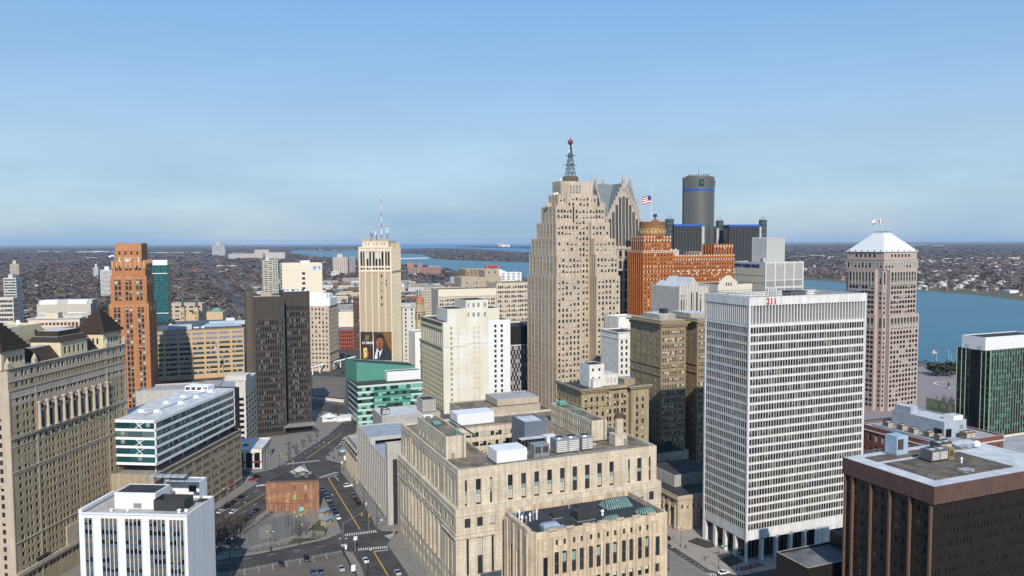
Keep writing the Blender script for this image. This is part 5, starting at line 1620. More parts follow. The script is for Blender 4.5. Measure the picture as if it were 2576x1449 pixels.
# ------------------------------------------------------------------ 18  large tan hotel at the left edge
P, wx, wy, zt = SE(18, 928, 265, 96, -40, 315)
Pc = at_y(18, 928, 265)
b = WS = B('tan_brick_hotel', 'huge tan brick hotel with stone columns and dark stepped roof turrets, left edge', 'hotel', Pc - dirv(96) * 34, 96)
hb = M('tan_hotel_brick', (.37, .295, .19), streak=.12, var=.12, joint=(1.0, .42, .02, .07))
hs = M('pinkish_stone', (.42, .35, .275), streak=.1, var=.1)
hw_ = dict(style='sash', frame=fr_d, p=(.75, .17, .08), gl=glass)
X = 34.0; W_ = wy
secA = [(3.4, 4.8), (6.4, 7.6), (8.3, 9.5), (11.0, 12.4)]
secC = [(W_ - 12.2, W_ - 10.9), (W_ - 8.9, W_ - 7.7), (W_ - 7.0, W_ - 5.8), (W_ - 3.8, W_ - 2.5)]
mid = []
k_ = 13.6
while k_ < W_ - 14.5:
    mid += [(k_ + .7, k_ + 2.0), (k_ + 3.6, k_ + 4.75), (k_ + 5.3, k_ + 6.45)]
    k_ += 6.5
allc = secA + [c for c in mid if c[1] < W_ - 13.2] + secC
rw_all = rows(4, zt, 3.05, 1.75, top=1.4)
zc_hi, zc_lo = zt - 13.2, zt - 24.5
b.wall('E', 0, W_, X, 0, zc_lo, hb, rws=[r for r in rw_all if r[1] < zc_lo - .2], cls=allc, rec=.3, win=hw_)
b.wall('E', 0, W_, X, zc_hi, zt - 7.8, hs, rws=[r for r in rw_all if zc_hi < r[0] and r[1] < zt - 7.8], cls=allc, rec=.3, win=hw_)
b.wall('E', 0, W_, X, zt - 7.8, zt - 4.6, hb, rws=[(zt - 6.9, zt - 5.4)], cls=secA[:] + cols(14, W_ - 13.5, 22, .75) + secC, rec=.25, win=dict(hw_, p=(1, 0, 0)))
b.wall('E', 0, W_, X, zt - 4.6, zt, hs, rws=[(zt - 3.4, zt - 1.5)], cls=allc, rec=.3, win=hw_)
mrows = [r for r in rw_all if zc_lo <= r[0] and r[1] <= zc_hi]
b.wall('E', 0, 13.4, X, zc_lo, zc_hi, hb, rws=mrows, cls=secA, rec=.3, win=hw_)
b.wall('E', W_ - 13.4, W_, X, zc_lo, zc_hi, hb, rws=mrows, cls=secC, rec=.3, win=hw_)
cc = cols(13.8, W_ - 13.8, 9, 2.3, mar=.2)
b.wall('E', 13.4, W_ - 13.4, X, zc_lo, zc_hi, hs, rws=[(zc_lo + .6, zc_lo + 6.6), (zc_lo + 7.6, zc_hi - 1.2)], cls=cc, rec=.7, win=dict(style='multi', frame=fr_d, bl=M('hotel_blue_blind', (.20, .27, .33)), p=(.6, .25, .15)))
g = MB(); g.cone(0, 0, 0, 9.0, .62, .5, 12, hs); g.box(-.75, .75, -.75, .75, 9.0, 9.7, hs); g.box(-.75, .75, -.75, .75, -.5, 0, hs); me_ = g.mesh('column')
for i in range(9):
    u = (cc[i][1] + cc[i + 1][0]) / 2 if i < 8 else cc[8][1] + 1
    b.inst('column', me_, (X + .5, u, zc_lo + .8))
b.inst('column', me_, (X + .5, cc[0][0] - 1.0, zc_lo + .8))
for z, d_ in ((zt - .2, .7), (zt - 4.7, .3), (zt - 7.8, .35), (zt - 10.6, .25), (zc_lo - .1, .7), (zc_lo - 3.2, .2), (zt - 36.4, .45), (zt - 37.2, .25), (zt - 61.5, .3), (zt - 24.0, .3)):
    ledge(b, 'E', 0, W_, X, z - .16, z + .16, d_ * .7, hs, 'string_course')
for u in (.0, 13.0, W_ - 13.4, W_ - .9):
    ledge(b, 'E', u, u + .5, X, 0, zt - 8, .15, hs, 'quoin')
    q = MB(); q.box(X - .9, X + .5, u - .3, u + 1.2, zt - .2, zt + 1.6, hs); q.cone(X - .2, u + .45, zt + 1.6, zt + 3.4, .9, .2, 8, hs); q.obj('finial', b.root)
b.wall('S', 0, X, 0, 0, zt, hs, rws=rw_all, cls=[c for c in cols(0, X, 9, 1.25, mar=2)], rec=.3, win=hw_)
b.wall('N', 0, X, W_, 0, zt, hb); b.wall('W', 0, W_, 0, 0, zt, hb)
b.mb('roof').box(.5, X - .5, .5, W_ - .5, zt - 1, zt - .6, roof_g)
for (x0, x1, y0, y1) in ((0, X, 0, .5), (0, X, W_ - .5, W_), (0, .5, .5, W_ - .5), (X - .5, X, .5, W_ - .5)):
    b.mb('parapet').box(x0, x1, y0, y1, zt - 1, zt + .02, hs)
# base storey arches and hotel lettering
ledge(b, 'E', 0, W_, X, 9.0, 10.4, .8, hs, 'string_course')
ledge(b, 'E', 26, 48, X, 10.4, 17.5, .6, hs, 'carved_portal')
flat_text(b, 'sign_lettering', 'WESTIN', 2.0, (X + .45, 13.0, 10.9), math.pi / 2, iron, extr=.12, offset=.03)
mans = M('brown_mansard', (.040, .026, .020), var=.25, scale=.6, rough=.7)
cream = M('cream_penthouse', (.58, .50, .34), streak=.08, var=.06)
def mansard(part, x0, x1, y0, y1, z0, z1, ins):
    g = b.mb(part)
    A = [(x0, y0), (x1, y0), (x1, y1), (x0, y1)]
    T = [(x0 + ins, y0 + .2), (x1 - ins, y0 + .2), (x1 - ins, y1 - .2), (x0 + ins, y1 - .2)]
    for i in range(4):
        j = (i + 1) % 4
        g.face([(*A[i], z0), (*A[j], z0), (*T[j], z1), (*T[i], z1)], mans)
    g.face([(*p_, z1) for p_ in T], roof_g)
def ziggurat(part, xc, yc, r0, z0, n, dz):
    for i in range(n):
        r = r0 * (1 - i / (n + .3)) ** .92
        q = MB(); q.box(xc - r, xc + r, yc - r, yc + r, z0 + i * dz, z0 + (i + 1) * dz - .02, mans)
        q.box(xc - r - .18, xc + r + .18, yc - r - .18, yc + r + .18, z0 + i * dz, z0 + i * dz + .3, mans); q.obj('roof_tier', b.root)
hq = dict(style='sash', frame=fr_d, p=(1, 0, 0))
for k_i, (yc, nm) in enumerate(((5.0, 'turret'), (W_ - 7.0, 'turret.001'))):
    zz = zt - .6
    b.block(X - 12.5, X - 1.6, yc - 5.5, yc + 5.5, zz, zz + 6.6, cream, roof_k, par=0, part=nm, rpart=nm, E=dict(rws=[(zz + 1.8, zz + 4.2)], cls=cols(yc - 5, yc + 5, 5, .9, mar=.4), win=hq), S=dict(rws=[(zz + 1.8, zz + 4.2)], cls=cols(X - 11.5, X - 2.5, 4, .9), win=hq))
    ziggurat(nm, X - 7.0, yc, 6.6, zz + 6.6, 8, 1.15)
mansard('mansard_roof', X - 13, X - 1.2, 18.6, 28.5, zt - .6, zt + 4.4, 4)
mansard('mansard_roof.001', X - 13, X - 1.2, 44, W_ - 16, zt - .6, zt + 4.4, 4)
b.block(X - 13, X - 1.0, 28.5, 44, zt - .6, zt + 5.6, cream, roof_w, par=0, part='dormer_pavilion', E=dict(rws=[(zt + .8, zt + 3.4)], cls=cols(29, 43.6, 5, 1.3), win=hq))
mansard('pavilion_roof', X - 14, X - .4, 28, 44.5, zt + 5.6, zt + 7.4, 2)
b.block(X - 12, X - 3, 30, 42.5, zt + 7.4, zt + 9.4, mans, roof_w, par=0, part='pavilion_attic', E=dict(rws=[(zt + 7.8, zt + 9)], cls=cols(30.5, 42, 4, 1.1), win=hq))
b.block(2, 17, 22, 40, zt - .6, zt + 11.5, cream, cream, par=.4, part='penthouse', S=dict(rws=[(zt + 7, zt + 9.2)], cls=[(3.5, 4.8), (5.4, 6.7)], win=hq), E=dict(rws=[(zt + 7, zt + 9.2)], cls=[(36, 37.5)], win=hq))
b.block(5, 20.5, 42, 54, zt - .6, zt + 9.0, cream, cream, par=.4, part='penthouse.001')
b.block(4, 19.5, 40, 62, zt - .6, zt + 4.5, cream, roof_w, par=.4, part='penthouse.002', E=dict(rws=[(zt + 1.4, zt + 3.2)], cls=[(56, 57), (59, 60)], win=hq))
b.done(300)
unit(b, 'satellite_dish', 'large white dish on the cream penthouse of the tan hotel', 'dish', 9, 26, zt + 11.1, 2.8, 1, 3.0, white_m, 'dish')
unit(b, 'satellite_dish', 'smaller white dish at the back of the cream hotel penthouse', 'dish', 13, 33, zt + 11.1, 2.0, 1, 2.4, white_m, 'dish')
flag(b.Mw @ Vector((8, 6, zt + 1)), 14, 4, 3.4, 'striped flag at the left edge of the photo over the hotel roof', zf=.5)

# ------------------------------------------------------------------ 19  white framed glass box over a tan garage
P, wx, wy, zt = SE(391, 1058, 321.6, 96, 300, 590)
Pc = at_y(391, 1058, 321.6)
gw_ = 24.0
b = GB = B('white_glass_box', 'long white framed glass office box hovering over the tan garage', 'office building', Pc - dirv(96) * gw_, 96)
z0 = 32.2
fl = (zt - 1.0 - z0) / 5
g = b.mb('core'); g.box(.5, gw_ - .5, .5, wy - .5, z0 + .5, zt - .6, M('glazing_core', (.05, .06, .06)))
wf = M('white_frame', (.72, .725, .73), var=.03)
for i in range(6):
    z = z0 + i * fl if i else z0
    hh = .95 if 0 < i < 5 else 1.1
    q = MB(); q.box(0, gw_, 0, wy, z - (.0 if i == 0 else .1), z + hh, wf, top=roof_w if i == 5 else None); q.obj('floor_slab', b.root)
for f in range(5):
    za_, zb_ = z0 + f * fl + (1.1 if f == 0 else .86), z0 + (f + 1) * fl - .1
    for u0, u1 in cols(.7, wy - .7, 14, (wy - 1.4) / 14 - .12, mar=0):
        b.win('E', gw_, u0, u1, za_, zb_, .22, wf, style='ribbon', frame=fr_d, gl=G('pale_teal_glass', (.06, .105, .105), rough=.06), bl=blind_d, p=(.4, .3, .3))
    for u0, u1 in cols(.7, gw_ - .7, 4, (gw_ - 1.4) / 4 - .12, mar=0):
        b.win('S', 0, u0, u1, za_, zb_, .22, wf, style='ribbon', frame=fr_d, gl=glass_t if f != 3 else MATS['pale_teal_glass'], bl=blind_d, p=(.6, .2, .2))
for x, y in ((0, 0), (gw_ - .6, 0), (0, wy - .6), (gw_ - .6, wy - .6)):
    q = MB(); q.box(x, x + .6, y, y + .6, z0, zt, wf); q.obj('corner_post', b.root)
g = b.mb('black_end'); g.box(2, gw_ + .1, wy + .02, wy + 5, z0 - 2, zt - .2, M('black_cladding', (.03, .03, .032)))
g = b.mb('truss')
for f in (1, 2, 4):
    g.bar((gw_ - 11, .1, z0 + f * fl), (gw_ - 5, .1, z0 + (f + 1) * fl), .14, wf); g.bar((gw_ - 5, .1, z0 + f * fl), (gw_ - 9, .1, z0 + (f + 1) * fl), .14, wf)
b.done(200)
for i, (x, y) in enumerate(((16, 12), (9, 12), (17, 30), (10, 30), (17, 44), (10.5, 44), (17, 58), (12, 60))):
    unit(b, 'roof_ventilator', ('right' if i % 2 == 0 else 'left') + ' white ventilator in the %s pair on the glass box roof' % ('nearest', 'second', 'third', 'farthest')[i // 2], 'ventilator', x, y, zt, 3.4, 2.2, 1.7, white_m, 'duct', group='white ventilators on the glass box')
unit(b, 'pipe_run', 'thin pipe running the length of the white glass box roof', 'pipe', 14.4, 8, zt, .35, 54, .4, steel, 'box')
unit(b, 'roof_house', 'white roof house at the far end of the glass box', 'roof house', 3, 62, zt, 12, 7, 2.6, wf, 'box')
b = GG = B('tan_garage', 'seven storey tan stone garage building with grouped narrow windows and rooftop parking', 'parking garage', Pc - dirv(96) * 26.5, 96)
gt = M('garage_stone', (.35, .285, .20), streak=.12, var=.1, joint=(1.0, .5, .02, .06))
zg = 29.6; gx = 27.5; gy = 76.0
rwg = [(3.2 + i * 3.75 + 1.2, 3.2 + i * 3.75 + 3.1) for i in range(7)]
b.wall('E', -4, gy, gx, 0, zg, gt, rws=[(.5, 3.4)] + [(a + 1.0, bb + .9) for a, bb in rwg[:6]], cls=cols(-4, gy, 10, 1.05, grp=4, gap=.42, mar=.4), rec=.08, win=dict(style='plain', frame=fr_d, p=(.85, .1, .05)))
b.wall('N', 0, gx, gy, 0, zg, gt); b.wall('S', 0, gx, -4, 0, zg, gt); b.wall('W', -4, gy, 0, 0, zg, gt)
g = b.mb('roof'); g.face([(0, -4, zg - 1), (gx, -4, zg - 1), (gx, gy, zg - 1), (0, gy, zg - 1)], M('deck_concrete', (.26, .25, .235), var=.2, scale=.2))
for z, d_ in ((zg - .3, .5), (zg - 3.0, .25), (4.0, .35)):
    ledge(b, 'E', -4, gy, gx, z - .2, z + .3, d_, gt)
q = MB(); q.box(.6, .9, .6, .9, zg - 1, z0, wf); me_ = q.mesh('steel_column')
for y in lin(3, wy - 2, 7):
    b.inst('steel_column', me_, (gx - 4.5, y, 0)); b.inst('steel_column', me_, (4, y, 0))
ledge(b, 'E', 60, 66, gx, 4.3, 6.0, .15, M('red_sign', (.35, .06, .05)), 'sign')
b.done(300)

# ------------------------------------------------------------------ 20  low white arched pavilion and dark twin tower
P, wx, wy, zt = SE(660, 1131, 436, 84, 560, 705)
Pc = at_z(659, 1180, 0)
b = B('arched_pavilion', 'low white pavilion with rounded arched windows at the street corner', 'pavilion', Pc - dirv(84) * 23, 84)
zt = 11.2
pw_ = M('pavilion_white', (.62, .58, .50), streak=.05, var=.05)
ar_ = dict(style='arch', frame=fr_d, p=(1, 0, 0))
b.block(0, 23, 0, 26, 0, zt, pw_, roof_w, par=.5, S=dict(rws=[(.6, 9.3)], cls=cols(0, 23, 5, 3.3, mar=.2), rec=.9, win=ar_), E=dict(rws=[(.6, 9.3)], cls=cols(0, 26, 6, 3.0, mar=.2), rec=1.2, win=ar_))
g = b.mb('awning'); g.box(.4, 22.8, -.02, .3, 3.6, 4.6, M('maroon_panel', (.16, .03, .045)))
b.done(40)
unit(b, 'air_handler', 'small beige box on the white arched pavilion roof', 'air handler', 11, 9, zt - .5, 3, 3, 1.6, cream, 'box')

dt = M('dark_brown_panel', (.050, .044, .040), var=.12, streak=.06, joint=(1.55, 4.2, .09, .10))
dtl = M('brown_rib', (.080, .068, .058), streak=.1)
P, wx, wy, zt = SW(637, 747, 495, 67.2, 714.5, 623)
b = FFD = B('dark_brown_twin_tower', 'dark brown slab tower in two offset halves with rows of narrow windows', 'office tower', P, 67.2)
dw = dict(style='plain', frame=iron, gl=glass_k, bl=M('pale_grey_blind', (.12, .125, .135)), p=(.74, .12, .14))
D = lambda n: F(n, .95, 4.1, 2.6, top=15.6, mar=.8, rec=.15, **dw)
wx = 18.9
b.block(0, wx, 0, 24, 0, zt, dt, roof_w, par=1.0, S=D(12), coping=dtl)
b.block(-3.6, 0, 13, 26, 0, zt + 3.0, dtl, roof_k, par=.5, part='stair_shaft')
z2 = zt + 2.2
b.block(wx + .4, wx + 17.4, 9, 34, 0, z2, dt, roof_w, par=1.0, part='rear_half', S=F(11, .95, 4.1, 2.6, top=9.6, mar=.8, rec=.15, **dw), coping=dtl)
fins(b, 'S', 0, lin(.3, wx - .3, 13), 6, zt, .3, .25, dtl, 'mullion'); fins(b, 'S', 9, lin(wx + .7, wx + 17.1, 12), 6, z2, .3, .25, dtl, 'mullion')
fins(b, 'W', 0, lin(.5, 12.5, 5), 6, zt, .5, .3, dtl, 'rib'); fins(b, 'S', 13, lin(-3.4, -.2, 4), 6, zt + 3, .35, .25, M('light_brown_rib', (.15, .12, .092)), 'rib')
for i in range(3):
    ledge(b, 'S', 0, wx, 0, zt - 5.2 - i * 4.9, zt - 4.9 - i * 4.9, .32, dtl, 'string_course')
g = b.mb('canopy')
for i in range(6):
    g.box(wx - 2, wx + 18, 3 - i * 1.5, 4.2 - i * 1.5, 6.2 - i * .12, 6.4 - i * .12, fr_m)
g = b.mb('lobby_column')
for x in lin(wx + 1, wx + 17, 7):
    g.box(x - .3, x + .3, 8.2, 8.8, 0, 7.5, dtl)
g = b.mb('low_wing'); g.box(-16, 0, 6, 30, 0, 22, M('low_wing_brown', (.07, .05, .042)), top=roof_k)
b.done(300)
unit(b, 'air_handler', 'jumble of tan plant on the front half of the dark brown tower roof', 'air handler', 5, 5, zt - 1, 9, 6, 3, M('tan_plant', (.36, .27, .2)), 'duct')
for i in range(5):
    unit(b, 'roof_unit', 'white roof unit along the rear half of the dark brown tower', 'roof unit', wx + 2 + i * 3.2, 14 + (i % 2) * 5, z2 - 1, 1.8, 1.8, 1.8, white_m, 'box', group='white units on the dark tower')

# ------------------------------------------------------------------ 21  orange art deco tower at left
P, wx, wy, zt = SE(355, 612, 590, 75, 289, 370)
b = ST = B('orange_deco_tower', 'slender orange brick art deco tower stepping back to a banded crown, left side', 'skyscraper', P, 75)
so_ = M('salmon_brick', (.39, .168, .072), streak=.1, var=.12, joint=(1.4, .55, .02, .06))
sb_ = M('peach_band', (.50, .28, .15), var=.1)
sd = dict(style='sash', frame=fr_d, p=(.7, .16, .14), bl=M('lime_blind', (.42, .46, .36)))
sa = dict(sd, style='arch'); sgp = M('grey_spandrel', (.17, .115, .085), var=.15)
def tr_(x0, x1, y0, y1, z0, z1, archtop=True):
    cs = cols(x0, x1, 3, 1.75, grp=2, gap=.75, mar=1.4)
    ce = cols(y0, y1, 2, 1.5, grp=2, gap=1.0, mar=2.0)
    rr = rows(z0, z1, 4.05, 2.7, top=3.6)
    b.block(x0, x1, y0, y1, z0, z1, so_, lime_d, par=1.0, S=dict(rws=rr[:-1], cls=cs, rec=.45, win=sd), E=dict(rws=rr[:-1], cls=ce, rec=.45, win=sd), coping=sb_)
    if archtop:
        for (a, c) in cs: b.win('S', y0, a, c, rr[-1][0], rr[-1][1] + .9, -.02, so_, **sa)
        for (a, c) in ce: b.win('E', x1, a, c, rr[-1][0], rr[-1][1] + .9, -.02, so_, **sa)
    for (u0, u1) in cs:
        for r0_, r1_ in zip(rr[:-1], rr[1:]): q = MB(); q.box(u0, u1, y0 - .06, y0 + .02, r0_[1], r1_[0], sgp); q.obj('spandrel', b.root)
    for cs_ in (cs,):
        fins(b, 'S', y0, [cs_[0][0] - .9, (cs_[1][1] + cs_[2][0]) / 2, (cs_[3][1] + cs_[4][0]) / 2, cs_[5][1] + .9], z0, z1 + .4, 1.5, .4, so_, 'pier')
        fins(b, 'S', y0, [(cs_[0][1] + cs_[1][0]) / 2, (cs_[2][1] + cs_[3][0]) / 2, (cs_[4][1] + cs_[5][0]) / 2], z0, z1 - 3, .4, .25, so_, 'mullion')
    wrap(b, x0, x1, y0, y1, z1 - 1.4, z1 - 1.0, .12, sb_, 'band')
tr_(-4.6, 22.6, -4.2, 27.6, 0, 80)
tr_(-3.4, 21.4, -3.2, 26.6, 80, 100.6)
tr_(-2.4, 20.6, -2.4, 25.4, 100.6, 111.0)
b.block(0, 18, 0, 23.5, 110, zt, so_, lime_d, par=1.0, coping=sb_, S=dict(rws=[(112.4, 119)], cls=cols(0, 18, 4, 1.2), rec=.4, win=dict(style='strip', frame=fr_d, bl=sb_, p=(1, 0, 0))), E=dict(rws=[(112.4, 119)], cls=cols(0, 23, 3, 1.0), rec=.4, win=dict(style='strip', frame=fr_d, bl=sb_, p=(1, 0, 0))))
for z in (120.3, 121.9, 123.4, 114.2):
    wrap(b, 0, 18, 0, 23.5, z, z + .45, .1, sb_, 'band')
for z in (98.3, 96.2, 77.5, 75.4, 88.8, 54, 108.5):
    wrap(b, -3.5 if z > 80 else -4.6, 21.5 if z > 80 else 22.6, -3.3 if z > 80 else -4.2, 26.7 if z > 80 else 27.6, z, z + .35, .1, sb_, 'band') if z < 100 else wrap(b, -2.4, 20.6, -2.4, 25.4, z, z + .5, .1, sb_, 'band')
fins(b, 'S', -2.4, lin(-1.8, 20.0, 8), 106.5, 112.4, 1.0, .45, sb_, 'pinnacle'); fins(b, 'E', 20.6, lin(-1.8, 24.8, 7), 106.5, 112.4, 1.0, .45, sb_, 'pinnacle')
q = MB(); q.box(-.6, .6, -.5, .5, 0, 2.6, M('pale_statue', (.6, .52, .42))); q.cone(0, 0, 2.6, 3.8, .5, .3, 8, MATS['pale_statue']); me_ = q.mesh('statue')
for x in (3, 7, 10.5, 16):
    b.inst('statue', me_, (x, -.9, 110.6))
b.done(300)
unit(b, 'satellite_dish', 'white dish on the upper ledge of the orange deco tower', 'dish', 8.5, -1.2, 110.6, 2.4, 1, 2.8, white_m, 'dish')
flag(b.Mw @ Vector((-1.6, 4, 110)), 9, 4.4, 3.4, 'large blue and white over red flag on the orange deco tower ledge', zf=.42, kind='gr', dirx=-1)

# ------------------------------------------------------------------ 22  tan bayed office block
P, wx, wy, zt = SW(380, 834, 700, 67.2, 610, 379)
b = B('tan_bayed_office', 'broad tan office block with wide window bays behind the orange deco tower', 'office building', P, 67.2)
tn = M('sandy_precast', (.50, .34, .175), var=.06, streak=.04)
cs = cols(-12, 79, 8, 9.6, mar=0)
rr = rows(2, zt, 4.55, 2.35, top=2.7)
b.wall('S', -12, 79, 0, 0, zt, tn, rws=rr[:-2], cls=cs, rec=.2, win=dict(style='ribbon', frame=fr_m, gl=G('office_teal', (.03, .05, .05)), bl=M('aqua_blind', (.26, .36, .36)), p=(.4, .3, .3)))
for z0_, z1_ in rr[-2:]:
    for a, c in cs:
        q = MB(); q.box(a, c, -.05, .0, z0_, z1_, M('louvre_lilac', (.22, .22, .26), joint=(30, .4, .06, .1))); q.obj('louvre', b.root)
for z0_, z1_ in rr:
    for a, c in cs:
        q = MB(); q.box(a, c, -.3, 0, z0_ - .35, z0_ - .05, M('white_sill', (.6, .6, .6))); q.obj('sill', b.root)
b.wall('W', 0, 70, -12, 0, zt, tn)
b.mb('roof').box(-12, 79, .4, 95, zt - .9, zt - .4, M('slate_blue_roof', (.085, .095, .12), var=.3, scale=.05))
b.mb('roof_rim').box(-12, 79, 0, .4, zt - .9, zt, tn)
for bx in ((14, 34, 6, 14, zt - .4, zt + 4.0, M('pale_blue_metal', (.42, .46, .52)), roof_w), (50, 84, 34, 44, zt - .4, zt + 3, MATS['pale_blue_metal'], roof_w), (66, 74, 50, 58, zt, zt + 4.5, white_m), (-4, 20, 60, 64, zt, zt + 2.4, roof_k)):
    q = MB(); q.box(*bx); q.obj('roof_house', b.root)
g = b.mb('atrium_roof'); zz = zt + 2.4
g.face([(40, 18, zt), (79, 18, zt), (70, 30, zz), (48, 30, zz)], M('skylight_blue', (.34, .40, .44), rough=.3)); g.face([(79, 42, zt), (40, 42, zt), (48, 30, zz), (70, 30, zz)], MATS['skylight_blue'])
b.done(300)
rng = random.Random(8)
for i in range(9):
    unit(b, 'roof_unit', 'pale box unit on the slate blue roof of the tan bayed office', 'roof unit', rng.uniform(-4, 76), rng.uniform(3, 60), zt - .4, rng.uniform(2, 5), rng.uniform(2, 4), rng.uniform(1, 2.6), rng.choice([white_m, steel, roof_k]), 'box', group='units on the slate blue roof')
b = B('curved_ramp_garage', 'pale concrete garage with curved ramp walls below the tan bayed office', 'parking garage', at_y(385, 960, 560), 75)
for i in range(14):
    a0, a1 = -1.9 + i * .13, -1.9 + (i + 1) * .13
    q = MB()
    R1 = 34
    for (z0_, z1_) in ((0, 17.5),):
        q.face([(30 + R1 * math.cos(a0), 40 + R1 * math.sin(a0), z0_), (30 + R1 * math.cos(a1), 40 + R1 * math.sin(a1), z0_), (30 + R1 * math.cos(a1), 40 + R1 * math.sin(a1), z1_), (30 + R1 * math.cos(a0), 40 + R1 * math.sin(a0), z1_)], pc)
        q.face([(30 + R1 * math.cos(a0), 40 + R1 * math.sin(a0), z1_), (30 + R1 * math.cos(a1), 40 + R1 * math.sin(a1), z1_), (30, 40, z1_)], M('ramp_deck', (.30, .28, .25), var=.2))
    q.obj('ramp_wall', b.root)
b.block(44, 66, -4, 40, 0, 19, pc, roof_g, par=1.2, S=F(1, 18, 3.1, 1.4, top=1.6, style='plain', frame=pc, gl=glass_k, p=(1, 0, 0)))
b.block(-14, 30, 12, 40, 0, 16.5, pc, roof_g, par=1.2, part='deck_block')
b.done()
b = B('slatted_garage', 'small pale garage with dark horizontal slots between glass box and dark tower', 'parking garage', at_y(592, 962, 465), 84)
b.block(0, 5.8, 0, 30, 0, 42, M('pale_garage', (.5, .47, .42)), roof_g, par=.6, S=F(1, 3.6, 3.4, 1.9, top=10, style='plain', frame=pc, gl=glass_k, p=(1, 0, 0), mar=.2), E=F(4, 5, 3.4, 1.9, top=10, style='plain', frame=pc, gl=glass_k, p=(1, 0, 0)))
b.mb('roof_house').box(-6.5, 5.8, 2, 14, 42, 45, MATS['pale_garage']); b.done()

# ------------------------------------------------------------------ 23  pale tower with the man-and-phone banner
P, wx, wy, zt = SE(984, 623, 620, 95, 902, 1006.5)
b = CT = B('banner_tower', 'pale tan tower with blank walls and a huge advertising banner on its lower front', 'skyscraper', P, 95)
ct = M('cadet_stone', (.64, .56, .43), streak=.05, var=.05)
ctp = M('blank_panel', (.40, .32, .225), streak=.04, var=.04)
zt = 120.6
nb = 5
tall = dict(style='strip', frame=fr_d, bl=fr_d, p=(1, 0, 0))
cc = cols(.6, wx - .6, 5, 1.75, grp=2, gap=.5, mar=.2)
b.wall('S', 0, wx, 0, 0, 102.4, ctp)
b.wall('S', 0, wx, 0, 102.4, zt, ct, rws=[(103.2, 104.8), (106.2, 117.6)], cls=cc, rec=.35, win=dict(style='plain', frame=fr_d, gl=glass, p=(.8, .2, 0)))
fins(b, 'S', 0, [.35] + [wx * i / 5 for i in range(1, 5)] + [wx - .35], 30, zt, .75, .35, ct, 'pier')
eR = rows(20, zt, 3.6, 2.0, top=4.5)
b.wall('E', 0, wy, wx, 0, zt, ct, rws=eR, cls=cols(0, wy, 9, 2.0, grp=1, mar=.4), rec=.06, win=dict(style='sash', frame=M('tan_frame', (.25, .19, .13)), gl=glass_b, bl=M('tan_blind', (.22, .17, .11)), p=(.5, .3, .2)))
fins(b, 'E', wx, lin(.4, wy - .4, 10), 20, zt + 2.4, .7, .4, ct, 'pier')
b.wall('W', 0, wy, 0, 0, zt, ct); b.wall('N', 0, wx, wy, 0, zt, ct)
b.mb('roof').box(0.3, wx - .3, .3, wy - .3, zt - .8, zt - .3, roof_g)
for (x0, x1, y0, y1) in ((0, wx, 0, .3), (0, wx, wy - .3, wy), (0, .3, .3, wy - .3), (wx - .3, wx, .3, wy - .3)):
    b.mb('parapet').box(x0, x1, y0, y1, zt - .8, zt + .9, ct)
ledge(b, 'S', -.3, wx + .3, 0, 118.3, 118.9, .4, ct); ledge(b, 'S', -.2, wx + .2, 0, 101.6, 102.4, .3, ct); ledge(b, 'E', 0, wy, wx, 101.4, 102.4, .5, ct)
b.block(2.4, wx - 2.6, 2, wy - 3, zt - .3, 126.2, M('attic_cream', (.60, .53, .40)), roof_g, par=.4, part='attic', S=dict(rws=[(122.6, 124.4)], cls=cols(2.4, wx - 2.6, 3, .5, grp=2, gap=1.6), win=dict(style='plain', p=(1, 0, 0))))
q = MB(); q.box(-.5, .5, -.4, .4, 0, 2.6, M('terracotta_crest', (.5, .36, .22))); q.cone(0, 0, 2.6, 4.0, .5, .1, 6, MATS['terracotta_crest']); me_ = q.mesh('crest')
for y in lin(1, wy - 1, 8): b.inst('crest', me_, (wx - .2, y, zt + .3))
for x in lin(3, wx - 3, 9): b.inst('crest', me_, (x, 2.2, 125.0))
for i, (c_, zq) in enumerate(((17.6, 86), (17.6, 80), (17.6, 74.5), (17.6, 92), (17.6, 97.5), (21.2, 93.6), (21.2, 90.6), (10.6, 78.5), (10.6, 100.4))):
    b.win('S', 0, c_, c_ + (1.2 if i < 7 else .7), zq, zq + 2.0, -.03, ctp, style='plain', p=(.6, .4, 0))
# printed banner (flat print, hung a hand's breadth off the wall)
bx0, bx1, bz0, bz1 = .5, wx - .5, 31.0, 53.6
def bp(u, v, o=.55):
    return (bx0 + (bx1 - bx0) * u, -o, bz0 + (bz1 - bz0) * v)
bd = M('banner_dark', (.030, .022, .018), rough=.6, var=.25, scale=.12)
g = MB(); g.box(bx0, bx1, -.5, -.4, bz0, bz1, bd); g.obj('banner', b.root)
layer = [.52]
def shape(pts, mat, nm='banner_print'):
    layer[0] += .004
    g = MB(); g.face([bp(u, v, layer[0]) for u, v in pts], mat); g.obj(nm, b.root)
ell = lambda cx, cy, rx, ry, n=20, a0=0, a1=2 * math.pi: [(cx + rx * math.cos(a0 + (a1 - a0) * i / n), cy + ry * math.sin(a0 + (a1 - a0) * i / n)) for i in range(n + (0 if a1 - a0 > 6.2 else 1))]
warm = M('banner_amber', (.16, .085, .025), var=.4, scale=.1)
skin = M('print_skin', (.24, .085, .035), var=.2, scale=.5); skin2 = M('print_skin_shade', (.10, .036, .018)); suit = M('print_suit', (.022, .028, .036)); shirt = M('print_shirt', (.62, .64, .66)); hair = M('print_hair', (.012, .010, .010)); phone = M('print_gold', (.52, .40, .10)); tie = M('print_tie', (.03, .025, .03)); wht = M('print_white', (.75, .75, .75)); gld = M('print_gold_line', (.30, .22, .06))
shape([(.44, .98), (.99, .98), (.99, .30), (.86, .55), (.72, .95)], warm)
shape([(.32, .01), (.36, .22), (.44, .33), (.54, .42), (.62, .40), (.72, .44), (.88, .34), (.97, .22), (.99, .01)], suit)
shape([(.44, .03), (.47, .2), (.53, .44), (.72, .47), (.66, .24), (.585, .05)], shirt)
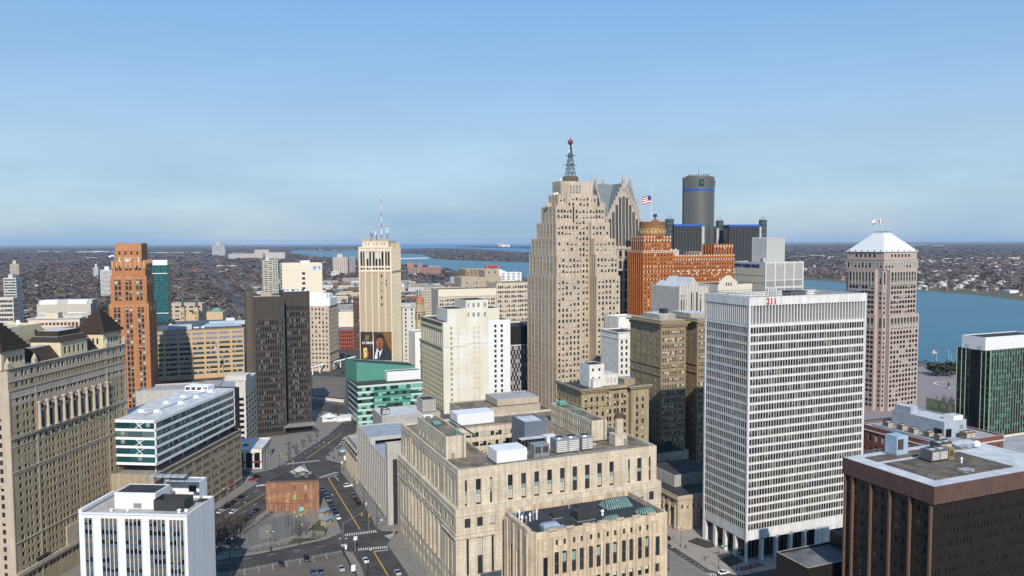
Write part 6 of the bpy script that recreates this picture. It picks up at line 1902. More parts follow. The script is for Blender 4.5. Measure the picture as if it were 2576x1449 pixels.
shape([(.545, .30), (.60, .30), (.60, .10), (.57, .03), (.535, .05)], tie)
shape([(.535, .55), (.70, .57), (.715, .44), (.655, .33), (.60, .30), (.54, .40)], skin2)
shape(ell(.625, .62, .128, .20), skin)
shape([(.50, .64), (.505, .78), (.53, .88), (.62, .92), (.71, .89), (.755, .80), (.76, .66), (.735, .76), (.62, .80), (.525, .76)], hair)
shape([(.70, .78), (.752, .70), (.745, .52), (.70, .43), (.715, .58)], skin2)
shape(ell(.765, .62, .018, .045, 12), skin2)
shape([(.54, .665), (.595, .66), (.595, .675), (.54, .69)], hair); shape([(.645, .66), (.705, .67), (.705, .695), (.645, .675)], hair)
shape(ell(.568, .64, .020, .010, 10), wht); shape(ell(.674, .645, .020, .010, 10), wht); shape(ell(.570, .64, .009, .010, 8), hair); shape(ell(.676, .645, .009, .010, 8), hair)
shape([(.605, .645), (.635, .645), (.65, .56), (.59, .56)], skin2); shape([(.575, .505), (.67, .51), (.645, .485), (.60, .482)], M('print_lip', (.12, .03, .025)))
shape([(.60, .46), (.645, .46), (.64, .425), (.605, .425)], hair)
shape([(.06, .03), (.05, .2), (.085, .34), (.13, .32), (.25, .2), (.27, .03)], skin2)
shape([(.10, .06), (.085, .42), (.20, .45), (.24, .10)], phone); shape([(.115, .10), (.10, .40), (.19, .425), (.222, .13)], M('print_screen', (.60, .50, .16))); shape(ell(.165, .30, .016, .04, 8), hair)
for i in range(4): shape(ell(.215 + .008 * i, .12 + .05 * i, .042, .02, 10), skin)
shape(ell(.09, .2, .03, .06, 10), skin)
lion = [(.16, .70), (.16, .87), (.28, .87), (.28, .78), (.24, .70)]
shape(lion, gld); shape([(.175, .725), (.175, .855), (.265, .855), (.265, .78), (.235, .725)], bd); shape(ell(.22, .79, .032, .045, 12), gld); shape(ell(.225, .785, .015, .022, 8), bd)
for nm_, tx_, u_, sz, of in (('banner_lettering', 'BET', .135, 2.6, .0), ('banner_lettering', 'MGM', .315, 2.6, .06)):
    flat_text(b, nm_, tx_, sz, bp(u_, .57, layer[0] + .01), 0, wht, extr=.01, offset=of)
shape([(.08, .55), (.40, .55), (.40, .545), (.08, .545)], gld)
flat_text(b, 'faded_lettering', 'CTMA.COM', 1.7, (20.4, -.03, 67.0), 0, M('faded_paint', (.27, .205, .14)), extr=.01)
g = MB(); g.face([bp(.40, 1.0, .9), bp(.415, 1.0, .9), bp(.43, .6, .9), bp(.42, .02, .9), bp(.405, .02, .9)], white_m); g.obj('hanging_rope', b.root)
b.done(300)
r = empty('radio_mast', b.Mw @ Vector((wx * .56, wy * .5, 126)), b.Mw.to_euler().z)
tag(r, 'tall red and white striped radio mast on the banner tower', 'mast')
mr_, mw_ = M('mast_red_paint', (.45, .05, .06)), M('mast_white_paint', (.7, .7, .7))
for i in range(7):
    g = MB(); g.bar((0, 0, i * 5), (0, 0, i * 5 + 5), .38 - i * .03, mr_ if i % 2 == 0 else mw_, n=6); g.obj('mast_section', r)
for i, (x, y, h_) in enumerate(((8, 8, 7), (11, 12, 9.5), (13, 7, 6), (22.5, 4, 12.5), (16.5, 10, 5), (6, 14, 4), (10, 5, 6))):
    r = empty('rooftop_antenna', b.Mw @ Vector((x, y, 125.8)), 0); tag(r, 'slim grey antenna on the banner tower roof', 'antenna', 'antennas round the striped mast')
    g = MB(); g.bar((0, 0, 0), (0, 0, h_), .22 + .1 * (i % 3 == 0), lat); g.obj('rod', r)
    if i % 2: q = MB(); q.box(-.35, .35, -.35, .35, h_ * .5, h_ * .9, white_m); q.obj('panel', r)

# ------------------------------------------------------------------ 24  green glass office with wedge
P, wx, wy, zt = SW(899, 968, 522, 67.2, 1062, 875)
b = B('green_glass_office', 'green and white banded glass office with a jade wedge wall, below the banner', 'office building', P, 67.2)
jade = M('jade_panel', (.075, .25, .195), rough=.45, var=.06, joint=(2.2, 30, .04, .03))
wbn = M('white_band_glass', (.47, .57, .55), rough=.35, var=.05)
nf = 7; fl = (zt - .8) / nf
for f in range(nf):
    z = f * fl
    q = MB(); q.box(0, wx, 0, wy, z + 2.6, z + fl, jade if 2 <= f <= 5 and False else wbn, top=roof_k if f == nf - 1 else None); q.obj('spandrel_band', b.root)
    q = MB(); q.box(.25, wx - .25, .25, wy, z, z + 2.6, M('green_core', (.03, .10, .08))); q.obj('glass_core', b.root)
    for i, (u0, u1) in enumerate(cols(.2, wx - .2, 16, (wx - .4) / 16 - .12, mar=0)):
        b.win('S', 0, u0, u1, z + .04, z + 2.58, .12, wbn, style='plain', frame=fr_d, gl=glass_g if (i * 7 + f * 3) % 4 else glass, bl=M('jade_blind', (.16, .42, .34)), p=(.45, .2, .35))
    for u0, u1 in cols(.2, wy - .2, 10, (wy - .4) / 10 - .12, mar=0):
        b.win('W', 0, u0, u1, z + .04, z + 2.58, .12, wbn, style='plain', frame=fr_d, gl=glass_t, p=(1, 0, 0))
    if 2 <= f <= 5:
        q = MB(); q.box(10.2, 37, -.06, 0, z + 2.62, z + fl - .04, jade); q.obj('jade_band', b.root)
b.mb('roof').box(.3, wx - .3, .3, wy - .3, zt - .5, zt - .3, M('dark_roof', (.05, .048, .046), var=.2))
# wedge
g = b.mb('wedge_wall')
wz0, wz1 = 42.6, 37.0
A = [(2.5, 14.0), (44, 14.0), (44, 34), (-1.5, 34)]
zA = [wz0, wz1, wz1, wz0]
for i in range(4):
    j = (i + 1) % 4
    g.face([(*A[i], zt - .5), (*A[j], zt - .5), (*A[j], zA[j]), (*A[i], zA[i])], jade)
g.face([(A[i][0], A[i][1], zA[i] - .5) for i in range(4)], roof_k)
b.block(22, 46, 6.5, 13.9, zt - .3, zt + 6.2, white_m, roof_k, par=.3, part='white_penthouse', rpart='penthouse_roof')
b.done(200)

# ------------------------------------------------------------------ 25  white painted slab with ghost windows
P, wx, wy, zt = SW(1115, 811, 561, 67.2, 1284, 1060)
b = WB = B('white_painted_slab', 'tall white painted slab with blocked up windows and raised stepped centre', 'office building', P, 67.2)
wc = M('cream_white_paint', (.60, .57, .47), streak=.07, var=.05, var2=((.64, .63, .605), .05))
wv = M('olive_stone', (.40, .38, .29), streak=.1)
gm = M('blocked_window', (.52, .48, .385)); 
g3 = dict(style='plain', frame=gm, gl=M('grey_infill', (.25, .245, .22)), p=(1, 0, 0))
rws_ = rows(2, zt, 3.75, 2.2, top=3.4)
b.block(0, 17.2, 0, 56, 0, zt, wc, roof_k, par=.8, S=dict(rws=rws_, cls=[(5.2, 6.9)], rec=.15, win=g3), W=None)
b.block(17.2, 34.7, -.6, 30, 0, zt, wc, roof_k, par=.2, part='centre')
b.block(34.7, 52.5, .3, 30, 0, zt, M('bright_white_paint', (.66, .665, .675), var=.04), roof_k, par=.6, part='east_part', S=dict(rws=rws_, cls=[(39.6, 41.4), (44.7, 46.5)], rec=.15, win=dict(style='sash', frame=fr_d, p=(1, 0, 0))))
b.block(3.2, 17.2, .1, 26, zt, 76.6, wc, roof_k, par=.3, part='upper_step')
b.block(17.3, 34.6, -.5, 26, zt - .2, 82.6, wc, roof_k, par=.3, part='tower_head', S=dict(rws=[(70.2, 73.4), (77.2, 80.4)], cls=[(18.4, 19.8), (22.2, 24.2), (26, 28), (31, 33)], rec=.2, win=g3))
b.block(34.7, 43.8, .4, 26, zt, 76.0, wc, roof_k, par=.3, part='upper_step.001')
# blocked windows as shallow recesses
for c0, c1 in ((10.6, 12.0), (22.4, 24.6), (26.0, 28.2)):
    y_ = 0 if c0 < 17 else -.6
    for a, bb in rws_:
        q = MB()
        q.box(c0, c1, y_ - .05, y_, a, bb, gm); q.box(c0 - .15, c1 + .15, y_ - .16, y_, a - .3, a, wc); q.obj('blocked_window', b.root)
ledge(b, 'S', 0, 17.2, 0, zt - 18.2, zt - 17.7, .25, gm, 'string_course'); ledge(b, 'S', 17.2, 34.7, -.6, zt - 16.6, zt - 16.2, .25, gm, 'string_course')
# carved west side
cw_ = cols(0, 56, 12, 1.3, grp=2, gap=.9, mar=.8)
rW = rows(2, zt - 19, 3.75, 2.4, top=2.2)
b.wall('W', 0, 56, -.5, 2, zt - 18.6, wv, rws=rW, cls=cw_, rec=.5, win=dict(style='sash', frame=fr_d, p=(.4, .35, .25), bl=M('green_grey_blind', (.26, .28, .24))), part='west_front')
b.wall('W', 0, 56, -.5, zt - 18.6, zt - 5.6, wv, rws=[(zt - 17.5, zt - 6.6)], cls=cols(0, 56, 12, 2.9, mar=.6), rec=.9, win=dict(style='strip', frame=fr_m, bl=M('olive_spandrel', (.2, .22, .18)), p=(1, 0, 0)), part='west_front')
b.wall('W', 0, 56, -.5, zt - 5.6, zt, wv, rws=[(zt - 4.6, zt - 1.8)], cls=cw_, rec=.4, win=dict(style='sash', frame=fr_d, p=(.6, .4, 0)), part='west_front')
for z, d_ in ((zt - .2, 1.0), (zt - 5.4, .5), (zt - 18.6, .7), (zt - 20, .3)):
    ledge(b, 'W', 0, 56, -.5, z - .3, z + .3, d_, wv)
fins(b, 'W', -.5, [56 * i / 12 for i in range(1, 12)], 2, zt - 19, .7, .25, wv, 'pilaster')
b.mb('west_front').box(-.5, 0, 55.9, 56, 2, zt, wv); b.mb('west_front').face([(-.5, 0, 2), (0, 0, 2), (0, 0, zt), (-.5, 0, zt)], wv)
b.done(300)
b = B('rear_annexe', 'low tan annexe in front of the white painted slab behind the courthouse', 'annexe', at_y(1165, 1036, 400), 67.2)
b.block(0, 44, 0, 22, 0, 38, M('annexe_tan', (.42, .36, .28), streak=.1), roof_t, par=.5); b.block(20, 44, 2, 20, 38, 41.5, MATS['annexe_tan'], roof_g, par=.3, part='roof_house'); b.done()
b = B('grey_annexe', 'pale grey low block with a white roof between the garage deck and green office', 'annexe', at_y(961, 1049, 430), 67.2)
b.block(0, 34, 0, 24, 0, 28, grey_c, roof_w, par=.6); b.block(24, 32, 2, 14, 28, 35, grey_c, roof_k, par=.3, part='stair_house', W=F(2, 1.2, 3, 1.8, style='plain')); b.done()
unit(b, 'cooling_unit', 'dark cooling unit on the white roof between the garage and the green office', 'cooling unit', 1.5, 6, 27.4, 4.4, 4, 3.4, M('dark_unit', (.08, .08, .085)), 'fan')

# ------------------------------------------------------------------ 26  checkerboard and other mid towers
b = simple('checkerboard_block', 'black and grey checkerboard panelled block left of the limestone skyscraper', 'office building', 1268, 822, 640, 67.2, 'SW', 1330, 1262, M('near_black_cladding', (.016, .016, .018), rough=.4), roof_k, wy=24)
fins(b, 'S', 0, lin(.3, b.wx - .3, 30), b.zt - 14, b.zt - .6, .2, .3, iron, 'fin')
ledge(b, 'S', 0, b.wx, 0, b.zt - 16.4, b.zt - 15.4, .4, M('pale_strip', (.5, .5, .5)))
ch_ = M('checker_grey', (.30, .30, .31))
q = MB(); q.box(-.62, .62, -.12, 0, 0, 3.3, ch_); me_ = q.mesh('checker_panel')
for i in range(15):
    for j in range(16):
        if (i // 1 + j) % 2 == 0 or (i * 5 + j * 3) % 7 == 0:
            b.inst('checker_panel', me_, (.8 + i * 1.38, 0, b.zt - 20 - j * 3.6))
b.done()
sb2 = dict(style='sash', frame=fr_d, p=(.5, .3, .2))
fnm = M('pale_office_stone', (.52, .455, .37), streak=.06, var=.06)
b = simple('curved_office_block', 'broad pale office block with smooth cream attic band behind the white slab', 'office building', 1102, 728, 740, 72, 'SW', 1248, 1098, fnm, roof_k, wy=30, S=F(11, 1.6, 3.9, 2.3, grp=2, gap=.6, top=9.5, zmin=40, **sb2))
ledge(b, 'S', 0, b.wx, 0, b.zt - 7.2, b.zt, .5, M('cream_attic', (.63, .57, .46), var=.05), 'attic_band')
b.done(300)
b = simple('pale_office_wing', 'tall pale office wing with triple windows beside the limestone skyscraper', 'office building', 1249, 712, 760, 67.2, 'SW', 1336, 1240, fnm, roof_t, wy=40, S=F(5, 1.6, 4.6, 2.6, grp=3, gap=.5, top=3.0, zmin=30, **sb2))
ledge(b, 'S', -.5, b.wx, 0, b.zt - 8.2, b.zt - 7.4, .6, fnm); b.done(300)
b = simple('stone_penthouse_block', 'blank tan stone penthouse above the pale office block', 'penthouse', 1160, 697, 775, 67.2, 'SW', 1262, 1154, M('drab_stone', (.38, .32, .25), streak=.1), roof_t, wy=22, S=F(4, 1.2, 5, 2, top=5, zmin=70, style='plain', p=(1, 0, 0)))
b.block(26, b.wx - 2, 2, 20, b.zt, b.zt + 6.2, MATS['drab_stone'], roof_t, part='upper_step', S=F(2, 1.4, 4, 2, top=1.2, style='plain', p=(1, 0, 0))); b.done()
b = simple('white_top_tower', 'narrow tan brick tower with a bright white stepped crown, left of the banner tower', 'office tower', 827, 769.5, 753, 94.5, 'SE', 779, 851, M('pinkish_tan_brick', (.47, .39, .30), streak=.08), roof_w, par=.2, S=F(5, 1.5, 4.3, 2.5, top=2.0, mar=.6, style='sash', frame=fr_d, p=(.7, .2, .1)), side=F(7, 1.3, 4.3, 2.5, top=2.0, style='sash', frame=fr_l, p=(.4, .3, .3)))
wcr = M('white_crown', (.78, .78, .78), var=.03)
b.block(-9, b.wx - 3, 3, 24, b.zt - .2, b.zt + 11, wcr, roof_w, par=.6, part='white_crown')
b.block(b.wx - 8, b.wx + .6, 2, 24, b.zt - .2, b.zt + 7.4, wcr, roof_w, par=.6, part='white_crown.001')
fins(b, 'S', 2.9, lin(-8, b.wx - 1, 9), b.zt, b.zt + 12.0, .8, .6, wcr, 'crown_fin')
wrap(b, 0, b.wx, 0, b.wy, b.zt - 46, b.zt - 45.2, .6, MATS['pinkish_tan_brick']); wrap(b, 0, b.wx, 0, b.wy, 9, 9.8, .5, MATS['pinkish_tan_brick'])
b.done(200)
b = simple('red_brick_warehouse', 'small dark red brick building with arched windows beside the banner tower', 'warehouse', 848, 829, 905, 84, 'SW', 889, 846, M('rust_red_brick', (.25, .07, .045), var=.1), M('blue_grey_roof', (.16, .19, .24)), wy=28, S=F(7, 1.5, 4.6, 2.7, top=2.2, style='arch', frame=fr_d, p=(1, 0, 0)), side=None)
b.done(80)
b = simple('narrow_white_building', 'narrow pale grey building with corniced top right of the banner tower', 'office building', 1012, 772, 660, 72, 'SW', 1044, 1007, M('pale_grey_stone', (.52, .50, .47), streak=.05), roof_g, wy=18, S=F(2, 1.5, 3.5, 2.0, mar=.3, style='plain', p=(.7, .3, 0)), side=None)
wrap(b, 0, b.wx, 0, b.wy, b.zt - .3, b.zt + .3, .6, MATS['pale_grey_stone']); fins(b, 'S', 0, lin(.3, b.wx - .3, 4), 0, b.zt - 4, .7, .3, MATS['pale_grey_stone'], 'pilaster'); b.done(80)
b = simple('white_blank_building', 'low blank white building between the narrow pale tower and the white slab', 'building', 1044, 836, 640, 67.2, 'SW', 1075, 1042, white_p, roof_g, wy=20); b.done()
b = simple('white_bank_block', 'rounded white bank building with arched upper windows behind the stone building', 'bank', 1556, 836, 520, 67.2, 'SW', 1608, 1550, M('ivory_stone', (.60, .59, .55), streak=.05), roof_k, wy=24, S=F(4, 1.5, 4.1, 2.4, top=5.4, zmin=20, style='sash', frame=fr_d, p=(1, 0, 0)))
wrap(b, 0, b.wx, 0, b.wy, b.zt - .5, b.zt, .5, MATS['ivory_stone']); wrap(b, 0, b.wx, 0, b.wy, b.zt - 4.6, b.zt - 4.2, .3, MATS['ivory_stone']); b.done(60)
b = simple('plain_white_block', 'plain white rear wall with three small windows above the rounded bank', 'building', 1556, 798, 560, 67.2, 'SW', 1612, 1550, M('ivory_paint', (.66, .65, .61), streak=.05), roof_w, wy=20, S=F(4, 1.4, 7, 2.2, top=8, zmin=40, style='plain', p=(1, 0, 0))); b.done()
# two gothic stone halls right of the orange wing
gs_ = M('gothic_stone', (.47, .44, .40), streak=.12, var=.1)
b = simple('gothic_stone_hall', 'grey gothic stone building with two tall arched windows and a white gabled roof', 'building', 1708, 722, 470, 67.2, 'SW', 1782, 1700, gs_, roof_w, wy=30, par=.4)
fins(b, 'S', 0, lin(.4, b.wx - .4, 10), 40, b.zt + 1.2, .6, .4, gs_, 'buttress')
for u in (8.6, 11.6): b.win('S', 0, u, u + 1.8, b.zt - 20, b.zt - 3.2, -.3, gs_, style='arch_tall', p=(1, 0, 0))
for u in (1.4, 3.2, 5.0, 15.2): b.win('S', 0, u, u + .8, b.zt - 18, b.zt - 5, -.05, gs_, style='strip', bl=fr_d, p=(1, 0, 0))
g = b.mb('gable_roof')
for (x0, x1, h_) in ((0, 7.0, 3.0), (6.4, 15, 5.6)):
    xm = (x0 + x1) / 2
    g.face([(x0, .2, b.zt), (xm, .2, b.zt + h_), (xm, 26, b.zt + h_), (x0, 26, b.zt)], roof_w); g.face([(x1, .2, b.zt), (xm, .2, b.zt + h_), (xm, 26, b.zt + h_), (x1, 26, b.zt)], roof_w); g.face([(x0, .18, b.zt), (x1, .18, b.zt), (xm, .18, b.zt + h_)], gs_)
b.done()
cg = M('cream_gable_stone', (.58, .53, .44), streak=.08, var=.07)
b = simple('cream_gabled_hall', 'cream stone hall with shaped gables and a black roof behind the white gridded tower', 'building', 1806, 716, 520, 67.2, 'SW', 1892, 1766, cg, roof_k, wy=30, par=.3, S=None)
for (x0, x1, h_) in ((1, 16, 6.0),):
    xm = (x0 + x1) / 2
    g = b.mb('shaped_gable'); g.face([(x0, -.05, b.zt - .1), (x1, -.05, b.zt - .1), (x1, -.05, b.zt + 1.6), (xm + 3, -.05, b.zt + h_ - 1.4), (xm + 1.6, -.05, b.zt + h_), (xm - 1.6, -.05, b.zt + h_), (xm - 3, -.05, b.zt + h_ - 1.4), (x0, -.05, b.zt + 1.6)], cg)
    g.face([(x0, .6, b.zt - .1), (x1, .6, b.zt - .1), (x1, .6, b.zt + 1.6), (xm + 3, .6, b.zt + h_ - 1.4), (xm + 1.6, .6, b.zt + h_), (xm - 1.6, .6, b.zt + h_), (xm - 3, .6, b.zt + h_ - 1.4), (x0, .6, b.zt + 1.6)], cg)
for u in (6.5, 8.4, 10.3): b.win('S', -.05, u, u + .9, b.zt - 1.0, b.zt + 1.2, -.02, cg, style='plain', p=(1, 0, 0))
b.done()

# ------------------------------------------------------------------ 27  farther buildings, left to right
rib = lambda n, w_, fh, h_, **k: F(n, w_, fh, h_, mar=.6, rec=.3, style='plain', frame=fr_d, p=(.85, .15, 0), **k)
L_ = [
 ('cream_office', 'cream office building with lattice top at the far left edge behind the hotel', 'office building', 33, 749, 560, 84, 'SE', -30, 43, (.50, .46, .41), rib(14, 1.0, 3.3, 1.8)),
 ('grey_apartment_tower', 'grey apartment tower with a blue shaded flank at the far left', 'apartment tower', 40, 699, 900, 84, 'SE', 8, 55, (.46, .47, .46), rib(3, 4.2, 3.1, 1.5)),
 ('beige_apartment_tower', 'beige apartment tower standing among trees, far left', 'apartment tower', 47, 664, 3000, 84, 'SE', 24, 51, (.50, .43, .35), rib(6, 4, 3.0, 1.5)),
 ('white_apartment_tower', 'small white ribbed apartment tower farther left of the two beside the orange deco tower', 'apartment tower', 246, 673, 2800, 84, 'SE', 235, 251, (.62, .60, .58), rib(3, 4.0, 3.0, 1.5)),
 ('white_apartment_tower', 'larger white ribbed apartment tower partly hidden by the orange deco tower', 'apartment tower', 283, 679, 1800, 75, 'SE', 252, 290, (.62, .63, .64), rib(6, 3.6, 3.0, 1.6)),
 ('court_complex', 'large buff court complex with pale blue sloping roof panels, left of centre distance', 'courthouse', 228, 764, 780, 78, 'SE', 92, 243, (.45, .41, .355), rib(16, .8, 7, 1.0, top=8)),
 ('classical_office', 'cream classical building with red brown windows between its pilasters', 'office building', 200, 799, 640, 78, 'SE', 70, 207, (.56, .51, .45), F(13, 2.0, 13, 5.5, top=3.6, style='plain', frame=M('red_brown_frame', (.16, .06, .05)), gl=M('red_brown_window', (.13, .045, .04)), p=(1, 0, 0))),
 ('tan_school', 'wide low tan school building behind the twin spired church', 'school', 508, 763, 1150, 84, 'SE', 418, 512, (.42, .35, .28), rib(5, 6, 6, 2.4, top=4)),
 ('slab_tower', 'lone grey slab tower on the far horizon, left of centre', 'apartment tower', 566, 616.5, 7500, 84, 'SE', 533, 568, (.40, .40, .41), rib(8, 10, 7, 3)),
 ('apartment_slab', 'left one of the long pale apartment slabs in the far distance', 'apartment block', 662, 638, 6000, 84, 'SE', 574, 664, (.48, .45, .42), rib(20, 7, 4, 1.8)),
 ('apartment_slab', 'right one of the long pale apartment slabs in the far distance', 'apartment block', 716, 635, 5900, 84, 'SE', 666, 717, (.53, .50, .46), rib(14, 6, 4, 1.6)),
 ('apartment_slab', 'stepped beige apartment block rising above the two long far slabs', 'apartment block', 676, 628, 6200, 84, 'SE', 640, 680, (.52, .46, .40), rib(9, 7, 4, 1.6)),
 ('ribbed_apartment_tower', 'slim beige tower with dark balcony stripes left of the white health office', 'apartment tower', 662, 655, 1300, 67.2, 'SW', 686, 652, (.52, .48, .40), rib(2, 6.0, 3.1, 1.6)),
 ('pale_apartment_tower', 'pale green grey apartment tower half hidden by the slim beige tower', 'apartment tower', 684, 654, 1420, 67.2, 'SW', 699, 680, (.42, .45, .40), rib(2, 3.5, 3.1, 1.6)),
 ('pink_apartment_block', 'pinkish stepped apartment block by the river inlet', 'apartment block', 837, 648, 3000, 78, 'SW', 874, 835, (.50, .42, .39), rib(7, 4.2, 3.4, 1.6)),
 ('grey_apartment_block', 'grey apartment tower right beside the pinkish one by the river', 'apartment block', 878, 645, 3060, 78, 'SW', 893, 876, (.30, .29, .30), rib(3, 4.2, 3.4, 1.6)),
 ('small_white_office', 'small white office cube with dark window rows left of the banner tower', 'office building', 833, 684, 2800, 78, 'SW', 853, 830, (.66, .65, .60), rib(4, 5.5, 4.4, 1.8)),
 ('tan_loft', 'low tan loft building with wide dark windows left of the banner tower', 'loft building', 862, 702, 2300, 78, 'SW', 905, 852, (.44, .36, .28), rib(7, 5, 4.6, 2.2)),
 ('dark_brick_block', 'dark brown brick block tucked against the banner tower', 'building', 888, 748, 900, 84, 'SW', 905, 880, (.11, .055, .045), rib(4, 1.2, 4.2, 1.6)),
 ('cream_shed', 'flat roofed cream shed below the dark brick block', 'shed', 848, 787, 980, 84, 'SW', 891, 845, (.64, .58, .46), None),
 ('brick_factory', 'long dark red brick factory with square towers by the river', 'factory', 1026, 672, 3000, 84, 'SW', 1110, 1010, (.30, .17, .15), rib(18, 3.0, 4.4, 2.2)),
 ('brown_office', 'brown office block with a red lettered sign box on its roof', 'office building', 1172, 678, 1900, 72, 'SW', 1256, 1153, (.36, .25, .13), rib(9, 7, 4, 1.8)),
 ('white_terraced_flats', 'white terraced flats stepping down beside the brown office by the river', 'apartment block', 1246, 686, 1800, 72, 'SW', 1312, 1240, (.66, .67, .68), rib(5, 6.0, 3.4, 1.6)),
 ('pale_blue_tower', 'small pale blue office tower in front of the brown office', 'office building', 1134, 697, 2100, 72, 'SW', 1153, 1131, (.36, .46, .48), rib(5, 2, 3.6, 2)),
 ('tan_corner_block', 'square tan stone block right of the domed church', 'building', 1052, 731, 1150, 78, 'SW', 1089, 1048, (.47, .40, .32), rib(7, 1.6, 4, 2)),
]
FAR = {}
for nm, lb, cat, px, py, Y, th, mode, xa, xb, rgb, fs in L_:
    mt = M(nm + '_wall_%d' % len(MATS), rgb, var=.06, streak=.05)
    P_, a_, c_, z_ = (SW(px, py, Y, th, xa, xb) if mode == 'SW' else SE(px, py, Y, th, xa, xb))
    b = simple(nm, lb, cat, px, py, Y, th, mode, xa, xb, mt, roof_w if sum(rgb) > 1.5 else roof_g, S=fs, wy=min(max(abs(c_), a_ * .4), a_ * 1.2 + 12), side=F(4, 1.6, 3.6, 1.6, style='plain', frame=fr_d, p=(.8, .2, 0)))
    FAR[lb[:12]] = b
    if nm in ('grey_apartment_tower', 'beige_apartment_tower', 'slab_tower', 'ribbed_apartment_tower', 'white_apartment_tower', 'pink_apartment_block'):
        b.mb('lift_house').box(b.wx * .3, b.wx * .65, b.wy * .2, b.wy * .7, b.zt - .5, b.zt + max(4, Y * .0045), mt, top=roof_w)
    if nm == 'court_complex':
        g = b.mb('sloped_roof_panel')
        for x0, x1 in ((3, 38), (58, 96)):
            x0, x1 = x0 * b.wx / 105, x1 * b.wx / 105
            g.face([(x0, -.3, b.zt - 9), (x1, -.3, b.zt - 9), (x1, 5, b.zt + 4), (x0, 5, b.zt + 4)], M('ice_blue_panel', (.46, .55, .60), rough=.35))
        g.box(0, b.wx, 5, 25, b.zt - .4, b.zt + 3.5, mt, top=roof_w)
    if nm == 'classical_office':
        b.mb('attic').box(b.wx * .3, b.wx * .55, 4, 14, b.zt - .5, b.zt + 4, MATS['cream_penthouse'], top=roof_w); wrap(b, 0, b.wx, 0, b.wy, b.zt - .6, b.zt, .8, mt)
    if nm == 'brick_factory':
        for x0, x1, h_, m_ in ((.30, .42, 16, mt), (-.02, .18, 18, mt), (.44, .6, 7, roof_k), (.18, .3, 7, roof_k)):
            q = MB(); q.box(b.wx * x0, b.wx * x1, 8, 30, b.zt - .5, b.zt + h_ * 1.0, m_); q.obj('roof_tower', b.root)
        q = MB(); q.cone(b.wx * .33, -6, 0, b.zt + 4, 3, 2.4, 10, lime_d); q.obj('chimney', b.root)
    if nm == 'brown_office':
        q = MB(); q.box(b.wx * .62, b.wx * .99, 3, 18, b.zt - .5, b.zt + 9, mt); q.obj('sign_box', b.root)
        q = MB(); q.box(b.wx * .63, b.wx * .98, 2.6, 3, b.zt + 4.5, b.zt + 9, M('scarlet_sign', (.5, .04, .03))); q.obj('sign_panel', b.root)
        q = MB(); q.box(b.wx * .655, b.wx * .95, 2.3, 2.6, b.zt + 3.0, b.zt + 4.4, navy); q.obj('sign_strip', b.root)
    if nm == 'white_terraced_flats':
        b.mb('terrace').box(0, b.wx * .4, 1, 20, b.zt - .5, b.zt + 3.6, mt); b.mb('terrace').box(b.wx * .05, b.wx * .28, 2, 18, b.zt + 3.6, b.zt + 7, mt)
    b.done(120)
b = simple('white_health_office', 'broad white office slab with one column of dark windows and blue emblems', 'office building', 709, 662.6, 1150, 67.2, 'SW', 810, 703, M('warm_white_slab', (.66, .60, .48), var=.04), roof_w, wy=30, S=dict(rws=rows(2, 84, 7.4, 3.6, top=3), cls=[(28.6, 33.2)], rec=.4, win=dict(style='plain', p=(1, 0, 0))), side=F(1, 22, 4.9, 2.2, top=10, style='plain', p=(1, 0, 0)))
sky_b = M('emblem_blue', (.14, .28, .62))
q = MB()
q.box(46.2, 48.4, -.12, -.02, 84.6, 90.6, sky_b); q.box(44.4, 50.2, -.13, -.025, 86.5, 88.7, sky_b); q.obj('cross_emblem', b.root)
q = MB(); q.face([(52.4, -.1, 90.2), (55.8, -.1, 90.2), (55.8, -.1, 87), (54.1, -.1, 84.6), (52.4, -.1, 87)], sky_b); q.obj('shield_emblem', b.root)
b.mb('roof_house').box(28, 41, 6, 16, b.zt - .5, b.zt + 3.6, white_m); ledge(b, 'S', 0, b.wx, 0, 84, 84.25, .06, blind_d, 'joint'); b.done()
b = simple('teal_glass_tower', 'teal glass tower behind the orange deco tower', 'office tower', 376, 667, 800, 75, 'SE', 350, 408, M('teal_spandrel', (.02, .10, .11), rough=.25, spec=.7), white_m, wx=26, wy=22, S=F(12, 1.5, 3.5, 2.5, top=1, mar=.3, rec=.06, style='plain', frame=M('teal_frame', (.05, .12, .12)), gl=G('teal_pane', (.012, .075, .085), var=.6), p=(1, 0, 0)), side=F(10, 1.5, 3.5, 2.5, top=1, mar=.3, rec=.06, style='plain', frame=M('teal_frame', (.05, .12, .12)), gl=G('teal_pane', (.012, .075, .085), var=.6), bl=M('teal_blind', (.05, .22, .22)), p=(.6, .1, .3)))
b.mb('roof_house').box(12, 26, 4, 12, b.zt - .5, b.zt + 5, white_m)
for z in (b.zt - 9, b.zt - 50):
    wrap(b, 0, b.wx, 0, b.wy, z, z + .7, .3, white_p, 'floor_band')
b.mb('lower_wing').box(b.wx, b.wx + 3.2, 4, 22, 0, b.zt - 58, M('dark_teal_panel', (.02, .06, .07), rough=.3)); b.done(300)
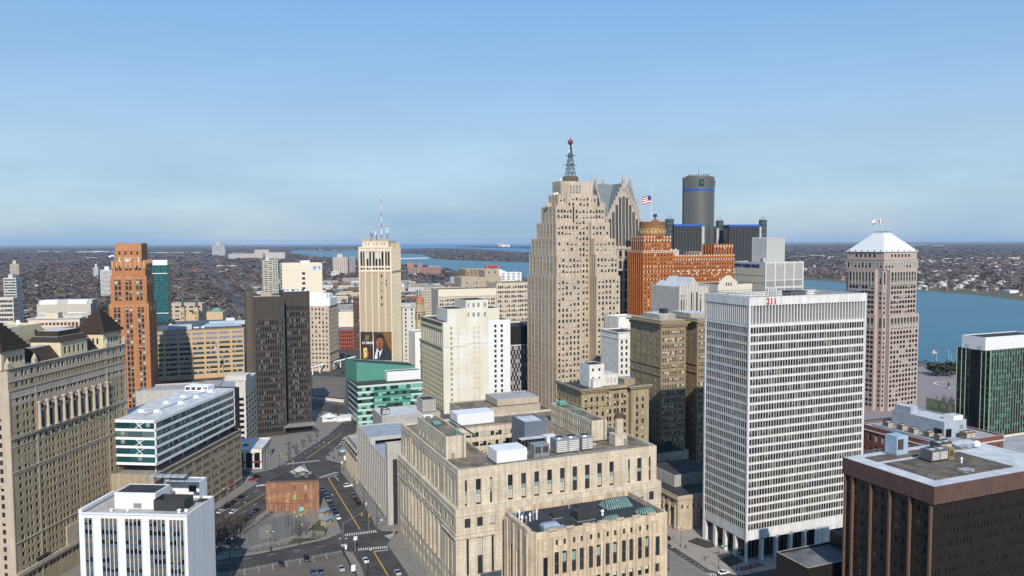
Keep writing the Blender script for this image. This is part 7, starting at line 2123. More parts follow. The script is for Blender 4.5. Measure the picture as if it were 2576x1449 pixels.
# church with two spires
def spire_church():
    P_ = at_y(478, 797, 1000)
    b = B('twin_spire_church', 'cream brick church with two dark copper spires beyond the tan office roof', 'church', (P_.x - 9, P_.y), 84)
    cb = M('church_brick', (.50, .37, .22), var=.1)
    sp = M('spire_slate', (.07, .065, .06))
    for x in (0, 17.2):
        g = MB()
        g.box(x - 2.6, x + 2.6, -2.6, 2.6, 0, 38, cb); g.box(x - 3.1, x + 3.1, -3.1, 3.1, 37.5, 38.6, cb); g.box(x - 2.1, x + 2.1, -2.1, 2.1, 38.6, 43, cb)
        for dx in (-1.3, .5):
            g.box(x + dx, x + dx + .9, -2.64, -2.6, 33, 36.5, iron); g.box(x + dx, x + dx + .9, -2.64, -2.6, 27, 31, iron)
        g.obj('bell_tower', b.root)
        g = MB()
        g.cone(x, 0, 43, 46.5, 3.0, 1.5, 8, sp, cap=False); g.cone(x, 0, 46.5, 49, 1.5, 1.3, 8, sp, cap=False); g.cone(x, 0, 49, 51, 1.8, .7, 8, sp, cap=False); g.cone(x, 0, 51, 60, .7, .05, 8, copper, cap=False)
        g.obj('spire', b.root)
    g = b.mb('nave'); g.prism([(1, 2), (16, 2), (16, 40), (1, 40)], 0, 30, cb)
    g.face([(1, 2, 30), (16, 2, 30), (8.6, 2, 37)], cb); g.face([(1, 2, 30), (1, 40, 30), (8.6, 40, 37), (8.6, 2, 37)], sp); g.face([(16, 2, 30), (16, 40, 30), (8.6, 40, 37), (8.6, 2, 37)], sp)
    b.done()
spire_church()
b = B('green_domed_hall', 'low hall with a pale green copper dome right of the twin spired church', 'hall', at_y(543, 784, 1000), 84)
g = b.mb('wall'); g.box(-10, 10, -6, 14, 0, 37, MATS['church_brick'], top=roof_g)
g = b.mb('dome')
for i in range(6):
    a0, a1 = math.pi / 2 * i / 6, math.pi / 2 * (i + 1) / 6
    g.cone(0, 4, 37 + 5.2 * math.sin(a0), 37 + 5.2 * math.sin(a1), 6.4 * math.cos(a0), max(6.4 * math.cos(a1), .05), 16, copper, cap=False)
b.done()
b = B('domed_church_tower', 'ornate tan church tower with an orange dome and green finial beside the banner tower', 'church tower', at_y(1057, 800, 820), 72)
dc = M('church_sandstone', (.42, .33, .21), streak=.1)
g = b.mb('tower'); g.cone(0, 0, 0, 52, 6.0, 5.6, 8, dc); g.cone(0, 0, 52, 53, 6.6, 6.6, 8, dc); g.cone(0, 0, 53, 61, 4.6, 4.4, 8, dc); g.cone(0, 0, 61, 62, 5.4, 5.4, 8, dc)
for i in range(8):
    a = math.pi * 2 * (i + .5) / 8
    q = MB(); q.box(-.8, .8, -.1, .1, 0, 6, iron); k = q.obj('belfry_opening', b.root); k.location = (5.6 * math.cos(a), 5.6 * math.sin(a), 44); k.rotation_euler = (0, 0, a + math.pi / 2)
g = b.mb('dome')
for i in range(6):
    a0, a1 = math.pi / 2 * i / 6, math.pi / 2 * (i + 1) / 6
    g.cone(0, 0, 62 + 6.5 * math.sin(a0), 62 + 6.5 * math.sin(a1), 4.4 * math.cos(a0), max(4.4 * math.cos(a1), .9), 12, M('orange_dome', (.36, .15, .06), var=.2), cap=False)
g = b.mb('finial'); g.cone(0, 0, 68, 73, 1.2, 1.0, 8, copper); g.cone(0, 0, 73, 77, 1.0, .05, 8, copper, cap=False)
b.done()
# ------------------------------------------------------------------ ground, water, far land
import numpy as np
np.random.seed(4)
def GP(px, py, z=0.0):
    p = at_z(px, py, z); return (p.x, p.y)
def sheet(name, poly, z, mat, kind='structure', parent=None):
    g = MB(); g.face([(x, y, z) for x, y in poly], mat)
    o = g.obj(name, parent)
    if kind and not parent: o['kind'] = kind
    return o
def inpoly(x, y, poly):
    x, y = np.asarray(x), np.asarray(y)
    r = np.zeros(x.shape, bool)
    n = len(poly)
    for i in range(n):
        (x0, y0), (x1, y1) = poly[i], poly[(i + 1) % n]
        if y0 == y1: continue
        c = ((y0 > y) != (y1 > y)) & (x < (x1 - x0) * (y - y0) / (y1 - y0) + x0)
        r ^= c
    return r
earth = M('winter_suburb_ground', (.10, .082, .08), var=.35, scale=.006, var2=((.125, .11, .10), .0016))
sheet('ground', [(-42000, -300), (42000, -300), (42000, 57000), (-42000, 57000)], 0, earth)
sea = M('river_water', (.018, .105, .155), rough=.3, spec=.12, var=.10, scale=.008, bump=.25)
shore = [(725, 634), (735, 640), (800, 648), (870, 652), (1005, 666), (1060, 671), (1130, 680), (1180, 689), (1250, 697), (1325, 701)]
RIVER = [GP(*p) for p in shore] + [(170, 2000), (300, 1400), (372, 1000), GP(2340, 916), GP(2415, 914), (700, 830), (1100, 900), (1500, 1000)] + [GP(*p) for p in ((2576, 757), (2450, 742), (2335, 733), (2115, 711), (2020, 704))] + [(700, 3500), (500, 4300), GP(1400, 650), GP(1345, 642)] + [(420, 9000), (300, 16000)] + [GP(*p) for p in ((1180, 628), (1000, 629.5), (900, 630.5), (830, 631.5), (745, 629.5))]
sheet('river', RIVER, .5, sea)
LAKE = [GP(*p) for p in ((640, 616.2), (760, 617.6), (905, 617.8), (960, 620), (1000, 627), (1090, 625), (1180, 627), (1345, 632))] + [(6000, 56000), (-26000, 56000)]
sheet('lake', LAKE, .7, M('lake_water', (.03, .19, .37), rough=.5, spec=.25, var=.05, scale=.002))
ISLE = [GP(*p) for p in ((1006, 632), (1020, 628.5), (1080, 625.5), (1180, 627), (1250, 631), (1330, 638), (1420, 645), (1420, 659), (1340, 660.5), (1200, 656), (1130, 654), (1092, 651), (1078, 646), (1068, 640), (1012, 638))]
sheet('island', ISLE, 1.0, M('island_ground', (.075, .068, .048), var=.3, scale=.01))
ISLE2 = [GP(*p) for p in ((1140, 621.5), (1172, 617), (1250, 618.2), (1345, 620), (1345, 626), (1300, 625), (1255, 624), (1200, 623))]
sheet('far_island', ISLE2, 1.2, M('far_island_ground', (.05, .05, .05)))
bank = [GP(*p) for p in ((2020, 704), (2115, 711), (2335, 733), (2450, 742), (2576, 757), (2700, 772))]
sheet('grass_bank', bank + [GP(*p) for p in ((2700, 745), (2576, 735), (2450, 728), (2335, 722), (2115, 703), (2020, 699))], .6, M('brown_grass', (.105, .085, .048), var=.3, scale=.02, var2=((.075, .08, .035), .015)))
edge = bank
sheet('stony_shore', edge + [(x + 2, y + 14) for x, y in reversed(edge)], 1.0, M('shore_stone', (.27, .25, .22), var=.3, scale=.2))
WATER = (RIVER, LAKE)
def on_land(x, y):
    w_ = inpoly(x, y, RIVER) | inpoly(x, y, LAKE)
    return ~w_ | inpoly(x, y, ISLE) | inpoly(x, y, ISLE2)

# avenue running out to the horizon, side streets
asph = M('asphalt', (.046, .044, .044), var=.35, scale=.5, var2=((.07, .066, .062), .09))
asph2 = M('worn_asphalt', (.095, .090, .086), var=.2, scale=.15, var2=((.075, .07, .068), .05))
walk = M('pavement_concrete', (.19, .178, .162), var=.14, scale=.4, joint=(1.6, 1.6, .04, .06))
A0, A1 = Vector((*GP(606, 772), 0)), Vector((*GP(520, 664), 0))
d_ = (A1 - A0).normalized(); n_ = Vector((-d_.y, d_.x, 0))
sheet('avenue', [tuple((A0 - n_ * 8)[:2]), tuple((A0 + n_ * 8)[:2]), tuple((A1 + d_ * 3500 + n_ * 9)[:2]), tuple((A1 + d_ * 3500 - n_ * 9)[:2])], .35, asph)

# ------------------------------------------------------------------ far planting: woodland as one mass, houses, sheds
def cloud_mesh(name, X, Y, Z0, R, Hh, k, mats, seed, jitter=.55):
    """many small leafless-crown faces, one joined mesh"""
    rs = np.random.RandomState(seed)
    n = len(X)
    c = rs.normal(size=(n, k, 3)); c /= np.linalg.norm(c, axis=2, keepdims=True)
    c *= rs.uniform(.35, 1.0, (n, k, 1)) ** .6
    cen = np.stack([X[:, None] + c[..., 0] * R[:, None], Y[:, None] + c[..., 1] * R[:, None], Z0[:, None] + Hh[:, None] * (.56 + .44 * c[..., 2])], -1)
    a = rs.normal(size=(n, k, 3, 3)) * jitter
    v = cen[:, :, None, :] + a * np.stack([R, R, Hh * .55], -1)[:, None, None, :] * .62
    v = v.reshape(-1, 3).astype(np.float32)
    v[:, 2] = np.maximum(v[:, 2], .2)
    m = len(v) // 3
    me = bpy.data.meshes.new(name)
    me.vertices.add(len(v)); me.vertices.foreach_set('co', v.ravel())
    me.loops.add(len(v)); me.loops.foreach_set('vertex_index', np.arange(len(v), dtype=np.int32))
    me.polygons.add(m); me.polygons.foreach_set('loop_start', np.arange(0, len(v), 3, dtype=np.int32)); me.polygons.foreach_set('loop_total', np.full(m, 3, np.int32))
    for x in mats: me.materials.append(x)
    me.polygons.foreach_set('material_index', np.repeat(rs.choice(len(mats), n, p=None), k).astype(np.int32))
    me.update(); me.validate()
    return me
tw = [M('bare_twigs', (.15, .115, .105), var=.3, scale=.05), M('dark_twigs', (.105, .08, .077), var=.3, scale=.05), M('russet_twigs', (.155, .105, .085), var=.3, scale=.05), M('grey_twigs', (.16, .135, .127), var=.3, scale=.05), M('winter_evergreen', (.030, .038, .026), var=.3, scale=.05)]
N = 44000
ang = np.random.uniform(-.66, .66, N)
Yd = np.exp(np.random.uniform(math.log(1000), math.log(22000), N))
Xd = Yd * np.tan(ang) * 1.08
land = on_land(Xd, Yd)
core = (np.abs(Xd + 40) < 330) & (Yd < 2600)
land &= ~(core & (np.random.rand(N) < .72))
land &= ~((Xd > 150) & (Yd < 1500))
av = np.abs((Xd - A0.x) * n_.x + (Yd - A0.y) * n_.y)
land &= ~((av < 13) & (Yd > 1200))
land &= ~inpoly(Xd, Yd, bank + [GP(*p) for p in ((2700, 745), (2576, 735), (2450, 728), (2335, 722), (2115, 703), (2020, 699))])
Xd, Yd = Xd[land], Yd[land]
clus = np.sin(Xd / 210.0 + np.sin(Yd / 330.0) * 2) + np.sin(Yd / 170.0 + Xd / 400)
keep = (clus > -1.25) | (np.random.rand(len(Xd)) < .35)
Xd, Yd = Xd[keep], Yd[keep]
Rr = (3.8 + Yd * .0036) * np.random.uniform(.7, 1.3, len(Xd)); Hh = np.minimum(7 + Yd * .0006, 12) * np.random.uniform(.7, 1.25, len(Xd))
o = link('woodland', cloud_mesh('woodland', Xd, Yd, np.full(len(Xd), .2), Rr, Hh, 17, tw, 3))
o['kind'] = 'stuff'
# near street trees of the suburb, each a thing
def far_tree(i):
    rs = np.random.RandomState(50 + i)
    m_ = tw[i % 5]
    me = cloud_mesh('crown', np.zeros(1), np.zeros(1), np.full(1, 1.5), np.full(1, 4.6), np.full(1, 9.5), 46, [m_], 90 + i, .42)
    q = MB(); q.bar((0, 0, 0), (0, 0, 6), .35, tw[1], n=5, r2=.15)
    return me, q.mesh('trunk')
ft = [far_tree(i) for i in range(5)]
rng = random.Random(21)
cnt = 0
TREE_L = ['bare grey brown tree among the low houses beyond downtown', 'dark leafless tree among the low houses beyond downtown', 'russet leafless tree among the low houses beyond downtown', 'pale grey leafless tree among the low houses beyond downtown', 'dark evergreen tree among the low houses beyond downtown']
while cnt < 230:
    Y = rng.uniform(820, 1900); a = rng.uniform(-.64, .12); X = Y * math.tan(a) * 1.05
    if not bool(on_land(np.array([X]), np.array([Y]))[0]) or (X > -260 and Y < 960) or abs((X - A0.x) * n_.x + (Y - A0.y) * n_.y) < 24: continue
    if X > 60 and Y < 1350: continue
    k = rng.randrange(5)
    r = empty('evergreen_tree' if k == 4 else 'bare_tree', (X, Y, 0), rng.uniform(0, 6))
    r.scale = (rng.uniform(.8, 1.5),) * 3
    tag(r, TREE_L[k], 'tree', 'suburb trees ' + ('evergreen' if k == 4 else ['grey brown', 'dark', 'russet', 'pale grey'][k]))
    link('crown', ft[k][0], r); link('trunk', ft[k][1], r)
    cnt += 1
def house_mesh(w_, d__, h_, r_, wm, rm, flat=False):
    g = MB()
    g.box(-w_ / 2, w_ / 2, -d__ / 2, d__ / 2, 0, h_, wm, top=rm if flat else None)
    if not flat:
        e = .4
        g.face([(-w_ / 2 - e, -d__ / 2 - e, h_), (w_ / 2 + e, -d__ / 2 - e, h_), (w_ / 2 + e, 0, h_ + r_), (-w_ / 2 - e, 0, h_ + r_)], rm)
        g.face([(-w_ / 2 - e, d__ / 2 + e, h_), (w_ / 2 + e, d__ / 2 + e, h_), (w_ / 2 + e, 0, h_ + r_), (-w_ / 2 - e, 0, h_ + r_)], rm)
        for s_ in (-1, 1): g.face([(s_ * w_ / 2, -d__ / 2, h_), (s_ * w_ / 2, d__ / 2, h_), (s_ * w_ / 2, 0, h_ + r_)], wm)
        for x in (-.25, .25): g.box(x * w_ - .7, x * w_ + .7, -d__ / 2 - .05, -d__ / 2, 1.0, 2.4, fr_d)
    return g
hw = [M('house_white', (.62, .60, .57)), M('house_cream', (.45, .40, .33)), M('house_brick', (.20, .10, .08)), M('house_grey', (.30, .30, .31)), M('house_tan', (.34, .27, .2))]
hr = [M('shingle_grey', (.16, .155, .16), var=.2), M('shingle_brown', (.12, .085, .07), var=.2), M('shingle_pale', (.46, .45, .44), var=.15), M('shingle_black', (.05, .05, .055))]
HV = []
for i, (w_m, r_m, fl_) in enumerate(((0, 0, 0), (0, 2, 0), (1, 1, 0), (2, 0, 0), (3, 3, 0), (0, 2, 1), (4, 1, 0), (2, 1, 0))):
    g = house_mesh(9 + i % 3 * 2, 7.5 + i % 2 * 2, 4.5 + i % 2 * 1.6, 2.8, hw[w_m], hr[r_m], fl_)
    HV.append((g, g.mesh('house')))
wn_ = ['white walled grey roofed', 'white walled pale roofed', 'cream walled brown roofed', 'brick walled grey roofed', 'grey walled black roofed', 'white flat roofed', 'tan walled brown roofed', 'brick walled brown roofed']
st = MB(); cnt = tot = 0
while tot < 1050:
    a = rng.uniform(-.64, .66)
    Y = math.exp(rng.uniform(math.log(1150), math.log(6500)))
    X = Y * math.tan(a) * 1.05
    if tot < 700: X = rng.uniform(.40, .68) * Y; Y = rng.uniform(1900, 5200); X = rng.uniform(.42, .70) * Y
    if not bool(on_land(np.array([X]), np.array([Y]))[0]) or bool(inpoly(np.array([X]), np.array([Y]), ISLE)[0]): continue
    if abs((X - A0.x) * n_.x + (Y - A0.y) * n_.y) < 26 or (X > 100 and X < .28 * Y and Y < 3000): continue
    if X > 0 and Y < 1700 + .0 * X and X > .35 * Y: continue
    k = rng.randrange(8); tot += 1
    rz = rng.choice((.4, 1.97, .35, 1.9)) + rng.uniform(-.08, .08)
    s_ = rng.uniform(.85, 1.35)
    far = X > .34 * Y
    if (far and Y < 3300 and cnt < 300) or (not far and Y < 1500 and cnt < 300):
        o = link('house', HV[k][1], None, (X, Y, 0), rz); o.scale = (s_, s_, s_)
        tag(o, wn_[k] + (' house among bare trees across the river' if far else ' house among bare trees on the near side'), 'house', wn_[k] + (' houses across the river' if far else ' houses beyond downtown'))
        cnt += 1
    else:
        st.add(HV[k][0], Matrix.Translation((X, Y, 0)) @ Matrix.Rotation(rz, 4, 'Z') @ Matrix.Scale(s_, 4))
st.obj('distant_houses')['kind'] = 'stuff'
# long pale sheds and low commercial blocks
def shed(px0, px1, py, h_, mat, lb, nm='long_shed', dep=60):
    a, c = Vector((*GP(px0, py), 0)), Vector((*GP(px1, py), 0))
    w_ = (c - a).length
    g = MB(); g.box(0, w_, 0, dep, 0, h_, mat, top=roof_w if mat is white_m else None)
    for i in range(int(w_ / 40)): g.box(i * 40 + 8, i * 40 + 20, -.2, 0, 0, h_ * .5, fr_m)
    o = g.obj(nm); o.location = a; o.rotation_euler = (0, 0, math.atan2(c.y - a.y, c.x - a.x)); tag(o, lb, 'shed')
for i, (x0, x1, y_, h_, lb) in enumerate(((92, 121, 634, 12, 'leftmost long white shed near the left horizon'), (136, 157, 634.5, 12, 'second long white shed from the left near the horizon'), (192, 226, 636, 16, 'white shed cluster left end, left of the orange deco tower'), (229, 262, 635.5, 20, 'middle white shed of the cluster left of the orange deco tower'), (264, 290, 636, 14, 'white shed of the cluster touching the orange deco tower'), (203, 237, 650, 9, 'white flat shed in the trees left of the orange deco tower'),
    (366, 420, 638, 14, 'long white shed right of the orange deco tower horizon'), (425, 500, 637, 11, 'low white shed strip left of the slab tower horizon'), (572, 612, 637.5, 10, 'white shed strip right of the lone slab tower'), (788, 808, 629.6, 10, 'white boathouse shed on the far inlet shore'), (826, 842, 629.6, 9, 'second white shed on the far inlet shore'), (852, 890, 629.4, 9, 'white shed nearest the banner tower on the inlet shore'), (545, 592, 672, 9, 'long cream flat building by the avenue'), (482, 504, 683, 8, 'low red roofed shed left of the avenue'),
    (2284, 2329, 617.5, 16, 'white shed strip on the right horizon beside the pyramid roof'), (2342, 2373, 619, 16, 'second white shed strip on the right horizon'), (2371, 2429, 653.5, 9, 'long white shed across the river right of the pyramid tower'), (2483, 2518, 652, 9, 'white shed across the river toward the right edge'), (2536, 2566, 651, 9, 'cream shed across the river at the right edge'), (1990, 2030, 647, 9, 'white shed across the river right of the pale bank tower'), (2036, 2075, 645, 10, 'pale grey shed across the river left of the pyramid tower'), (2084, 2112, 648, 9, 'white shed just left of the pyramid tower'), (2330, 2352, 655, 8, 'small white shed right beside the pyramid tower'), (2540, 2562, 738, 7, 'white waterside shed on the right far shore'))):
    shed(x0, x1, y_, h_, M('shed_red', (.42, .10, .08)) if 'red roofed' in lb else (cream if 'cream' in lb else white_m), lb, dep=80 if y_ < 640 else 30)
lowc = [M('low_tan', (.38, .30, .22), var=.1), M('low_brick', (.22, .10, .075), var=.1), M('low_cream', (.52, .46, .36), var=.08), M('low_grey', (.33, .32, .31), var=.1), M('low_brown', (.17, .115, .085), var=.1), M('low_white', (.62, .61, .59), var=.05)]
lown = ['tan', 'red brick', 'cream', 'grey', 'brown', 'white']
cnt = 0
while cnt < 190:
    Y = rng.uniform(860, 2400); X = rng.uniform(-.36, .03) * Y + rng.uniform(-30, 30)
    if cnt < 90: X = rng.uniform(-.17, .02) * Y
    if Y > 2000: X = rng.uniform(-.34, -.08) * Y
    if not bool(on_land(np.array([X]), np.array([Y]))[0]) or (Y < 1000 and X > -150) : continue
    if abs((X - A0.x) * n_.x + (Y - A0.y) * n_.y) < 45: continue
    k = rng.randrange(6); w_, dd, h_ = rng.uniform(18, 60), rng.uniform(14, 34), rng.uniform(5, 15)
    g = MB(); g.box(0, w_, 0, dd, 0, h_, lowc[k], top=rng.choice([roof_g, roof_w, roof_k, roof_t]))
    g.box(w_ * .2, w_ * .2 + 4, dd * .3, dd * .3 + 4, h_, h_ + 2.4, steel)
    r = empty('low_building', (X, Y, 0), rng.choice((R_(22.8), R_(6), R_(12)))); tag(r, lown[k] + ' flat roofed low building among bare trees beyond downtown', 'building', lown[k] + ' low buildings beyond downtown')
    g.obj('wall', r)
    q = MB()
    for i in range(int(w_ / 5)):
        for z in range(max(1, int(h_ / 4))): q.box(i * 5 + 1.2, i * 5 + 3.8, -.08, 0, 1.2 + z * 4, 3.2 + z * 4, fr_d)
    tag(q.obj('window', r), kind='stuff')
    cnt += 1
# bridge to the island
r = empty('arched_bridge', (*GP(1006, 652.5), 0), 0); tag(r, 'long white arched bridge to the wooded island', 'bridge')
p0, p1 = Vector((*GP(1006, 652.5), 0)), Vector((*GP(1078, 651), 0))
r.rotation_euler = (0, 0, math.atan2(p1.y - p0.y, p1.x - p0.x)); Lb = (p1 - p0).length
g = MB(); g.box(0, Lb, 0, 14, 6.5, 8.5, white_p); g.obj('deck', r)
q = MB()
q.box(-2, 2, 0, 14, 0, 6.5, white_p)
for s_ in (-1, 1):
    for i in range(5):
        q.box(s_ * (2 + i * 2) - (0 if s_ > 0 else 2), s_ * (2 + i * 2) + (2 if s_ > 0 else 0), 0, 14, 6.5 - (5 - i) ** 2 * .2, 6.5, white_p)
me_ = q.mesh('pier')
for i in range(14): link('pier', me_, r, (Lb * (i + .5) / 14, 0, 0))
# far shore towers
for x, y_, w_, h_, m_, lb in ((1253, 621, 130, 95, M('far_pink', (.45, .30, .28)), 'pair of pinkish towers on the far shore beyond the island'), (1262, 622, 90, 60, white_m, 'small white tower below the pink towers on the far shore')):
    P = at_z(x, y_, 0); g = MB(); g.box(0, w_, 0, 80, 0, h_, m_); g.box(w_ * 1.3, w_ * 2.1, 0, 80, 0, h_ * .8, m_); o = g.obj('shore_tower'); o.location = (P.x, P.y, 0); tag(o, lb, 'tower')

# ------------------------------------------------------------------ downtown streets
sheet('road', [(-520, 120), (330, 120), (430, 700), (330, 1000), (-300, 1060), (-640, 900)], .10, asph)
def slab(name, poly, z=.24, mat=walk):
    g = MB(); g.prism(poly, .0, z, M('kerb_stone', (.33, .32, .30)), top=mat); g.obj(name)['kind'] = 'structure'
cl = lambda x, y: tuple((CH.Mw @ Vector((x, y, 0)))[:2])
slab('pavement', [cl(-8.5, -110), cl(95, -110), cl(95, 77), cl(-1, 77), cl(-5, 73), cl(-8.5, 66)])
slab('pavement', [(-50, 331.5), (60, 378), (5, 500), (-98, 545), (-106, 489), (-110, 452), (-107, 443.5), (-97, 436), (-94, 420), (-84.3, 398.8), (-64.5, 348.8), (-60, 336), (-57, 332)])
TRI = [(-74, 330.5), (-77.5, 340), (-97.6, 387.6), (-105, 410), (-108, 410), (-116.5, 353), (-124, 303), (-118, 301.6), (-103.4, 307.3), (-79, 322.8)]
slab('pavement', TRI)
slab('pavement', [(-69.8, 311), (-112.7, 288.6), (-150, 270), (-150, 170), (-20, 170), (-57.6, 291.6), (-64.5, 308)])
slab('pavement', [(-139.6, 359), (-133, 400), (-140, 412), (-400, 420), (-400, 150), (-168, 195)])
slab('pavement', [(-139.9, 418.8), (-133, 425), (-129.6, 434), (-119.7, 504), (-117, 560), (-190, 600), (-420, 520)])
slab('pavement', [(55, 340), (62.7, 320), (74.5, 290.2), (85, 285), (160, 316), (270, 362), (240, 480), (62, 378)], mat=M('plaza_paving', (.29, .265, .235), var=.12, joint=(1.2, 1.2, .04, .05)))
slab('pavement', [(-80, 520), (40, 470), (180, 520), (160, 760), (-60, 800)], mat=asph2)
slab('pavement', [(240, 500), (420, 560), (520, 700), (440, 775), (300, 740), (230, 600)], mat=M('riverside_paving', (.23, .20, .205), var=.12))
sheet('lawn', [GP(2330, 1035), GP(2405, 1045), GP(2405, 1020), GP(2330, 1000)], .30, M('winter_lawn', (.06, .075, .025), var=.3, scale=.4))
lot_poly = [(-69.2, 308.5), (-112.4, 286), (-148, 268), (-146, 190), (-44, 240), (-61.6, 291.6)]
sheet('parking_lot', lot_poly, .30, M('lot_asphalt', (.125, .105, .088), var=.18, scale=.2, var2=((.10, .085, .075), .07)))
LOT2 = [GP(*p) for p in ((786, 1012), (870, 1020), (870, 950), (786, 946))]
sheet('parking_lot', LOT2, .30, M('lot_brown', (.125, .105, .095), var=.15, scale=.2))
yel, whi = M('yellow_paint', (.48, .30, .03), var=.2, scale=1.5), M('white_paint', (.55, .55, .53), var=.2, scale=1.5)
def line(name, p, q, w_, mat, z=.115, par=None):
    p, q = Vector((*p, 0)), Vector((*q, 0)); d = (q - p).normalized(); n = Vector((-d.y, d.x, 0)) * w_ / 2
    o = sheet(name, [tuple((p - n)[:2]), tuple((q - n)[:2]), tuple((q + n)[:2]), tuple((p + n)[:2])], z, mat)
    return o
def dashes(p, q, n, mat=whi):
    p, q = Vector((*p, 0)), Vector((*q, 0))
    for i in range(n): line('lane_marking', tuple((p + (q - p) * (i / n))[:2]), tuple((p + (q - p) * ((i + .38) / n))[:2]), .2, mat)
T13 = lambda x, y: GP(644 + x / 4, 1086.75 + y / 4); T03 = lambda x, y: GP(x / 4, 1086.75 + y / 4); T23 = lambda x, y: GP(1288 + x / 4, 1086.75 + y / 4); T12 = lambda x, y: GP(644 + x / 4, 724.5 + y / 4)
line('centre_line', T13(1330, 1449), T13(1185, 1208), .45, yel); line('centre_line', T13(1048, 985), T13(725, 462), .45, yel)
line('stop_line', T13(1185, 1206), T13(1335, 1188), .5, whi); line('stop_line', T13(725, 460), T13(825, 430), .4, whi)
line('lane_marking', T13(795, 445), T13(835, 495), .3, whi)
line('centre_line', (-141, 305), T13(90, 620), .4, yel); line('centre_line', T13(500, 275), T13(860, 22), .4, yel)
dashes((-135, 305), (-118, 395), 9); dashes((-139.5, 330), (-128, 395), 7); dashes(T13(440, 260), T13(800, 30), 8)
dashes((-116, 298), (-72, 318), 5)
line('centre_line', T23(1515, 1215), T23(1860, 1449), .4, yel); dashes(T23(1560, 1330), T23(1700, 1449), 4); dashes(T23(1700, 1240), T23(1960, 1400), 6)
def crosswalk(p, q, n, L_):
    p, q = Vector((*p, 0)), Vector((*q, 0)); d = (q - p).normalized(); m = Vector((-d.y, d.x, 0)) * L_ / 2
    for i in range(n):
        c = p + (q - p) * (i + .5) / n
        line('crosswalk_bar', tuple((c - m)[:2]), tuple((c + m)[:2]), .42, whi)
crosswalk(T13(890, 1040), T13(1215, 1000), 15, 2.6); crosswalk(T13(1025, 1185), T13(1325, 1160), 14, 2.6); crosswalk(T13(1330, 1035), T13(1420, 1085), 9, 4.2)
crosswalk(T13(640, 462), T13(820, 405), 12, 2.8); crosswalk(T13(300, 325), T13(640, 288), 18, 2.8); crosswalk(T13(860, 1150), T13(915, 1140), 5, 3); crosswalk(T13(0, 545), T13(95, 532), 8, 2.6); crosswalk(T23(1880, 1430), T23(2060, 1440), 8, 3)
for k in range(14):
    a = Vector((*T12(575, 950 + k * 12), 0)); c = Vector((*T12(860, 930 + k * 13), 0))
    if k % 2 == 0: line('stall_line', tuple(a[:2]), tuple(c[:2]), .35, whi, z=.315)
for k in range(9):
    a = Vector((-112 + k * 4.6, 287 + k * 2.4, 0)); line('stall_line', (a.x, a.y), (a.x + 2.0, a.y - 5.0), .14, whi, z=.315)

# ------------------------------------------------------------------ vehicles
paint = {k: M(k + '_car_paint', c, rough=.28, spec=.6, var=.03) for k, c in dict(black=(.012, .012, .014), white=(.72, .72, .72), silver=(.38, .40, .43), blue=(.04, .07, .16), grey=(.12, .125, .13), red=(.34, .03, .03)).items()}
tyre, rimm, lampw, lampr = M('tyre_rubber', (.02, .02, .02)), M('wheel_rim', (.30, .30, .31), rough=.35, metal=.6), M('headlamp', (.75, .75, .72), rough=.2), M('tail_lamp', (.35, .02, .02), rough=.3)
def car_parts(col, suv):
    pm = paint[col]
    L_, W2, zb, zh, zt_ = (4.7, .94, .32, 1.02, 1.78) if suv else (4.6, .90, .28, .86, 1.42)
    prof = [(-L_ / 2, zb + .12), (-L_ / 2, zh - .12), (-L_ / 2 + .25, zh), (L_ / 2 - 1.1, zh), (L_ / 2 - .15, zh - .16), (L_ / 2, zb + .3), (L_ / 2 - .05, zb), (-L_ / 2 + .1, zb)]
    g = MB()
    n = len(prof)
    for s_ in (-1, 1): g.face([(x, s_ * W2, z) for x, z in prof], pm)
    for i in range(n):
        (x0, z0), (x1, z1) = prof[i], prof[(i + 1) % n]
        g.face([(x0, -W2, z0), (x1, -W2, z1), (x1, W2, z1), (x0, W2, z0)], pm)
    xb, xf = (-L_ / 2 + .15, L_ / 2 - 1.45) if suv else (-L_ / 2 + .75, L_ / 2 - 1.35)
    cab = [(xb, zh), (xf, zh), (xf - .75, zt_), (xb + (.3 if suv else .7), zt_)]
    k = .17
    up = [(x, (W2 - .05) if z < zh + .1 else W2 - k, z) for x, z in cab]
    g.face([(up[3][0], -up[3][1], zt_), (up[2][0], -up[2][1], zt_), (up[2][0], up[2][1], zt_), (up[3][0], up[3][1], zt_)], pm)
    body = g.mesh('body')
    q = MB()
    for s_ in (-1, 1): q.face([(x, s_ * y, z) for x, y, z in up], glass_k)
    q.face([(up[1][0], -up[1][1], zh), (up[1][0], up[1][1], zh), (up[2][0], up[2][1], zt_), (up[2][0], -up[2][1], zt_)], glass_k)
    q.face([(up[0][0], -up[0][1], zh), (up[0][0], up[0][1], zh), (up[3][0], up[3][1], zt_), (up[3][0], -up[3][1], zt_)], glass_k)
    for s_ in (-1, 1):
        x = (up[0][0] + up[1][0]) / 2 - .1; q.bar((x, s_ * W2 * .97, zh), (x - .05, s_ * (W2 - k + .02), zt_), .05, pm)
    cabin = q.mesh('cabin_glass')
    wh_ = MB(); wh_.bar((0, -.1, 0), (0, .1, 0), .34, tyre, n=12); wh_.bar((0, -.11, 0), (0, .11, 0), .2, rimm, n=8)
    hl = MB(); hl.box(-.06, .02, -.22, .22, -.08, .08, lampw); tl = MB(); tl.box(-.02, .05, -.2, .2, -.1, .1, lampr)
    return body, cabin, wh_.mesh('wheel'), hl.mesh('headlight'), tl.mesh('tail_light'), L_, W2, zh
CARS = {}
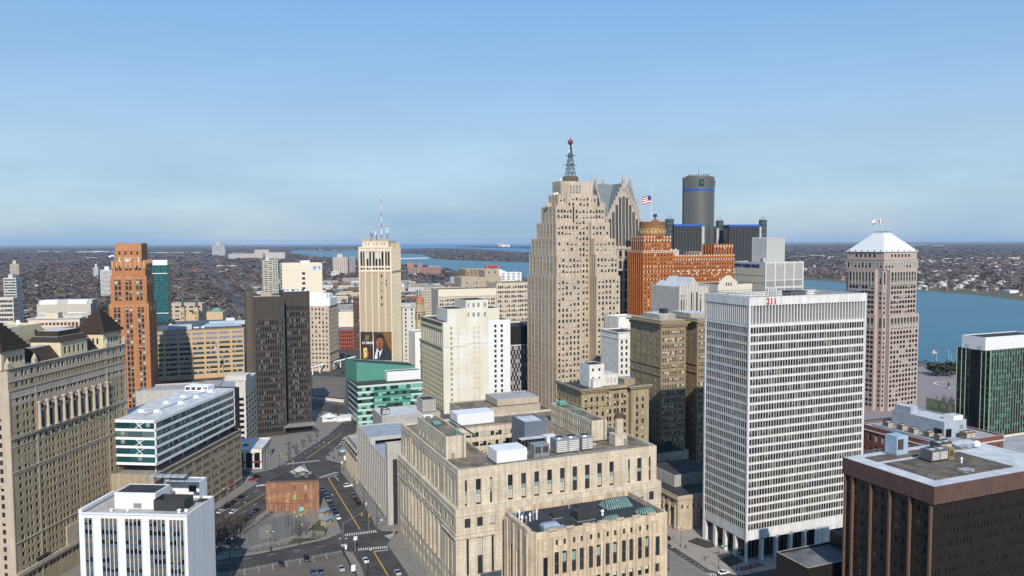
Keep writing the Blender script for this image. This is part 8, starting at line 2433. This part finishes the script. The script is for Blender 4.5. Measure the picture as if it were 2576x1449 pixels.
def car(xy, ang, col, suv, label, group=None, z=.105):
    key = (col, suv)
    if key not in CARS: CARS[key] = car_parts(col, suv)
    bd_, cb_, wl_, hl, tl, L_, W2, zh = CARS[key]
    r = empty('suv' if suv else 'sedan', (xy[0], xy[1], z), R_(90 - ang))
    tag(r, label, 'car', group)
    link('body', bd_, r); link('cabin_glass', cb_, r)
    for sx in (-1, 1):
        for sy in (-1, 1): link('wheel', wl_, r, (sx * L_ * .31, sy * (W2 - .08), .34))
    for sy in (-1, 1): link('headlight', hl, r, (L_ / 2 - .08, sy * (W2 - .28), zh - .24)); link('tail_light', tl, r, (-L_ / 2 - .01, sy * (W2 - .24), zh - .2))
    return r
ordn = ['first', 'second', 'third', 'fourth', 'fifth', 'sixth', 'seventh', 'eighth', 'ninth', 'tenth']
for i, (px, py, c, s_) in enumerate(((826, 866, 'white', 0), (808, 826, 'black', 0), (793, 793, 'black', 0), (775, 760, 'blue', 0), (754, 728, 'black', 0), (726, 686, 'grey', 1), (712, 652, 'blue', 1), (690, 612, 'black', 0), (668, 582, 'blue', 0))):
    car(T13(px, py + 6), 157.4, c, s_, '%s %s parked %s from the crossing beside the brick building' % (c, 'suv' if s_ else 'sedan', ordn[i]), 'cars parked beside the brick building')
for i, (px, py, c, s_) in enumerate(((1032, 726, 'black', 1), (1003, 688, 'black', 0), (975, 644, 'grey', 1))):
    car(T13(px, py + 4), -22.6, c, s_, '%s %s parked %s of three along the garage fins' % (c, 'suv' if s_ else 'sedan', ('nearest', 'middle', 'farthest')[i]), 'cars parked along the garage')
for px, py, a, c, s_, lb in ((928, 552, 60, 'white', 1, 'white suv turning across the lane by the garage entrance'), (1105, 1306, 157, 'white', 0, 'white sedan driving on the near street beside the parking lot'), (1425, 1430, 157, 'silver', 0, 'silver sedan at the bottom edge beside the courthouse'), (258, 1345, 150, 'black', 0, 'black sedan at the left of the near parking lot'), (515, 1298, 150, 'black', 1, 'black suv parked under the fence of the near parking lot'), (580, 1430, 152, 'blue', 0, 'left of two dark blue cars at the bottom of the parking lot'), (655, 1424, 152, 'blue', 0, 'right of two dark blue cars at the bottom of the parking lot'), (857, 1395, 152, 'silver', 0, 'silver sedan at the right of the near parking lot'), (615, 108, 20, 'silver', 0, 'silver sedan driving past the dark brown tower'), (868, 124, 20, 'silver', 0, 'nearer silver sedan parked before the old bank'), (886, 100, 20, 'silver', 1, 'farther silver suv parked before the old bank'), (10, 458, 66, 'black', 0, 'black sedan waiting near the white arched pavilion')):
    car(T13(px, py), a, c, s_, lb, z=.31 if 'parking lot' in lb and 'street' not in lb else .105)
for i, (px, py, c, s_) in enumerate(((2165, 855, 'grey', 0), (2220, 812, 'white', 0), (2292, 760, 'black', 1), (2355, 718, 'black', 0), (2425, 666, 'black', 0))):
    car(T03(px, py), 10, c, s_, '%s %s parked %s in the row along the tan garage' % (c, 'suv' if s_ else 'sedan', ordn[i]), 'cars parked along the tan garage')
for i, (px, py, c, s_) in enumerate(((2390, 960, 'black', 0), (2460, 905, 'black', 1), (2510, 856, 'blue', 0), (2575, 803, 'black', 0))):
    car(T03(px, py), 190, c, s_, '%s %s parked %s in the row beside the garden fence' % (c, 'suv' if s_ else 'sedan', ordn[i]), 'cars parked beside the garden')
car(T03(2347, 814), 10, 'white', 0, 'white sedan driving away on the street left of the garden'); car(T03(2545, 492), 66, 'red', 0, 'red sedan at the crossing below the tan garage corner')
car(T23(2130, 1428), 66, 'white', 0, 'white sedan on the street below the gridded tower'); car(T23(1550, 1082), -22, 'black', 1, 'black suv parked before the columned bank')
for i, (px, py, c) in enumerate(((840, 812, 'black'), (925, 700, 'black'), (937, 712, 'grey'), (932, 690, 'black'), (870, 662, 'white'), (965, 835, 'white'), (922, 806, 'black'), (900, 640, 'grey'), (880, 862, 'black'), (1000, 780, 'silver'))):
    car(T12(px, py), (84 + i * 40) % 360, c, i % 2, c + (' suv' if i % 2 else ' sedan') + ' in the far parking lot left of the banner tower', 'cars in the far parking lot')

# ------------------------------------------------------------------ street furniture
def lamp(xy, h_, label, double=False, tall=True, ang=0, z=.24):
    r = empty('street_lamp', (xy[0], xy[1], z), R_(ang)); tag(r, label, 'street lamp', 'black street lamps')
    g = MB(); g.bar((0, 0, 0), (0, 0, 1), .2, iron, n=6); g.bar((0, 0, 1), (0, 0, h_), .11, iron, n=6, r2=.08); g.obj('post', r)
    g = MB(); g.bar((0, 0, h_ - .4), (1.5, 0, h_), .07, iron)
    if double: g.bar((0, 0, h_ - .4), (-1.5, 0, h_), .07, iron)
    g.obj('arm', r)
    for s_ in ((1, -1) if double else (1,)):
        g = MB(); g.box(1.2 * s_ - .35, 1.2 * s_ + .35, -.16, .16, h_ - .08, h_ + .08, lampw); g.obj('lamp_head', r)
for (f, x, y, h_, lb) in ((T13, 1085, 757, 9, 'street lamp on the pavement below the garage fins'), (T13, 1217, 962, 9.5, 'street lamp near the foot of the garage stair tower'), (T13, 1125, 1442, 9.5, 'street lamp by the white car beside the parking lot'), (T13, 437, 1152, 9, 'street lamp on the kerb in front of the garden lawn'), (T13, 745, 806, 8, 'street lamp beside the row of cars at the kiosks'), (T13, 990, 617, 8.5, 'street lamp beside the white suv at the garage'), (T03, 2280, 738, 8, 'street lamp along the tan garage pavement'), (T03, 2445, 890, 8, 'street lamp beside the garden hedge'), (T13, 415, 235, 8, 'street lamp in front of the dark brown tower'), (T13, 95, 385, 8, 'street lamp before the white arched pavilion'), (T13, 235, 355, 7, 'street lamp at the pavilion corner'), (T13, 710, 245, 8, 'street lamp on the plaza nose by the old bank'), (T13, 150, 1200, 8, 'street lamp at the low corner of the garden'), (T03, 2310, 1275, 8, 'street lamp on the pavement below the garden trees'), (T23, 1700, 1160, 8, 'street lamp before the columned bank'), (T23, 2080, 1385, 9, 'street lamp at the gridded tower plaza corner'), (T23, 1578, 1400, 9, 'street lamp at the bottom of the street beside the deco block'), (T23, 2260, 1400, 7, 'street lamp in front of the gridded tower columns'), (T13, 880, 1250, 7, 'street lamp at the corner of the parking lot fence')):
    lamp(f(x, y), h_, lb, double=(x % 2 == 0))
org = M('signal_orange', (.55, .22, .02))
def signal(xy, h_, arm, ang, label):
    r = empty('traffic_signal', (*xy, .24), R_(ang)); tag(r, label, 'traffic light', 'traffic signals')
    g = MB(); g.bar((0, 0, 0), (0, 0, h_), .13, steel, n=6); g.obj('post', r)
    if arm: g = MB(); g.bar((0, 0, h_ - .8), (arm, 0, h_ - .2), .09, steel, n=6); g.obj('arm', r)
    g = MB(); g.box(arm - .3, arm + .3, -.25, .25, h_ - 1.5, h_ - .2, org)
    for i, m_ in enumerate((lampr, yel, M('signal_green', (.02, .25, .10)))): g.cone(arm, 0, h_ - 1.4 + i * .4, h_ - 1.1 + i * .4, .31, .31, 8, m_)
    g.obj('signal_head', r)
signal(T13(877, 1095), 8, 12.5, 62, 'traffic signal on a long mast arm over the near crossing'); signal(T13(1000, 1205), 6.5, 0, 0, 'traffic signal with a white turn sign at the parking lot corner'); signal(T13(1390, 1110), 5, 0, 0, 'traffic signal on the courthouse corner'); signal(T13(1140, 1010), 8, 0, 0, 'orange traffic signal hanging over the right lane beside the garage'); signal(T13(375, 395), 6, 0, 0, 'traffic signal behind the brick building roof'); signal(T13(290, 330), 5, 0, 0, 'orange traffic signal at the pavilion corner crossing'); signal(T13(868, 415), 5, 0, 0, 'traffic signal beside the white signs at the old bank')
sgn = M('sign_white', (.75, .75, .75)); sgg = M('sign_green', (.02, .2, .12))
def sign(xy, h_, w_, hh, mat, label, ang=20, txt=None):
    r = empty('street_sign', (*xy, .24), R_(ang)); tag(r, label, 'sign')
    g = MB(); g.bar((0, 0, 0), (0, 0, h_), .06, steel); g.obj('post', r)
    g = MB(); g.box(-w_ / 2, w_ / 2, -.1, -.05, h_ - hh, h_, mat); g.obj('plate', r)
sign(T13(1002, 1208), 6.2, 1.5, 1.5, sgn, 'white square sign high on the signal post by the parking lot', 30); sign(T13(866, 410), 6.0, .9, 1.1, sgn, 'upper white sign in front of the old bank'); sign(T13(895, 330), 5.0, 1.0, 2.6, sgn, 'tall white banner sign beside the old bank'); sign(T13(980, 1449), 4.0, 1.5, 2.4, sgn, 'large white sign at the bottom by the parking lot fence'); sign(T13(1265, 975), 4.0, .9, .5, sgn, 'small white sign near the garage stair tower'); sign(T13(1110, 790), 3.4, .6, .8, sgn, 'small white sign on the garage pavement'); sign(T23(2135, 1300), 6.0, 2.6, .5, sgg, 'green street name sign beside the gridded tower'); sign(T13(905, 1225), 3.0, .7, 1.4, sgn, 'narrow white notice at the corner of the parking lot')
# fences
def fence(pts, h_, label, rails=(.15, 1.0), step=2.4, solid=None):
    r = empty('iron_fence', (*pts[0], .28), 0); tag(r, label, 'fence')
    o = Vector((*pts[0], 0))
    pm = MB(); pm.bar((0, 0, 0), (0, 0, h_), .07, iron); pm = pm.mesh('fence_post')
    for a, c in zip(pts[:-1], pts[1:]):
        a, c = Vector((*a, 0)) - o, Vector((*c, 0)) - o
        n = max(1, int((c - a).length / step))
        for i in range(n + 1): link('fence_post', pm, r, a + (c - a) * i / n)
        for f in rails:
            g = MB(); g.bar(a + Vector((0, 0, h_ * f)), c + Vector((0, 0, h_ * f)), .05, iron); g.obj('rail', r)
        g = MB()
        for i in range(n * 8): p_ = a + (c - a) * (i + .5) / (n * 8); g.bar(p_ + Vector((0, 0, .1)), p_ + Vector((0, 0, h_)), .022, iron, n=3)
        tag(g.obj('baluster', r), kind='stuff')
fence([(-69.4, 309.6), (-112.6, 287.3), (-148, 269)], 1.8, 'black railing along the top of the near parking lot'); fence([(-69.4, 309.6), (-61.4, 291.0), (-58, 283)], 1.8, 'black railing down the right side of the near parking lot', rails=(.1, .35, .6, .95)); fence([(-80, 326), (-88, 319), (-104, 309.5), (-121, 304.5), (-116, 345)], 1.3, 'thin black fence round the raised bed garden'); fence([(-80, 326), (-80.6, 332)], 1.6, 'short fence panel at the garden corner by the crossing')
for i, (x, y, h0) in enumerate(((325, 960, 7), (365, 1058, 6), (400, 1045, 6), (415, 1060, 6.4), (450, 1048, 6), (570, 1062, 6), (590, 1066, 5.4), (437, 1062, 5))):
    r = empty('garden_post', (*T13(x, y), .24), 0); tag(r, 'tall black post standing among the raised garden beds', 'post', 'tall black garden posts'); g = MB(); g.bar((0, 0, 0), (0, 0, h0), .12, iron, n=6); g.obj('shaft', r); g = MB(); g.box(-.25, .25, -.25, .25, h0, h0 + .12, iron); g.obj('cap', r)
# raised bed garden
sheet('garden_floor', [(-79, 327), (-83, 340), (-91, 356), (-114, 352.5), (-122, 306), (-117, 304.5), (-103.8, 309.5), (-88, 319)], .27, M('garden_gravel', (.20, .18, .15), var=.2, scale=.6))
sheet('lawn', [T13(530, 990), T13(640, 885), T13(720, 1010)], .29, M('winter_lawn', (.06, .075, .025))); sheet('lawn', [T13(325, 1135), T13(380, 1075), T13(660, 1080)], .29, MATS['winter_lawn']); sheet('lawn', [T13(240, 890), T13(250, 860), T13(360, 885)], .29, MATS['winter_lawn']); sheet('lawn', [T13(60, 870), T13(90, 840), T13(190, 865)], .29, MATS['winter_lawn'])
bedm, soil = M('grey_bed_board', (.15, .16, .17), var=.25), M('dark_soil', (.055, .05, .043), var=.3)
g = MB(); g.box(-2.55, 2.55, -.5, .5, 0, .62, bedm); bed0 = g.mesh('board'); g = MB(); g.box(-2.25, 2.25, -.3, .3, .62, .66, soil); soil0 = g.mesh('soil')
GPOLY = [(-86.5, 330), (-93, 349), (-104, 350), (-112.5, 347), (-118, 309), (-104, 313), (-90, 322)]
u0 = Vector((.80, .60, 0)); v0 = Vector((-.32, .947, 0))
for i in range(18):
    for j in range(7):
        c = Vector((-117, 306, 0)) + v0 * (1.5 + i * 2.3) + u0 * (2.6 + j * 5.3)
        if not bool(inpoly(np.array([c.x]), np.array([c.y]), GPOLY)[0]) or abs((c.x + 104) * .75 - (c.y - 312) * -.1) < 1.2: continue
        r = empty('raised_bed', (c.x, c.y, .27), math.atan2(u0.y, u0.x)); tag(r, 'long grey raised planting bed in the fenced garden', 'planter', 'raised beds of the garden'); link('board', bed0, r); link('soil', soil0, r)
# triangular brick building
P0, P1 = T13(105, 808), T13(638, 792)
th = 90 - math.degrees(math.atan2(P1[1] - P0[1], P1[0] - P0[0]))
b = B('brick_triangle_building', 'weathered orange brick building with a wedge shaped roof and glass peak at the street fork', 'building', P0, th)
wd = math.dist(P0, P1); ob2 = M('weathered_orange_brick', (.34, .175, .105), var=.4, scale=.35, streak=.3, joint=(.6, .25, .03, .12), var2=((.23, .115, .07), .25))
hB = 14.0
ap = b.Mi @ Vector((*GP(644 + 490 / 4, 1086.75 + 330 / 4, hB), 0))
poly = [(0, 0), (wd, 0), (ap.x + 1, ap.y), (ap.x - 1, ap.y)]
g = b.mb('wall'); g.prism(poly, 0, hB, ob2, top=roof_k)
pp = b.mb('parapet')
for i in range(4):
    (x0, y0), (x1, y1) = poly[i], poly[(i + 1) % 4]
    pp.bar((x0, y0, hB + .3), (x1, y1, hB + .3), .35, M('roof_edge', (.10, .075, .06)))
g = b.mb('roof_skylight')
k = .55
f0 = (poly[0][0] + (ap.x - poly[0][0]) * k, ap.y * k); f1 = (wd + (ap.x - wd) * k, ap.y * k)
tp = (ap.x, ap.y - 1.0, hB + .6)
mid_ = ((f0[0] + f1[0]) / 2, ap.y * (k + .05), hB + 2.6)
sk = M('skylight_lead', (.24, .26, .28), rough=.35, var=.2, scale=.8, joint=(.9, 20, .06, .1))
g.face([(f0[0] + .5, f0[1], hB + .05), mid_, tp], sk); g.face([(f1[0] - .5, f1[1], hB + .05), mid_, tp], sk); g.face([(f0[0] + .5, f0[1], hB + .05), (f1[0] - .5, f1[1], hB + .05), mid_], sk)
brick_up = M('bricked_window', (.20, .085, .05), var=.2, joint=(.5, .2, .03, .1))
for nm, x0, x1, z0_, z1_, m_ in (('bricked_window', 12.4, 13.6, 9.8, 12.6, brick_up), ('mural_window', 17.6, 18.7, 9.6, 12.4, M('mural_yellow', (.45, .33, .12), var=.6, scale=1.2, var2=((.18, .12, .35), 1.0))), ('mural_window', 12.4, 13.6, 5.4, 8.0, M('mural_green', (.18, .40, .08), var=.4, scale=1.4)), ('turquoise_door', 15.2, 17.0, .2, 2.0, M('turquoise_paint', (.14, .48, .46))), ('bricked_window', 17.4, 18.8, 5.6, 8.0, brick_up)):
    q = MB(); q.box(x0, x1, -.06, .0, z0_, z1_, m_); q.obj(nm, b.root)
ledge(b, 'S', 0, wd, 0, 3.9, 4.1, .15, brick_up, 'brick_band'); ledge(b, 'S', wd * .5, wd, 0, 5.0, 5.15, .1, iron, 'pipe')
for i, x in enumerate((1.2, 3.4, 5.2, 6.8, 8.0, 10.4)): q = MB(); q.box(x, x + .22, -.12, 0, .2, 3.4 + (i * 7 % 3) * .5, iron); q.obj('drainpipe', b.root)
b.done()
for i, (x, y, w_) in enumerate(((12, 8, 2.4), (14.6, 8.6, 2.0), (17.0, 7.5, 1.6), (10.0, 11, 1.8), (14, 11.5, 2.6), (18, 10, 1.6))): unit(b, 'roof_unit', ('rusty' if i % 2 == 0 else 'steel') + ' roof unit on the brick triangle building', 'roof unit', x * wd / 25, y, hB, w_, 1.6, 1.2, MATS['rusty_plant'] if i % 2 == 0 else steel, 'fan' if i % 2 else 'box', group='units on the brick triangle roof')
# herb circle, kiosks
r = empty('herb_circle', (*T13(455, 830), .27), 0); tag(r, 'round cluster of brown shrubs and pale stones below the brick wall', 'planting')
rs = random.Random(3)
for i in range(22):
    a, d = rs.uniform(0, 6.28), rs.uniform(.6, 4.6); q = MB(); q.cone(0, 0, 0, rs.uniform(.4, .9), rs.uniform(.3, .55), .15, 6, rs.choice([tw[2], tw[0], M('straw', (.36, .26, .09)), lime])); q.obj('shrub', r).location = (d * math.cos(a), d * math.sin(a), 0)
for i, (x, y, lb) in enumerate(((680, 850, 'farther blue roofed kiosk beside the raised bed garden'), (706, 935, 'nearer blue roofed kiosk beside the raised bed garden'))):
    r = empty('garden_kiosk', (*T13(x, y), .24), R_(-22 + 22.8 + 66)); tag(r, lb, 'kiosk'); q = MB(); q.box(-2, 2, -1.4, 1.4, 0, 2.6, M('kiosk_wood', (.33, .28, .21), var=.2)); q.obj('wall', r); q = MB(); q.box(-2.6, 2.6, -2.0, 2.0, 2.6, 2.85, M('kiosk_roof_blue', (.20, .27, .34), rough=.5)); q.obj('roof', r); q = MB(); q.box(2.0, 2.05, -.5, .5, 0, 2.1, fr_d); q.obj('door', r)
# bare trees
def bare_tree(seed, H0, m_):
    rs = random.Random(seed); t = MB(); c = MB()
    t.bar((0, 0, 0), (0, 0, H0 * .3), .035 * H0, m_, n=6, r2=.026 * H0)
    def grow(p, d, L_, r_, lev):
        q = p + d * L_
        c.bar(p, q, r_, m_, n=3 if lev > 1 else 4, r2=r_ * .6)
        if lev >= 5: return
        for k in range(3 if lev < 2 else 2 + (rs.random() < .5)):
            nd = (d + Vector((rs.uniform(-1, 1), rs.uniform(-1, 1), rs.uniform(-.25, .6))) * .8).normalized(); grow(p + d * L_ * rs.uniform(.5, 1), nd, L_ * rs.uniform(.62, .82), r_ * .58, lev + 1)
    for k in range(4): grow(Vector((0, 0, H0 * .28)), Vector((math.cos(k * 1.6 + seed), math.sin(k * 1.6 + seed), 1.5)).normalized(), H0 * .24, .018 * H0, 1)
    return t.mesh('trunk'), c.mesh('crown')
bark = M('grey_bark', (.055, .045, .04), var=.2); barkr = M('reddish_bark', (.14, .075, .06), var=.2)
BT = [bare_tree(s, 9, bark) for s in (2, 5, 9)] + [bare_tree(7, 6, barkr)]
for i, (f, x, y, s_, k, lb) in enumerate(((T03, 2210, 1190, 1.3, 0, 'lowest bare tree at the left end of the garden'), (T03, 2290, 1150, 1.2, 1, 'bare tree in the left garden clump nearest the beds'), (T03, 2250, 1090, 1.2, 2, 'middle bare tree of the clump beside the white block'), (T03, 2180, 1060, 1.1, 1, 'upper bare tree beside the white block wall'), (T03, 2360, 1080, 1.0, 0, 'bare tree along the garden hedge'), (T13, 505, 1040, 1.0, 3, 'small reddish bare tree among the raised beds'), (T03, 2420, 1010, .8, 2, 'farthest bare tree along the garden hedge'), (T12, 780, 1330, 1.2, 0, 'left bare tree by the white stall past the dark tower'), (T12, 830, 1340, 1.1, 1, 'right bare tree by the white stall past the dark tower'), (T12, 660, 1330, 1.0, 2, 'bare tree next to the dark brown tower foot'), *[(T13, x, y, .6, i % 3, 'small bare street tree, %s along the dark brown tower pavement' % ordn[i]) for i, (x, y) in enumerate(((330, 290), (400, 225), (470, 170), (540, 115), (610, 60), (330, 190)))], (lambda x, y: GP(x, y), 2362, 1034, 1.2, 0, 'leftmost bare tree by the riverfront lawn'), (lambda x, y: GP(x, y), 2382, 1038, 1.2, 1, 'middle bare tree by the riverfront lawn'), (lambda x, y: GP(x, y), 2398, 1040, 1.1, 2, 'rightmost bare tree by the riverfront lawn'))):
    r = empty('bare_tree', (*f(x, y), .2), i * 1.3); r.scale = (s_ * 1.35,) * 3; tag(r, lb, 'tree'); link('trunk', BT[k][0], r); link('crown', BT[k][1], r)
r0 = random.Random(6)
me_h = cloud_mesh('hedge_leaves', np.array([-119.0 + i * .16 for i in range(50)]), np.array([306 + i * .98 for i in range(50)]), np.full(50, .2), np.full(50, .8), np.full(50, 1.7), 14, [tw[0], tw[3]], 5); tag(link('garden_hedge', me_h), 'brown leafless hedge along the street side of the garden', 'hedge')
for i in range(7):
    px = 2346 + i * 9; r = empty('evergreen_tree', (*GP(px, 944 + (i % 3) * 2), .2), i); r.scale = (1.5, 1.5, 1.15); tag(r, 'dark evergreen tree in the clump on the riverbank', 'tree', 'riverbank evergreens'); link('crown', ft[4][0], r); link('trunk', ft[4][1], r)
q = MB()
for i in range(40): a0, a1 = 2 * math.pi * i / 40, 2 * math.pi * (i + 1) / 40; q.face([(14 * math.cos(a0), 14 * math.sin(a0), .28), (14 * math.cos(a1), 14 * math.sin(a1), .28), (12.6 * math.cos(a1), 12.6 * math.sin(a1), .28), (12.6 * math.cos(a0), 12.6 * math.sin(a0), .28)], whi)
o = q.obj('plaza_ring'); o.location = (*GP(2395, 968), 0); tag(o, 'pale ring inlaid in the riverside plaza', 'paving ring')
r = empty('dark_statue', (*GP(2386, 978), .25), 0); tag(r, 'dark standing statue on the riverside plaza', 'statue'); q = MB(); q.box(-.8, .8, -.8, .8, 0, 1.6, grey_c); q.obj('plinth', r); q = MB(); q.cone(0, 0, 1.6, 4.6, .8, .5, 8, iron); q.cone(0, 0, 4.6, 5.4, .7, .3, 8, iron); q.cone(0, 0, 5.4, 6.1, .3, .25, 8, iron); q.obj('figure', r)
flag(Vector((*GP(2356, 918), 0)), 16, 4, 4, 'striped flag by the river left of the green hotel', zf=.7); 
for i, x in enumerate((2386, 2393, 2398)): r = empty('harbour_mast', (*GP(x, 922), 0), 0); tag(r, 'thin white mast on the riverbank beside the green hotel', 'mast', 'riverbank masts'); q = MB(); q.bar((0, 0, 0), (0, 0, 17 - i * 5), .12, white_m); q.obj('pole', r)
flag(b.Mw @ Vector((0, 0, 0)) * 0 + Vector((*GP(548, 960), 22)), 13, 2.4, 4.4, 'striped flag in front of the tan bayed office', zf=.55, drop=.5)
flag(Vector((37, 366, 38)), 7, 3.4, 2.2, 'striped flag in front of the tan corniced stone building', zf=.5, drop=.3)
# people-mover beam, stall, dome kiosk, planters and cones
g = MB(); a, c = Vector((*T12(545, 880), 0)), Vector((*T12(1000, 760), 0)); g.bar(a + Vector((0, 0, 7)), c + Vector((0, 0, 7)), .9, white_p)
r = empty('elevated_track', (0, 0, 0)); tag(r, 'white elevated track beam crossing the far parking lot', 'track'); g.obj('beam', r)
for f in lin(.05, .95, 7): q = MB(); p_ = a + (c - a) * f; q.bar(p_, p_ + Vector((0, 0, 6.4)), .6, white_p, n=8); q.obj('pier', r)
r = empty('white_stall', (*T12(735, 1335), .25), R_(20)); tag(r, 'rounded white tent stall beyond the dark brown tower', 'tent'); q = MB(); q.box(-5, 5, -4, 4, 0, 3, white_m); q.obj('wall', r); q = MB(); q.cone(0, 0, 3, 5.2, 6.2, .4, 8, white_m); q.obj('roof', r)
r = empty('white_stall', (*T12(880, 1335), .25), R_(20)); tag(r, 'flat white tent stall nearest the green glass office', 'tent'); q = MB(); q.box(-5, 5, -3, 3, 0, 3, white_m); q.obj('wall', r); q = MB(); q.box(-5.4, 5.4, -3.4, 3.4, 3, 3.4, white_m); q.obj('roof', r)
q = MB(); q.box(-1, 1, -1.2, 1.2, 0, 2.4, fr_l); q.box(-1.1, 1.1, -1.3, 1.3, 2.4, 2.7, roof_k); tent = q
for i in range(12): o = link('market_booth', None) if False else q.obj('market_booth'); o.location = (*T12(575 + i * 27, 1118 + i * 3), .3); tag(o, 'small pale booth in the row along the far parking lot edge', 'booth', 'row of small booths')
r = empty('dome_kiosk', (*T13(875, 235), .25), 0); tag(r, 'grey domed kiosk on the plaza beside the old bank', 'kiosk'); q = MB(); q.cone(0, 0, 0, 2.4, 2.6, 2.6, 14, M('kiosk_dark', (.09, .09, .095))); q.obj('wall', r); q = MB(); q.cone(0, 0, 2.4, 3.3, 2.8, 2.2, 14, steel); q.cone(0, 0, 3.3, 3.9, 2.2, .6, 14, steel); q.obj('dome', r)
for i, (x, y) in enumerate(((730, 240), (785, 270), (860, 150), (770, 200), (820, 175), (840, 160))): r = empty('street_planter', (*T13(x, y), .24), 0); tag(r, 'small dark planter tub on the plaza before the old bank', 'planter', 'plaza planter tubs'); q = MB(); q.cone(0, 0, 0, .8, .5, .6, 8, iron); q.obj('tub', r); q = MB(); q.cone(0, 0, .8, 1.5, .5, .1, 7, tw[1]); q.obj('shrub', r)
for (pts, m_, nm, lb) in (([T23(1770, 1110), T23(1860, 1075), T23(2040, 1130), T23(2040, 1160), T23(1960, 1175)], M('dark_planting', (.05, .045, .038), var=.4, scale=.8), 'planting_bed', 'dark stepped planting bed at the left of the gridded tower plaza'), ([T23(2095, 1290), T23(2220, 1240), T23(2320, 1310), T23(2190, 1360)], MATS['dark_planting'], 'planting_bed', 'dark stepped planting bed at the corner of the gridded tower plaza'), ([T23(2280, 1370), T23(2470, 1320), T23(2540, 1345), T23(2310, 1410)], M('red_brick_paving', (.17, .065, .05), joint=(.6, .3, .03, .1)), 'brick_paving', 'red brick paving strip with cones below the gridded tower')):
    g = MB(); g.prism(pts, .2, .55 if nm == 'planting_bed' else .27, m_ if nm != 'planting_bed' else iron, top=m_); tag(g.obj(nm), lb, nm.replace('_', ' '))
cone_o, cone_w = M('cone_orange', (.7, .16, .03)), whi
for i, (x, y) in enumerate(((2372, 1372), (2420, 1365), (2450, 1362), (2280, 1395), (2410, 1410), (2530, 1350))):
    r = empty('traffic_cone', (*T23(x, y), .26), 0); tag(r, 'orange safety cone on the pavement below the gridded tower', 'traffic cone', 'orange cones below the gridded tower'); q = MB(); q.cone(0, 0, 0.08, 1.0, .3, .08, 8, cone_o); q.obj('cone', r); q = MB(); q.box(-.35, .35, -.35, .35, 0, .08, iron); q.obj('base', r); q = MB(); q.cone(0, 0, .45, .65, .24, .19, 8, cone_w, cap=False); q.obj('band', r)
# pedestrians: one skinned surface each
def person_mesh():
    J = {'pel': (0, 0, .95), 'che': (0, .02, 1.32), 'nec': (0, .02, 1.5), 'hea': (0, .03, 1.66), 'top': (0, .03, 1.76), 'shl': (-.19, .02, 1.42), 'ell': (-.26, 0, 1.15), 'hal': (-.25, .1, .9), 'shr': (.19, .02, 1.42), 'elr': (.26, .03, 1.15), 'har': (.25, -.08, .9), 'hpl': (-.1, 0, .9), 'knl': (-.11, .14, .5), 'ftl': (-.11, .12, .05), 'tol': (-.11, .27, .03), 'hpr': (.1, 0, .9), 'knr': (.11, .0, .5), 'ftr': (.11, -.2, .06), 'tor': (.11, -.06, .03)}
    E_ = ['pel che', 'che nec', 'nec hea', 'hea top', 'che shl', 'shl ell', 'ell hal', 'che shr', 'shr elr', 'elr har', 'pel hpl', 'hpl knl', 'knl ftl', 'ftl tol', 'pel hpr', 'hpr knr', 'knr ftr', 'ftr tor']
    ks = list(J); me = bpy.data.meshes.new('person'); me.from_pydata([J[k] for k in ks], [tuple(ks.index(q) for q in e.split()) for e in E_], []); me.update()
    Rd = dict(pel=.16, che=.18, nec=.065, hea=.105, top=.08, shl=.085, shr=.085, ell=.06, elr=.06, hal=.05, har=.05, hpl=.1, hpr=.1, knl=.07, knr=.07, ftl=.05, ftr=.05, tol=.045, tor=.045)
    return me, [Rd[k] for k in ks]
for x, y, c, lb in ((T23(1750, 1180), 0, (.03, .03, .035), 'person in dark clothes walking before the columned bank'), (T23(1944, 1298), 0, (.05, .06, .09), 'person in dark jacket standing on the gridded tower plaza'), (T13(773, 1100), 0, (.04, .04, .05), 'person in dark coat on the pavement by the garden'), (T13(153, 1200), 0, (.03, .03, .03), 'person in black standing at the low corner of the garden')):
    me, rad_ = person_mesh(); o = link('person', me, None, (*x, .25), rng.uniform(0, 6)); me.materials.append(M('dark_clothes_%d' % int(c[2] * 1000), c)); tag(o, lb, 'person')
    md = o.modifiers.new('skin', 'SKIN'); o.modifiers.new('smooth', 'SUBSURF').levels = 1; o.modifiers[-1].render_levels = 1
    sv_ = me.skin_vertices
    if not sv_: pass
    else:
        for i, v in enumerate(sv_[0].data): v.radius = (rad_[i], rad_[i]); v.use_root = (i == 0)
# ------------------------------------------------------------------ air
hz_m = bpy.data.materials.new('haze'); hz_m.use_nodes = True
n = hz_m.node_tree.nodes; n.clear()
ho = n.new('ShaderNodeOutputMaterial'); hv = n.new('ShaderNodeVolumePrincipled')
hv.inputs['Color'].default_value = (.56, .75, 1, 1); hv.inputs['Density'].default_value = 2.1e-5; hv.inputs['Anisotropy'].default_value = 0
hz_m.node_tree.links.new(hv.outputs['Volume'], ho.inputs['Volume'])
g = MB(); g.box(-43000, 43000, -400, 57500, -1.0, 245, hz_m); g.obj('haze')['kind'] = 'stuff'
